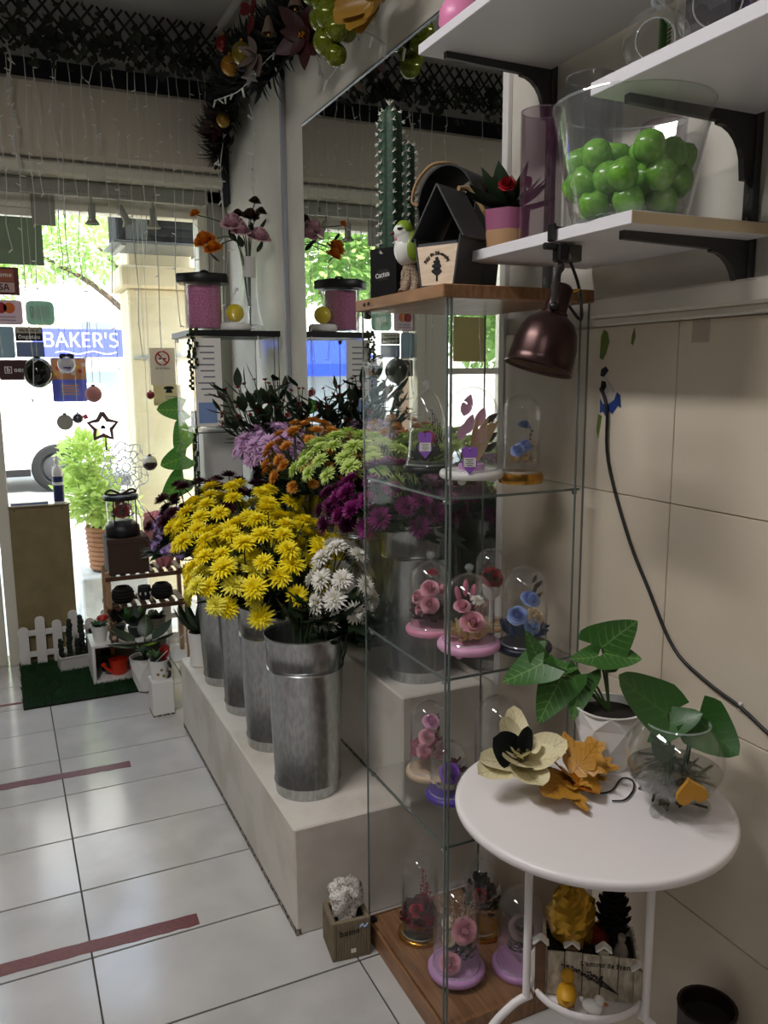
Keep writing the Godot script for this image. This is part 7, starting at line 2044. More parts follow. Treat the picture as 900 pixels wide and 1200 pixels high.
func window_hangings() -> void:
	# stickers on the glass
	var v := sticker("square red and brown payment sticker reading VISA on the shop window", -0.03, 0.145, 1.91, 2.045, soft("sticker_brown", Color(0.36, 0.12, 0.09), 0.3))
	part(v, "orange_band", bx(Vector3(-0.01, 0.028, 0.001), Vector3(0.15, 0.06, 0.0006)), soft("band_orange", Color(0.62, 0.32, 0.20), 0.4))
	part(v, "pale_band", bx(Vector3(-0.01, -0.030, 0.001), Vector3(0.15, 0.048, 0.0006)), soft("band_pale", Color(0.80, 0.66, 0.64), 0.5))
	letters(v, "Welcome", 0.020, M.white_paint, Vector3(-0.005, 0.030, 0.0018))
	letters(v, "VISA", 0.030, mat("visa_navy", Color(0.14, 0.08, 0.12), 0.6), Vector3(-0.004, -0.030, 0.0018))
	var mc := sticker("pale pink rounded card sticker with red and orange circles on the shop window", -0.01, 0.150, 1.765, 1.885, soft("card_pink", Color(0.86, 0.76, 0.80), 0.5), "sticker", -4.6305, 0.016)
	for q in [[-0.018, "mc_red", Color(0.62, 0.10, 0.10)], [0.020, "mc_orange", Color(0.85, 0.42, 0.10)]]:
		part(mc, "circle", Geo.new().tube([Vector3(q[0], 0.022, 0.0005), Vector3(q[0], 0.022, 0.0016)], 0.027, 24), mat(q[1], q[2], 0.6))
	for k in 2:
		part(mc, "printed_line", bx(Vector3(0.005, -0.022 - k * 0.016, 0.001), Vector3(0.085, 0.004, 0.0006)), M.print_grey)
	var gs := sticker("mint green rounded square sticker on the shop window", 0.165, 0.30, 1.765, 1.885, soft("mint", Color(0.62, 0.78, 0.70), 0.8), "sticker", -4.6305, 0.028)
	part(gs, "inner_panel", bx(Vector3(0.0, 0.0, 0.001), Vector3(0.09, 0.07, 0.0006)), soft("mint_light", Color(0.68, 0.83, 0.75), 0.8))
	part(gs, "clip_print", Geo.new().tube(curve([Vector3(-0.04, -0.03, 0.001), Vector3(-0.045, 0.025, 0.001), Vector3(-0.032, 0.025, 0.001), Vector3(-0.034, -0.02, 0.001)], 4), 0.002, 5), M.print_grey)
	var wa := sticker("small black and cream sticker reading We Accept on the shop window", 0.108, 0.236, 1.685, 1.755, mat("sticker_black", Color(0.05, 0.04, 0.05), 0.6))
	part(wa, "cream_band", bx(Vector3(0, 0.018, 0.001), Vector3(0.12, 0.028, 0.0006)), soft("band_cream", Color(0.72, 0.68, 0.60), 0.5))
	letters(wa, "We Accept", 0.013, M.ink, Vector3(0, 0.018, 0.0018))
	letters(wa, "Ongutau", 0.018, M.white_paint, Vector3(0, -0.015, 0.0014))
	var bl := sticker("grey blue card sticker under the black one on the shop window", 0.108, 0.240, 1.605, 1.68, soft("slate_blue", Color(0.44, 0.50, 0.62), 0.7))
	part(bl, "printed_line", bx(Vector3(0.018, 0.002, 0.001), Vector3(0.04, 0.022, 0.0006)), soft("slate_light", Color(0.50, 0.56, 0.64), 0.5))
	sticker("plain pale teal sticker at the edge of the shop window", 0.012, 0.102, 1.60, 1.755, soft("pale_teal", Color(0.55, 0.64, 0.68), 0.8), "sticker", -4.6305, 0.01)
	var bo := sticker("dark red sticker with white letters on the shop window", 0.020, 0.165, 1.49, 1.59, soft("wine", Color(0.24, 0.05, 0.07), 0.2), "sticker", -4.6305, 0.008)
	part(bo, "white_square", bx(Vector3(-0.030, 0.0, 0.001), Vector3(0.034, 0.034, 0.0006)), M.paper)
	part(bo, "wine_square", bx(Vector3(-0.030, 0.0, 0.0015), Vector3(0.027, 0.027, 0.0006)), M.wine)
	letters(bo, "b", 0.022, M.white_paint, Vector3(-0.030, 0.001, 0.0024))
	letters(bo, "oost", 0.022, M.white_paint, Vector3(0.028, 0.0, 0.0014))
	var po := sticker("tall blue and orange illustrated poster on the shop window", 0.265, 0.435, 1.375, 1.60, soft("poster_blue", Color(0.46, 0.50, 0.84), 0.7), "poster", -4.6305, 0.01)
	part(po, "orange_art", bx(Vector3(0, 0.055, 0.001), Vector3(0.165, 0.105, 0.0006)), soft("poster_peach", Color(0.88, 0.62, 0.42), 0.5))
	for k in 9:
		part(po, "art_spot", Geo.new().ball(Vector3(-0.07 + 0.018 * k, 0.03 + 0.05 * fposmod(k * 0.618, 1.0), 0.001), Vector3(0.014, 0.012, 0.001), 10, 4), soft(["spot_yellow", "spot_red", "spot_white"][k % 3], [Color(0.92, 0.76, 0.25), Color(0.85, 0.38, 0.30), Color(0.92, 0.86, 0.80)][k % 3], 0.4))
	part(po, "pale_panel", bx(Vector3(0, -0.05, 0.001), Vector3(0.10, 0.07, 0.0006)), soft("poster_pale", Color(0.52, 0.56, 0.84), 0.5))
	for k in 4:
		part(po, "printed_line", bx(Vector3(0, -0.03 - k * 0.014, 0.0016), Vector3(0.085 - 0.012 * (k % 2), 0.006, 0.0006)), M.poster_peach)
	var gp := sticker("large translucent olive green panel at the top of the shop window", 0.012, 0.270, 2.06, 2.29, soft("olive_panel", Color(0.46, 0.52, 0.42), 0.8), "panel")
	part(gp, "pale_print", bx(Vector3(-0.02, -0.02, 0.001), Vector3(0.09, 0.05, 0.0006)), soft("olive_pale", Color(0.46, 0.52, 0.42), 0.7))
	var ns := sticker("no smoking sign sheet on the pillar side of the window", 0.765, 0.90, 1.455, 1.655, mat("sign_white", Color(0.86, 0.82, 0.74), 0.7), "sign")
	var ring := []
	for i in 25:
		ring.append(Vector3(cos(TAU * i / 24.0) * 0.036, 0.045 + sin(TAU * i / 24.0) * 0.036, 0.0012))
	part(ns, "red_ring", Geo.new().tube(ring, 0.0042, 6, false), M.red)
	part(ns, "red_bar", Geo.new().tube([Vector3(-0.025, 0.07, 0.0014), Vector3(0.025, 0.02, 0.0014)], 0.004, 6), M.red)
	part(ns, "cigarette_print", bx(Vector3(0, 0.042, 0.001), Vector3(0.04, 0.007, 0.0006)), M.ink)
	letters(ns, "NO SMOKING", 0.009, M.ink, Vector3(0, -0.01, 0.001), Vector3.ZERO, false)
	var tel := sticker("cream card with a black telephone emblem below the no smoking sign", 0.775, 0.925, 1.345, 1.455, mat("card_cream", Color(0.86, 0.80, 0.60), 0.7), "sign")
	part(tel, "telephone_print", Geo.new().prism(PackedVector2Array([Vector2(-0.02, 0.012), Vector2(0.02, 0.012), Vector2(0.013, 0.03), Vector2(0.028, 0.034), Vector2(0.026, 0.044), Vector2(0.012, 0.048), Vector2(-0.012, 0.048), Vector2(-0.026, 0.044), Vector2(-0.028, 0.034), Vector2(-0.013, 0.03)]), 0.0008, Transform3D(Basis(), Vector3(0.01, 0, 0.001))), M.ink)
	for k in 3:
		part(tel, "printed_line", bx(Vector3(0.02, -0.008 - k * 0.013, 0.001), Vector3(0.06, 0.004, 0.0006)), M.print_grey)

	# spotlights on the track
	var tk := thing("light_track", "ceiling track across the head of the shop window", "track", Vector3(0.52, 2.40, -4.50))
	part(tk, "track", bx(Vector3(0, -0.008, 0), Vector3(1.1, 0.018, 0.03), 0.002), M.frame_grey)
	part(tk, "hanger", bx(Vector3(-0.3, 0.01, -0.05), Vector3(0.02, 0.02, 0.1)), M.frame_grey)
	part(tk, "hanger", bx(Vector3(0.3, 0.01, -0.05), Vector3(0.02, 0.02, 0.1)), M.frame_grey)
	part(tk, "feed_box", bx(Vector3(0.09, 0.012, 0.0), Vector3(0.13, 0.03, 0.05), 0.004), M.frame_grey)
	var k2 := 0
	for q in [[0.50, 0.0, "small track spotlight pointing straight down, nearest the window stickers"], [0.63, 0.5, "small track spotlight tilted sideways, in the middle of the track"], [0.80, 0.0, "small lit track spotlight pointing down in front of the air conditioner"]]:
		var s := thing("track_spotlight", q[2], "spotlight", Vector3(q[0], 2.385, -4.50), "track spotlights")
		part(s, "stem", Geo.new().tube([Vector3(0, 0.0, 0), Vector3(0, -0.03, 0)], 0.005, 8), M.frame_grey)
		var tilt := Transform3D(Basis(Vector3(0, 0, 1), q[1]), Vector3(0, -0.03, 0))
		put(s, "body", lt(V2([0, -0.085, 0.020, -0.085, 0.036, -0.098, 0.034, -0.10, 0.037, -0.097, 0.022, -0.080, 0.018, -0.07, 0.018, -0.008, 0.012, 0, 0, 0]), 20), M.frame_grey, tilt)
		if k2 == 2:
			var e := mat("spot_glow", Color(1, 1, 1), 0.4)
			e.emission_enabled = true
			e.emission = Color(1.0, 0.93, 0.80)
			e.emission_energy_multiplier = 2.0
			put(s, "lamp_lens", Geo.new().tube([Vector3(0, -0.0855, 0), Vector3(0, -0.090, 0)], 0.022, 16), e, tilt)
			var l := SpotLight3D.new()
			l.name = "lamp_light"
			l.light_energy = 0.15
			l.light_color = Color(1.0, 0.93, 0.80)
			l.light_size = 0.03
			l.spot_angle = 40
			l.shadow_enabled = true
			s.add_child(l, true)
			l.position = Vector3(0, -0.135, 0)
			l.rotation = Vector3(-PI / 2, 0, 0)
		else:
			put(s, "lamp_lens", Geo.new().tube([Vector3(0, -0.0855, 0), Vector3(0, -0.090, 0)], 0.022, 16), M.bulb, tilt)
		k2 += 1

	# hanging ornaments: each on a string from the track or the cornice
	var ztop := 2.41
	hang("bauble", "large glossy dark green glass ball hanging before the window stickers", "ornament", Vector3(0.196, 1.525, -4.50), 0.070, mat("dark_green_glass", Color(0.05, 0.06, 0.03), 0.06), ztop, "ball")
	hang("bauble", "clear glass ball with a navy bow hanging before the blue poster", "ornament", Vector3(0.332, 1.565, -4.50), 0.044, glassy("milk_glass", Color(0.80, 0.84, 0.90), 0.45), ztop, "bow")
	hang("bauble", "dusty pink ball in a clear shell hanging by the fascia sign", "ornament", Vector3(0.452, 1.415, -4.50), 0.042, soft("dusty_pink", Color(0.72, 0.48, 0.46), 0.4), ztop, "red")
	hang("bauble", "tiny red ball hanging in front of the cream pillar", "ornament", Vector3(0.738, 1.405, -4.50), 0.022, mat("bauble_red", Color(0.50, 0.10, 0.10), 0.3), ztop, "red")
	hang("bauble", "white and brown ball with a red ribbon hanging low before the pillar", "ornament", Vector3(0.716, 1.045, -4.50), 0.040, mat("bauble_white", Color(0.84, 0.80, 0.74), 0.4), ztop, "half")
	hang("disc_ornament", "flat pale round medallion hanging above the bush", "ornament", Vector3(0.305, 1.275, -4.50), 0.040, soft("medallion", Color(0.66, 0.66, 0.60), 0.4), ztop, "disc")
	hang("bauble", "small silver ball hanging beside the pale medallion", "ornament", Vector3(0.368, 1.293, -4.50), 0.026, mat("silver_ball", Color(0.45, 0.45, 0.47), 0.2, 0.7), ztop, "ball")
	var st := thing("star_ornament", "open brown twig star hanging in the window", "ornament", Vector3(0.488, 1.245, -4.50))
	var sp := []
	for i in 11:
		var a := PI / 2 + TAU * i / 10.0
		var r := 0.075 if i % 2 == 0 else 0.042
		sp.append(Vector3(cos(a) * r, sin(a) * r, 0))
	part(st, "frame", Geo.new().tube(sp, 0.011, 8, false), mat("twig_mauve", Color(0.42, 0.32, 0.32), 0.85))
	part(st, "string", Geo.new().tube([Vector3(0, 0.075, 0), Vector3(0, ztop - 1.245, 0)], 0.0012, 5, false), M.wire_grey)
	part(st, "bell", lt(V2([0, -0.008, 0.014, -0.008, 0.010, 0.006, 0.004, 0.012, 0, 0.012]), 12), M.black_card, Vector3(0.0, -0.002, 0))
	part(st, "tassel", Geo.new().tube([Vector3(0.01, -0.045, 0), Vector3(0.01, -0.12, 0)], [0.003, 0.006], 6), M.twig_mauve)
	var fl := thing("paper_flower", "tiny pink paper flower hanging beside the silver ball", "ornament", Vector3(0.405, 1.30, -4.50))
	part(fl, "petals", bx(Vector3.ZERO, Vector3(0.022, 0.022, 0.004), 0.001), soft("hot_pink", Color(0.90, 0.30, 0.42), 0.4), Vector3.ZERO, Vector3(0, 0, 0.4))
	part(fl, "string", Geo.new().tube([Vector3(0, 0.01, 0), Vector3(0, ztop - 1.30, 0)], 0.0008, 5, false), M.wire_grey)
	# white lace cut-out leaning by the jamb
	var lc := thing("lace_hanging", "white paper cut lace panel hanging over the bush", "decoration", Vector3(0.60, 1.02, -4.56))
	var lg := Geo.new()
	for ringr in [0.12, 0.085, 0.05, 0.022]:
		var rp := []
		for i in 33:
			var a := TAU * i / 32.0
			var rr: float = ringr * (1.0 + 0.10 * sin(a * 8.0))
			rp.append(Vector3(cos(a) * rr, sin(a) * rr * 1.1, 0))
		lg.tube(rp, 0.004, 5, false)
	for i in 16:
		var a := TAU * i / 16.0
		lg.tube([Vector3(cos(a) * 0.03, sin(a) * 0.033, 0), Vector3(cos(a) * 0.12, sin(a) * 0.132, 0)], 0.003, 5, false)
	for i in 6:
		lg.tube([Vector3(-0.02 + i * 0.008, -0.12, 0), Vector3(-0.10 + i * 0.04, -0.28, 0)], 0.004, 5, false)
	part(lc, "lace", lg, soft("lace_white", Color(0.95, 0.95, 0.95), 0.8))
	part(lc, "string", Geo.new().tube([Vector3(0, 0.13, 0), Vector3(0, 2.41 - 1.02, 0.02)], 0.0008, 5, false), M.wire_grey)

	# fairy light strands
	var g := RandomNumberGenerator.new()
	g.seed = 77
	var bulb := Geo.new().tube([Vector3.ZERO, Vector3(0, 0.022, 0)], [0.0035, 0.002], 6).mesh()
	var xs := [-0.62, -0.30, -0.05, 0.04, 0.11, 0.165, 0.17, 0.22, 0.27, 0.34, 0.37, 0.42, 0.47, 0.52, 0.56, 0.62, 0.68, 0.73, 0.78, 0.83, 0.88, 0.93, 0.98, 1.03, 1.07]
	for k in xs.size():
		var x: float = xs[k]
		var low: float = [2.52, 1.55, 2.3, 1.6, 2.1, 1.38, 2.45, 1.75, 2.35, 1.95, 2.0, 1.58, 2.25][k % 13]
		var s := thing("light_strand", "thin white fairy light strand hanging from the leafy trellis over the window", "fairy lights", Vector3(x, 3.0, -4.36), "fairy light strands")
		var pts := []
		var n := 9
		for i in n:
			var y := -(3.0 - low) * i / (n - 1.0)
			pts.append(Vector3(g.randf_range(-0.012, 0.012), y, g.randf_range(-0.01, 0.01)))
		part(s, "wire", Geo.new().tube(curve(pts, 2), 0.0021 if k != 6 else 0.004, 5, false), M.wire_grey)
		for i in range(1, n):
			for q in int(g.randf() < 0.75) + (3 if k == 6 else 0):
				put(s, "bulb", bulb, M.bulb, grow(pts[i] + Vector3(0, g.randf_range(-0.02, 0.02), 0), Vector3(g.randfn(), g.randfn() * 0.6, 0.4 * g.randfn()), Vector3.UP, 1.0) * Transform3D(Basis(Vector3.RIGHT, PI / 2), Vector3.ZERO))


func hang(called: String, label: String, cat: String, at: Vector3, r: float, m: Material, ytop: float, style: String) -> void:
	var t := thing(called, label, cat, at)
	if style == "disc":
		part(t, "disc", lt(V2([0, -0.003, r * 0.97, -0.003, r, 0, r * 0.97, 0.003, 0, 0.003]), 28), m, Vector3.ZERO, Vector3(PI / 2, 0, 0))
	else:
		part(t, "ball", Geo.new().ball(Vector3.ZERO, Vector3(r, r * (1.08 if r > 0.06 else 1.0), r), 26, 18), m)
	part(t, "cap", lt(V2([0, r * 0.95, r * 0.22, r * 0.96, r * 0.22, r * 1.16, 0, r * 1.18]), 12), M.bracket)
	part(t, "string", Geo.new().tube([Vector3(0, r * 1.1, 0), Vector3(0.003, (ytop - at.y) * 0.5, 0), Vector3(0, ytop - at.y, 0)], 0.0014, 5, false), M.wire_grey)
	if style == "bow":
		for s in [-1.0, 1.0]:
			part(t, "bow_loop", Geo.new().petal(grow(Vector3(0, r * 1.1, r * 0.3), Vector3(s, -0.35, 0.2), Vector3(0, 0, 1)), r * 0.9, r * 0.3, 0.4, 0.2, "round", 5, 2), mat("navy_ribbon", Color(0.04, 0.05, 0.14), 0.6))
		part(t, "blue_print", Geo.new().ball(Vector3(0, -r * 0.35, r * 0.78), Vector3(r * 0.5, r * 0.16, r * 0.2), 10, 6), mat("navy_print", Color(0.10, 0.18, 0.42), 0.5))
	if style == "red" or style == "half":
		part(t, "ribbon", Geo.new().petal(grow(Vector3(-r * 0.5, r * 0.95, 0), Vector3(1, 0.15, 0.3), Vector3(0, 1, 0)), r * 1.3, r * 0.28, 0.3, 0.2, "round", 5, 1), M.red)
	if style == "half":
		part(t, "brown_half", Geo.new().ball(Vector3(0, -r * 0.12, r * 0.08), Vector3(r * 0.97, r * 0.9, r * 0.96), 20, 12), mat("bauble_brown", Color(0.24, 0.14, 0.12), 0.4))


func trellis_and_garland() -> void:
	var t := thing("lattice_trellis", "dark expanding wooden lattice with artificial ivy hung below the ceiling", "trellis", Vector3(0, 3.08, -4.34))
	var g := RandomNumberGenerator.new()
	g.seed = 31
	var lg := Geo.new()
	var x := -1.95
	while x < 1.12:
		for s in [-1.0, 1.0]:
			var a := Vector3(x - s * 0.09, -0.09, 0.004 * s)
			var b := Vector3(x + s * 0.09, 0.13, 0.004 * s)
			var c := (a + b) / 2
			var d := b - a
			lg.box(Vector3.ZERO, Vector3(0.010, d.length(), 0.006), 0.0, Transform3D(Basis(Vector3(0, 0, 1), -atan2(d.x, d.y)), c))
		x += 0.065
	part(t, "lattice_slats", lg, mat("lattice_wood", Color(0.15, 0.135, 0.11), 0.8)).set_meta("kind", "stuff")
	for xx in [-1.5, -0.5, 0.5, 1.05]:
		part(t, "hook", Geo.new().tube([Vector3(xx, 0.10, 0), Vector3(xx, 0.14, 0)], 0.003, 6), M.bracket)
	var mm := MultiMesh.new()
	mm.transform_format = MultiMesh.TRANSFORM_3D
	mm.mesh = lib_leaf("heart")
	mm.instance_count = 700
	for k in 700:
		var lx := g.randf_range(-1.9, 1.12)
		mm.set_instance_transform(k, grow(Vector3(lx, clampf(g.randfn() * 0.055 - 0.035, -0.16, 0.1), g.randf_range(-0.01, 0.03)), Vector3(g.randfn() * 0.6, -0.6 + g.randfn() * 0.4, g.randfn() * 0.4), Vector3(g.randfn() * 0.4, 0.2, 1), g.randf_range(0.028, 0.05)))
	var o := MultiMeshInstance3D.new()
	o.name = "ivy_leaves"
	o.multimesh = mm
	o.material_override = soft("ivy", Color(0.18, 0.20, 0.15), 0.2, 0.7)
	o.set_meta("kind", "stuff")
	t.add_child(o, true)

	# garland along the wall: corner, down and along the top of the mirror
	var ga := thing("pine_garland", "dark green pine garland draped from the corner along the wall above the mirror", "garland")
	var path := curve([Vector3(1.13, 2.66, -4.30), Vector3(1.12, 2.80, -4.10), Vector3(1.12, 2.86, -3.80), Vector3(1.13, 2.80, -3.50), Vector3(1.14, 2.84, -3.20), Vector3(1.15, 2.76, -2.95), Vector3(1.15, 2.82, -2.65), Vector3(1.15, 2.74, -2.35)], 6)
	part(ga, "core_wire", Geo.new().tube(path, 0.008, 6), M.leaf_dark)
	var m2 := MultiMesh.new()
	m2.transform_format = MultiMesh.TRANSFORM_3D
	m2.mesh = lib_leaf("long")
	m2.instance_count = 5200
	for k in 5200:
		var p: Vector3 = path[g.randi() % path.size()]
		var thick := 0.15 if p.z < -3.2 else 0.11
		var d := Vector3(-absf(g.randfn()) * 0.8, g.randfn(), g.randfn()).normalized()
		m2.set_instance_transform(k, grow(p + Vector3(0, g.randf_range(-0.05, 0.05), g.randf_range(-0.06, 0.06)) + d * thick * 0.3 * g.randf(), d, Vector3.UP, thick * g.randf_range(0.5, 0.9)))
	var o2 := MultiMeshInstance3D.new()
	o2.name = "pine_needles"
	o2.multimesh = m2
	o2.material_override = soft("pine_needle", Color(0.035, 0.055, 0.035), 0.1, 0.8)
	o2.set_meta("kind", "stuff")
	ga.add_child(o2, true)
	for q in [[Vector3(1.02, 2.94, -3.82), 0.035, "bauble_red2", Color(0.48, 0.06, 0.05), "small red ball on the garland beside the leafy trellis"], [Vector3(1.00, 2.78, -3.46), 0.045, "bauble_olive", Color(0.45, 0.38, 0.08), "olive gold ball on the garland beside the white lily"], [Vector3(1.02, 2.82, -3.72), 0.042, "bauble_gold", Color(0.62, 0.42, 0.07), "amber gold ball on the garland below the small red one"], [Vector3(1.075, 2.70, -4.08), 0.034, "bauble_ochre", Color(0.58, 0.44, 0.14), "ochre ball hanging at the lower end of the garland"]]:
		var b := thing("bauble", q[4], "ornament", q[0])
		part(b, "ball", Geo.new().ball(Vector3.ZERO, Vector3.ONE * q[1], 20, 14), mat(q[2], q[3], 0.25, 0.3))
		part(b, "cap", lt(V2([0, q[1] * 0.95, q[1] * 0.25, q[1] * 0.96, q[1] * 0.25, q[1] * 1.2, 0, q[1] * 1.2]), 10), M.gold)
		part(b, "hanger", Geo.new().tube([Vector3(0, q[1] * 1.1, 0), Vector3(1.125 - q[0].x, q[1] * 1.1 + 0.02 - (0.09 if q[0].y > 2.9 else 0.0), 0)], 0.002, 5, false), M.gold)
	for q in [[Vector3(1.06, 2.665, -2.90), 0.125, Vector3(-0.85, -0.25, 0.45), "large red poinsettia on the garland beside the bunch of green balls"], [Vector3(1.06, 2.70, -4.16), 0.10, Vector3(-0.9, -0.1, 0.5), "smaller red poinsettia low on the garland in the corner"]]:
		var p := thing("red_poinsettia", q[3], "artificial flower", q[0])
		for i in 9:
			var a := TAU * i / 9.0
			var fx := aim(Vector3.ZERO, q[2])
			var dir := fx.basis * Vector3(cos(a), 0.15 + 0.25 * (i % 2), sin(a))
			var xf := grow(Vector3.ZERO, dir, q[2])
			var L: float = q[1] * (1.0 - 0.3 * (i % 2))
			xf.basis = Basis(xf.basis.x * L * 1.15, xf.basis.y * L, xf.basis.z * L)
			put(p, "petal", lib_leaf("leaf"), soft("poinsettia_red", Color(0.20, 0.01, 0.022), 0.12), xf)
		var bg := Geo.new()
		for i in 7:
			bg.ball(q[2] * 0.012 + Vector3(g.randf_range(-0.012, 0.012), g.randf_range(-0.012, 0.012), g.randf_range(-0.012, 0.012)), Vector3.ONE * 0.006, 7, 5)
		part(p, "flower_eye", bg, M.gold)
	var bw := thing("red_bow", "small red velvet bow at the top of the garland", "bow", Vector3(1.02, 2.915, -3.38))
	for s in [-1.0, 1.0]:
		part(bw, "bow_loop", Geo.new().petal(grow(Vector3.ZERO, Vector3(0.4 * s, 0.35, s), Vector3(-1, 0, 0.3)), 0.055, 0.024, 0.6, 0.4, "round", 5, 2), mat("velvet_red", Color(0.38, 0.04, 0.04), 0.8))
		part(bw, "bow_tail", Geo.new().petal(grow(Vector3.ZERO, Vector3(0, -1, 0.35 * s), Vector3(-1, 0, 0.3)), 0.09, 0.016, 0.2, 0.1, "strap", 4, 1), M.velvet_red)
	part(bw, "knot", Geo.new().ball(Vector3.ZERO, Vector3(0.012, 0.014, 0.012), 10, 8), M.velvet_red)
	var ly := thing("white_lily", "pale dried lily with long pointed petals on the garland", "artificial flower", Vector3(1.00, 2.715, -3.27))
	for i in 7:
		var dirs := [Vector3(0.1, 0.7, -0.6), Vector3(-0.3, 0.3, -0.5), Vector3(-0.2, -0.8, 0.35), Vector3(0.1, -0.8, 0.6), Vector3(-0.5, -0.5, -0.2), Vector3(-0.4, 0.1, 0.3), Vector3(-0.1, -0.5, -0.5)]
		var d: Vector3 = dirs[i]
		var xf := grow(Vector3.ZERO, d, Vector3(-1, 0, 0.4))
		var L := [0.11, 0.09, 0.14, 0.15, 0.10, 0.07, 0.10][i] as float
		xf.basis = Basis(xf.basis.x * L * 0.85, xf.basis.y * L, xf.basis.z * L)
		put(ly, "petal", lib_leaf("leaf"), soft("lily", Color(0.42, 0.36, 0.33), 0.25), xf)
	for q in [[Vector3(1.03, 2.70, -3.46), "small grey white star ornament on the garland", "star"], [Vector3(1.03, 2.80, -3.20), "small pale bell on the garland under the red bow", "bell"], [Vector3(1.05, 2.80, -2.95), "pale gold bell on the garland above the large poinsettia", "bell"]]:
		var s := thing("garland_star" if q[2] == "star" else "garland_bell", q[1], "ornament", q[0])
		if q[2] == "star":
			var pp := PackedVector2Array()
			for i in 10:
				var r := 0.042 if i % 2 == 0 else 0.018
				pp.append(Vector2(cos(PI / 2 + TAU * i / 10.0), sin(PI / 2 + TAU * i / 10.0)) * r)
			part(s, "star", Geo.new().prism(pp, 0.008), mat("star_grey", Color(0.52, 0.50, 0.48), 0.6), Vector3.ZERO, Vector3(0, -0.8, 0.3))
			part(s, "hanger", Geo.new().tube([Vector3(0, 0.04, 0), Vector3(0.06, 0.09, 0)], 0.002, 5, false), M.gold)
		else:
			part(s, "bell", lt(V2([0.026, -0.03, 0.030, -0.032, 0.027, -0.024, 0.018, 0.0, 0.014, 0.02, 0.006, 0.032, 0, 0.034]), 18), mat("bell_pale", Color(0.48, 0.40, 0.34), 0.4, 0.2))
			part(s, "clapper", Geo.new().ball(Vector3(0, -0.03, 0), Vector3.ONE * 0.008, 8, 6), M.gold)
			part(s, "hanger", Geo.new().tube([Vector3(0, 0.03, 0), Vector3(0.06, 0.05, 0)], 0.002, 5, false), M.gold)
	var gr := thing("green_ball_cluster", "hanging bunch of glossy lime green balls like grapes beside the mirror top", "ornament", Vector3(1.06, 2.60, -2.62))
	var gm := textured("lime_gloss", 0.03, Color(0.30, 0.34, 0.06), Color(0.50, 0.54, 0.14), Vector3(6, 6, 6), 0.15, 0.2, 131)
	for q in [[0, 0.145, 0.03, 0.046], [-0.05, 0.11, -0.05, 0.044], [0.0, 0.10, 0.06, 0.044], [-0.03, 0.075, 0.0, 0.050], [0.02, 0.065, 0.09, 0.040], [-0.02, 0.035, -0.055, 0.042], [-0.03, 0.015, 0.03, 0.046], [0.01, 0.01, 0.085, 0.036], [-0.02, -0.045, -0.02, 0.044], [-0.015, -0.03, 0.055, 0.038], [0.0, -0.09, 0.008, 0.036], [0.02, 0.15, -0.04, 0.044], [0.04, -0.01, 0.0, 0.036]]:
		part(gr, "glass_ball", Geo.new().ball(Vector3.ZERO, Vector3.ONE * q[3], 20, 14), gm, Vector3(q[0], q[1], q[2]))
	part(gr, "hanger", Geo.new().tube([Vector3(0.0, 0.15, 0), Vector3(0.08, 0.20, 0)], 0.003, 6), M.gold)
	var gb := thing("gold_bow", "large translucent gold ribbon bow hung above the mirror", "bow", Vector3(1.08, 2.575, -2.31))
	var ribbon := soft("gold_ribbon", Color(0.62, 0.47, 0.17), 0.6, 0.4)
	for q in [[Vector3(-0.15, 0.15, -0.9), 0.17, 0.075], [Vector3(-0.3, -0.45, -0.8), 0.13, 0.07], [Vector3(-0.1, 0.35, -0.9), 0.16, 0.05], [Vector3(-0.1, 0.5, 0.9), 0.16, 0.05], [Vector3(-0.1, -0.8, -0.35), 0.12, 0.035], [Vector3(-0.2, -0.9, 0.25), 0.10, 0.035], [Vector3(-0.4, -0.2, -0.8), 0.14, 0.04], [Vector3(-0.4, -0.1, 0.8), 0.14, 0.04]]:
		part(gb, "ribbon_loop", Geo.new().petal(grow(Vector3.ZERO, q[0], Vector3(-1, 0, 0.2)), q[1], q[2], 0.7, 0.5, "round", 6, 2, 0.12), ribbon)
	part(gb, "knot", Geo.new().ball(Vector3.ZERO, Vector3(0.02, 0.022, 0.02), 10, 8), ribbon)
	part(gb, "hanger", Geo.new().tube([Vector3(0.0, 0.0, 0), Vector3(0.05, 0.12, -0.05)], 0.003, 6), M.gold)
	# light string along the wall
	var bulb := Geo.new().tube([Vector3.ZERO, Vector3(0, 0.022, 0)], [0.0035, 0.002], 6).mesh()
	var wl := thing("light_string", "white fairy light string looped below the garland in the corner", "fairy lights")
	var wpts := curve([Vector3(1.02, 2.76, -4.0), Vector3(1.0, 2.70, -3.75), Vector3(1.02, 2.68, -3.55), Vector3(1.08, 2.74, -3.3), Vector3(1.12, 2.68, -3.0), Vector3(1.16, 2.55, -2.95), Vector3(1.17, 2.62, -2.7), Vector3(1.16, 2.50, -2.45)], 6)
	part(wl, "wire", Geo.new().tube(wpts, 0.0022, 5, false), M.wire_grey)
	for i in range(0, wpts.size(), 3):
		put(wl, "bulb", bulb, M.bulb, aim(wpts[i], Vector3(g.randfn() * 0.5, -1.0, g.randfn() * 0.6), 0.0, 1.6))
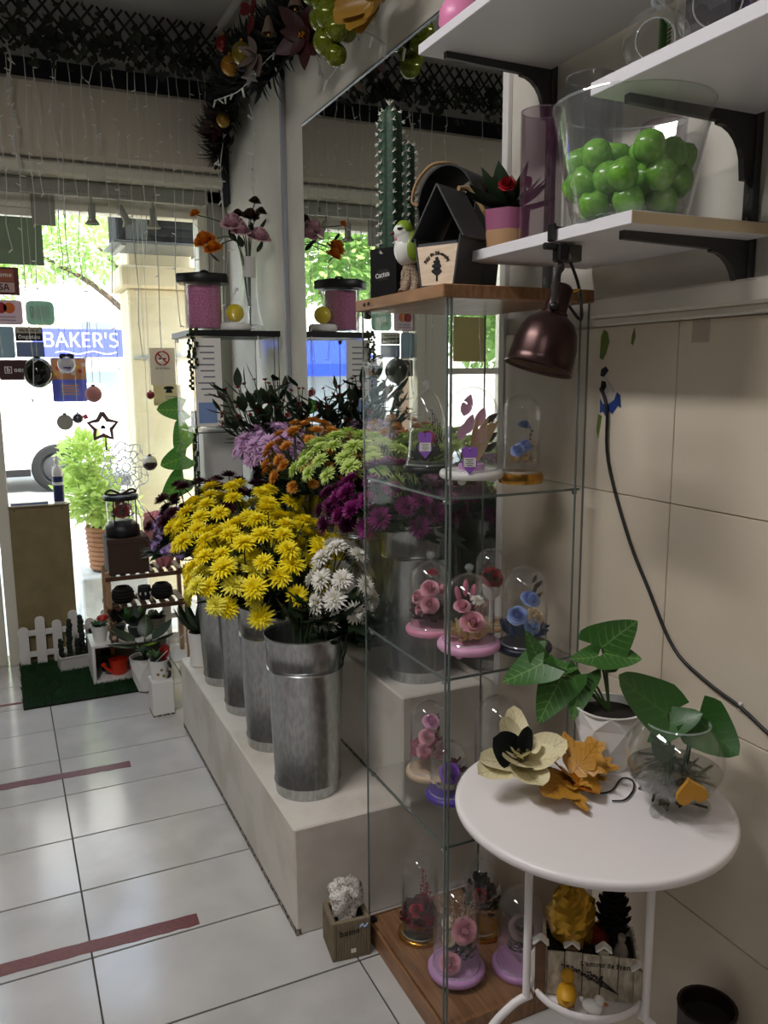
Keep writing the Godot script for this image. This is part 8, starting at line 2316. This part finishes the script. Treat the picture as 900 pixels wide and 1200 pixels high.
	for q in [[Vector3(1.08, 2.78, -4.15), 1.72], [Vector3(1.10, 2.75, -4.28), 2.0], [Vector3(1.14, 2.72, -3.85), 2.15]]:
		var s := thing("light_strand", "thin white fairy light strand hanging down the corner below the garland", "fairy lights", q[0], "corner fairy light strands")
		var pts := []
		for i in 9:
			pts.append(Vector3(g.randf_range(-0.015, 0.015), -(q[0].y - q[1]) * i / 8.0, g.randf_range(-0.015, 0.015)))
		part(s, "wire", Geo.new().tube(curve(pts, 3), 0.0022, 5, false), M.wire_grey)
		for i in range(1, 9):
			put(s, "bulb", bulb, M.bulb, aim(pts[i], Vector3(g.randfn(), g.randfn() * 0.5, g.randfn()), 0.0, 1.4))


func floor_goods() -> void:
	for q in [[Vector3(-0.75, 0, -2.155), Vector3(0.40, 0, -2.115), "nearest strip of worn dark red tape stuck on the floor tiles"], [Vector3(-0.75, 0, -3.20), Vector3(0.365, 0, -3.165), "farther strip of worn dark red tape across the floor tiles"]]:
		var d: Vector3 = q[1] - q[0]
		var t := thing("floor_tape", q[2], "tape", (q[0] + q[1]) / 2, "", atan2(-d.z, d.x))
		var pts := PackedVector2Array()
		var n := 40
		for i in n + 1:
			pts.append(Vector2(-d.length() / 2 + d.length() * i / n, 0.024 + rng.randf_range(-0.0015, 0.0015)))
		for i in n + 1:
			pts.append(Vector2(d.length() / 2 - d.length() * i / n, -0.024 + rng.randf_range(-0.004, 0.002)))
		part(t, "tape", Geo.new().prism(pts, 0.0012, Transform3D(Basis(Vector3.RIGHT, -PI / 2), Vector3(0, 0.0006, 0))), M.tape)
	var dt := thing("floor_tape", "short scrap of dark tape by the door jamb", "tape", Vector3(-0.05, 0, -4.02))
	part(dt, "tape", bx(Vector3(0, 0.0006, 0), Vector3(0.12, 0.0012, 0.022)), M.tape)
	# small square stoneware pot with a shell on top
	var p := thing("square_pot", "small square grooved stone pot with dark soil on the floor before the step", "pot", Vector3(0.735, 0, -1.832), "", -0.12)
	var sm := textured("grooved_stone", 0.03, Color(0.44, 0.39, 0.31), Color(0.58, 0.52, 0.43), Vector3(30, 1.2, 30), 0.85, 0.0, 141)
	var g := Geo.new()
	for s in [-1.0, 1.0]:
		g.box(Vector3(s * 0.046, 0.055, 0), Vector3(0.012, 0.11, 0.104), 0.002)
		g.box(Vector3(0, 0.055, s * 0.046), Vector3(0.08, 0.11, 0.012), 0.002)
	g.box(Vector3(0, 0.006, 0), Vector3(0.09, 0.012, 0.09))
	part(p, "pot", g, sm)
	for k in 13:
		part(p, "rib", bx(Vector3(-0.045 + k * 0.0075, 0.05, 0.0525), Vector3(0.0035, 0.09, 0.002), 0.0006), sm)
		part(p, "rib", bx(Vector3(-0.0525, 0.05, -0.045 + k * 0.0075), Vector3(0.002, 0.09, 0.0035), 0.0006), sm)
	part(p, "soil", bx(Vector3(0, 0.088, 0), Vector3(0.08, 0.02, 0.08)), M.soil)
	part(p, "price_label", bx(Vector3(0.004, 0.024, 0.0538), Vector3(0.014, 0.012, 0.0008)), M.paper)
	letters(p, "home", 0.014, M.ink, Vector3(-0.006, 0.078, 0.0536), Vector3(0, 0, 0.06), true, true)
	part(p, "blue_mark", Geo.new().tube(curve([Vector3(0.022, 0.088, 0.0535), Vector3(0.03, 0.094, 0.0535), Vector3(0.034, 0.086, 0.0535), Vector3(0.044, 0.094, 0.0535)], 4), 0.0022, 5), mat("pale_blue", Color(0.70, 0.80, 0.95), 0.6))
	var sh := thing("lava_rock", "rough white pitted rock resting on the soil of the square pot", "rock", Vector3(0.742, 0.098, -1.835), "", 0.4)
	var rg := Geo.new().ball(Vector3.ZERO, Vector3.ONE, 18, 12)
	var nz := FastNoiseLite.new()
	nz.seed = 6
	nz.frequency = 1.1
	for k in rg.v.size():
		var d := rg.v[k]
		var q := 1.0 + 0.7 * nz.get_noise_3dv(d * 1.3) + 0.30 * nz.get_noise_3dv(d * 3.5)
		rg.v[k] = Vector3(d.x * 0.042 * q, d.y * 0.060 * q + 0.046, d.z * 0.036 * q)
	rg.smooth_from(0)
	part(sh, "rock", rg, textured("pitted_white", 0.05, Color(0.16, 0.13, 0.11), Color(0.90, 0.88, 0.84), Vector3(5, 5, 5), 0.85, 0.0, 151, 0.25, 0.42), Vector3.ZERO, Vector3(0, 0, 0.25))
	part(sh, "pebble", Geo.new().ball(Vector3(-0.026, 0.004, 0.02), Vector3(0.005, 0.004, 0.005), 8, 6), M.white_paint)
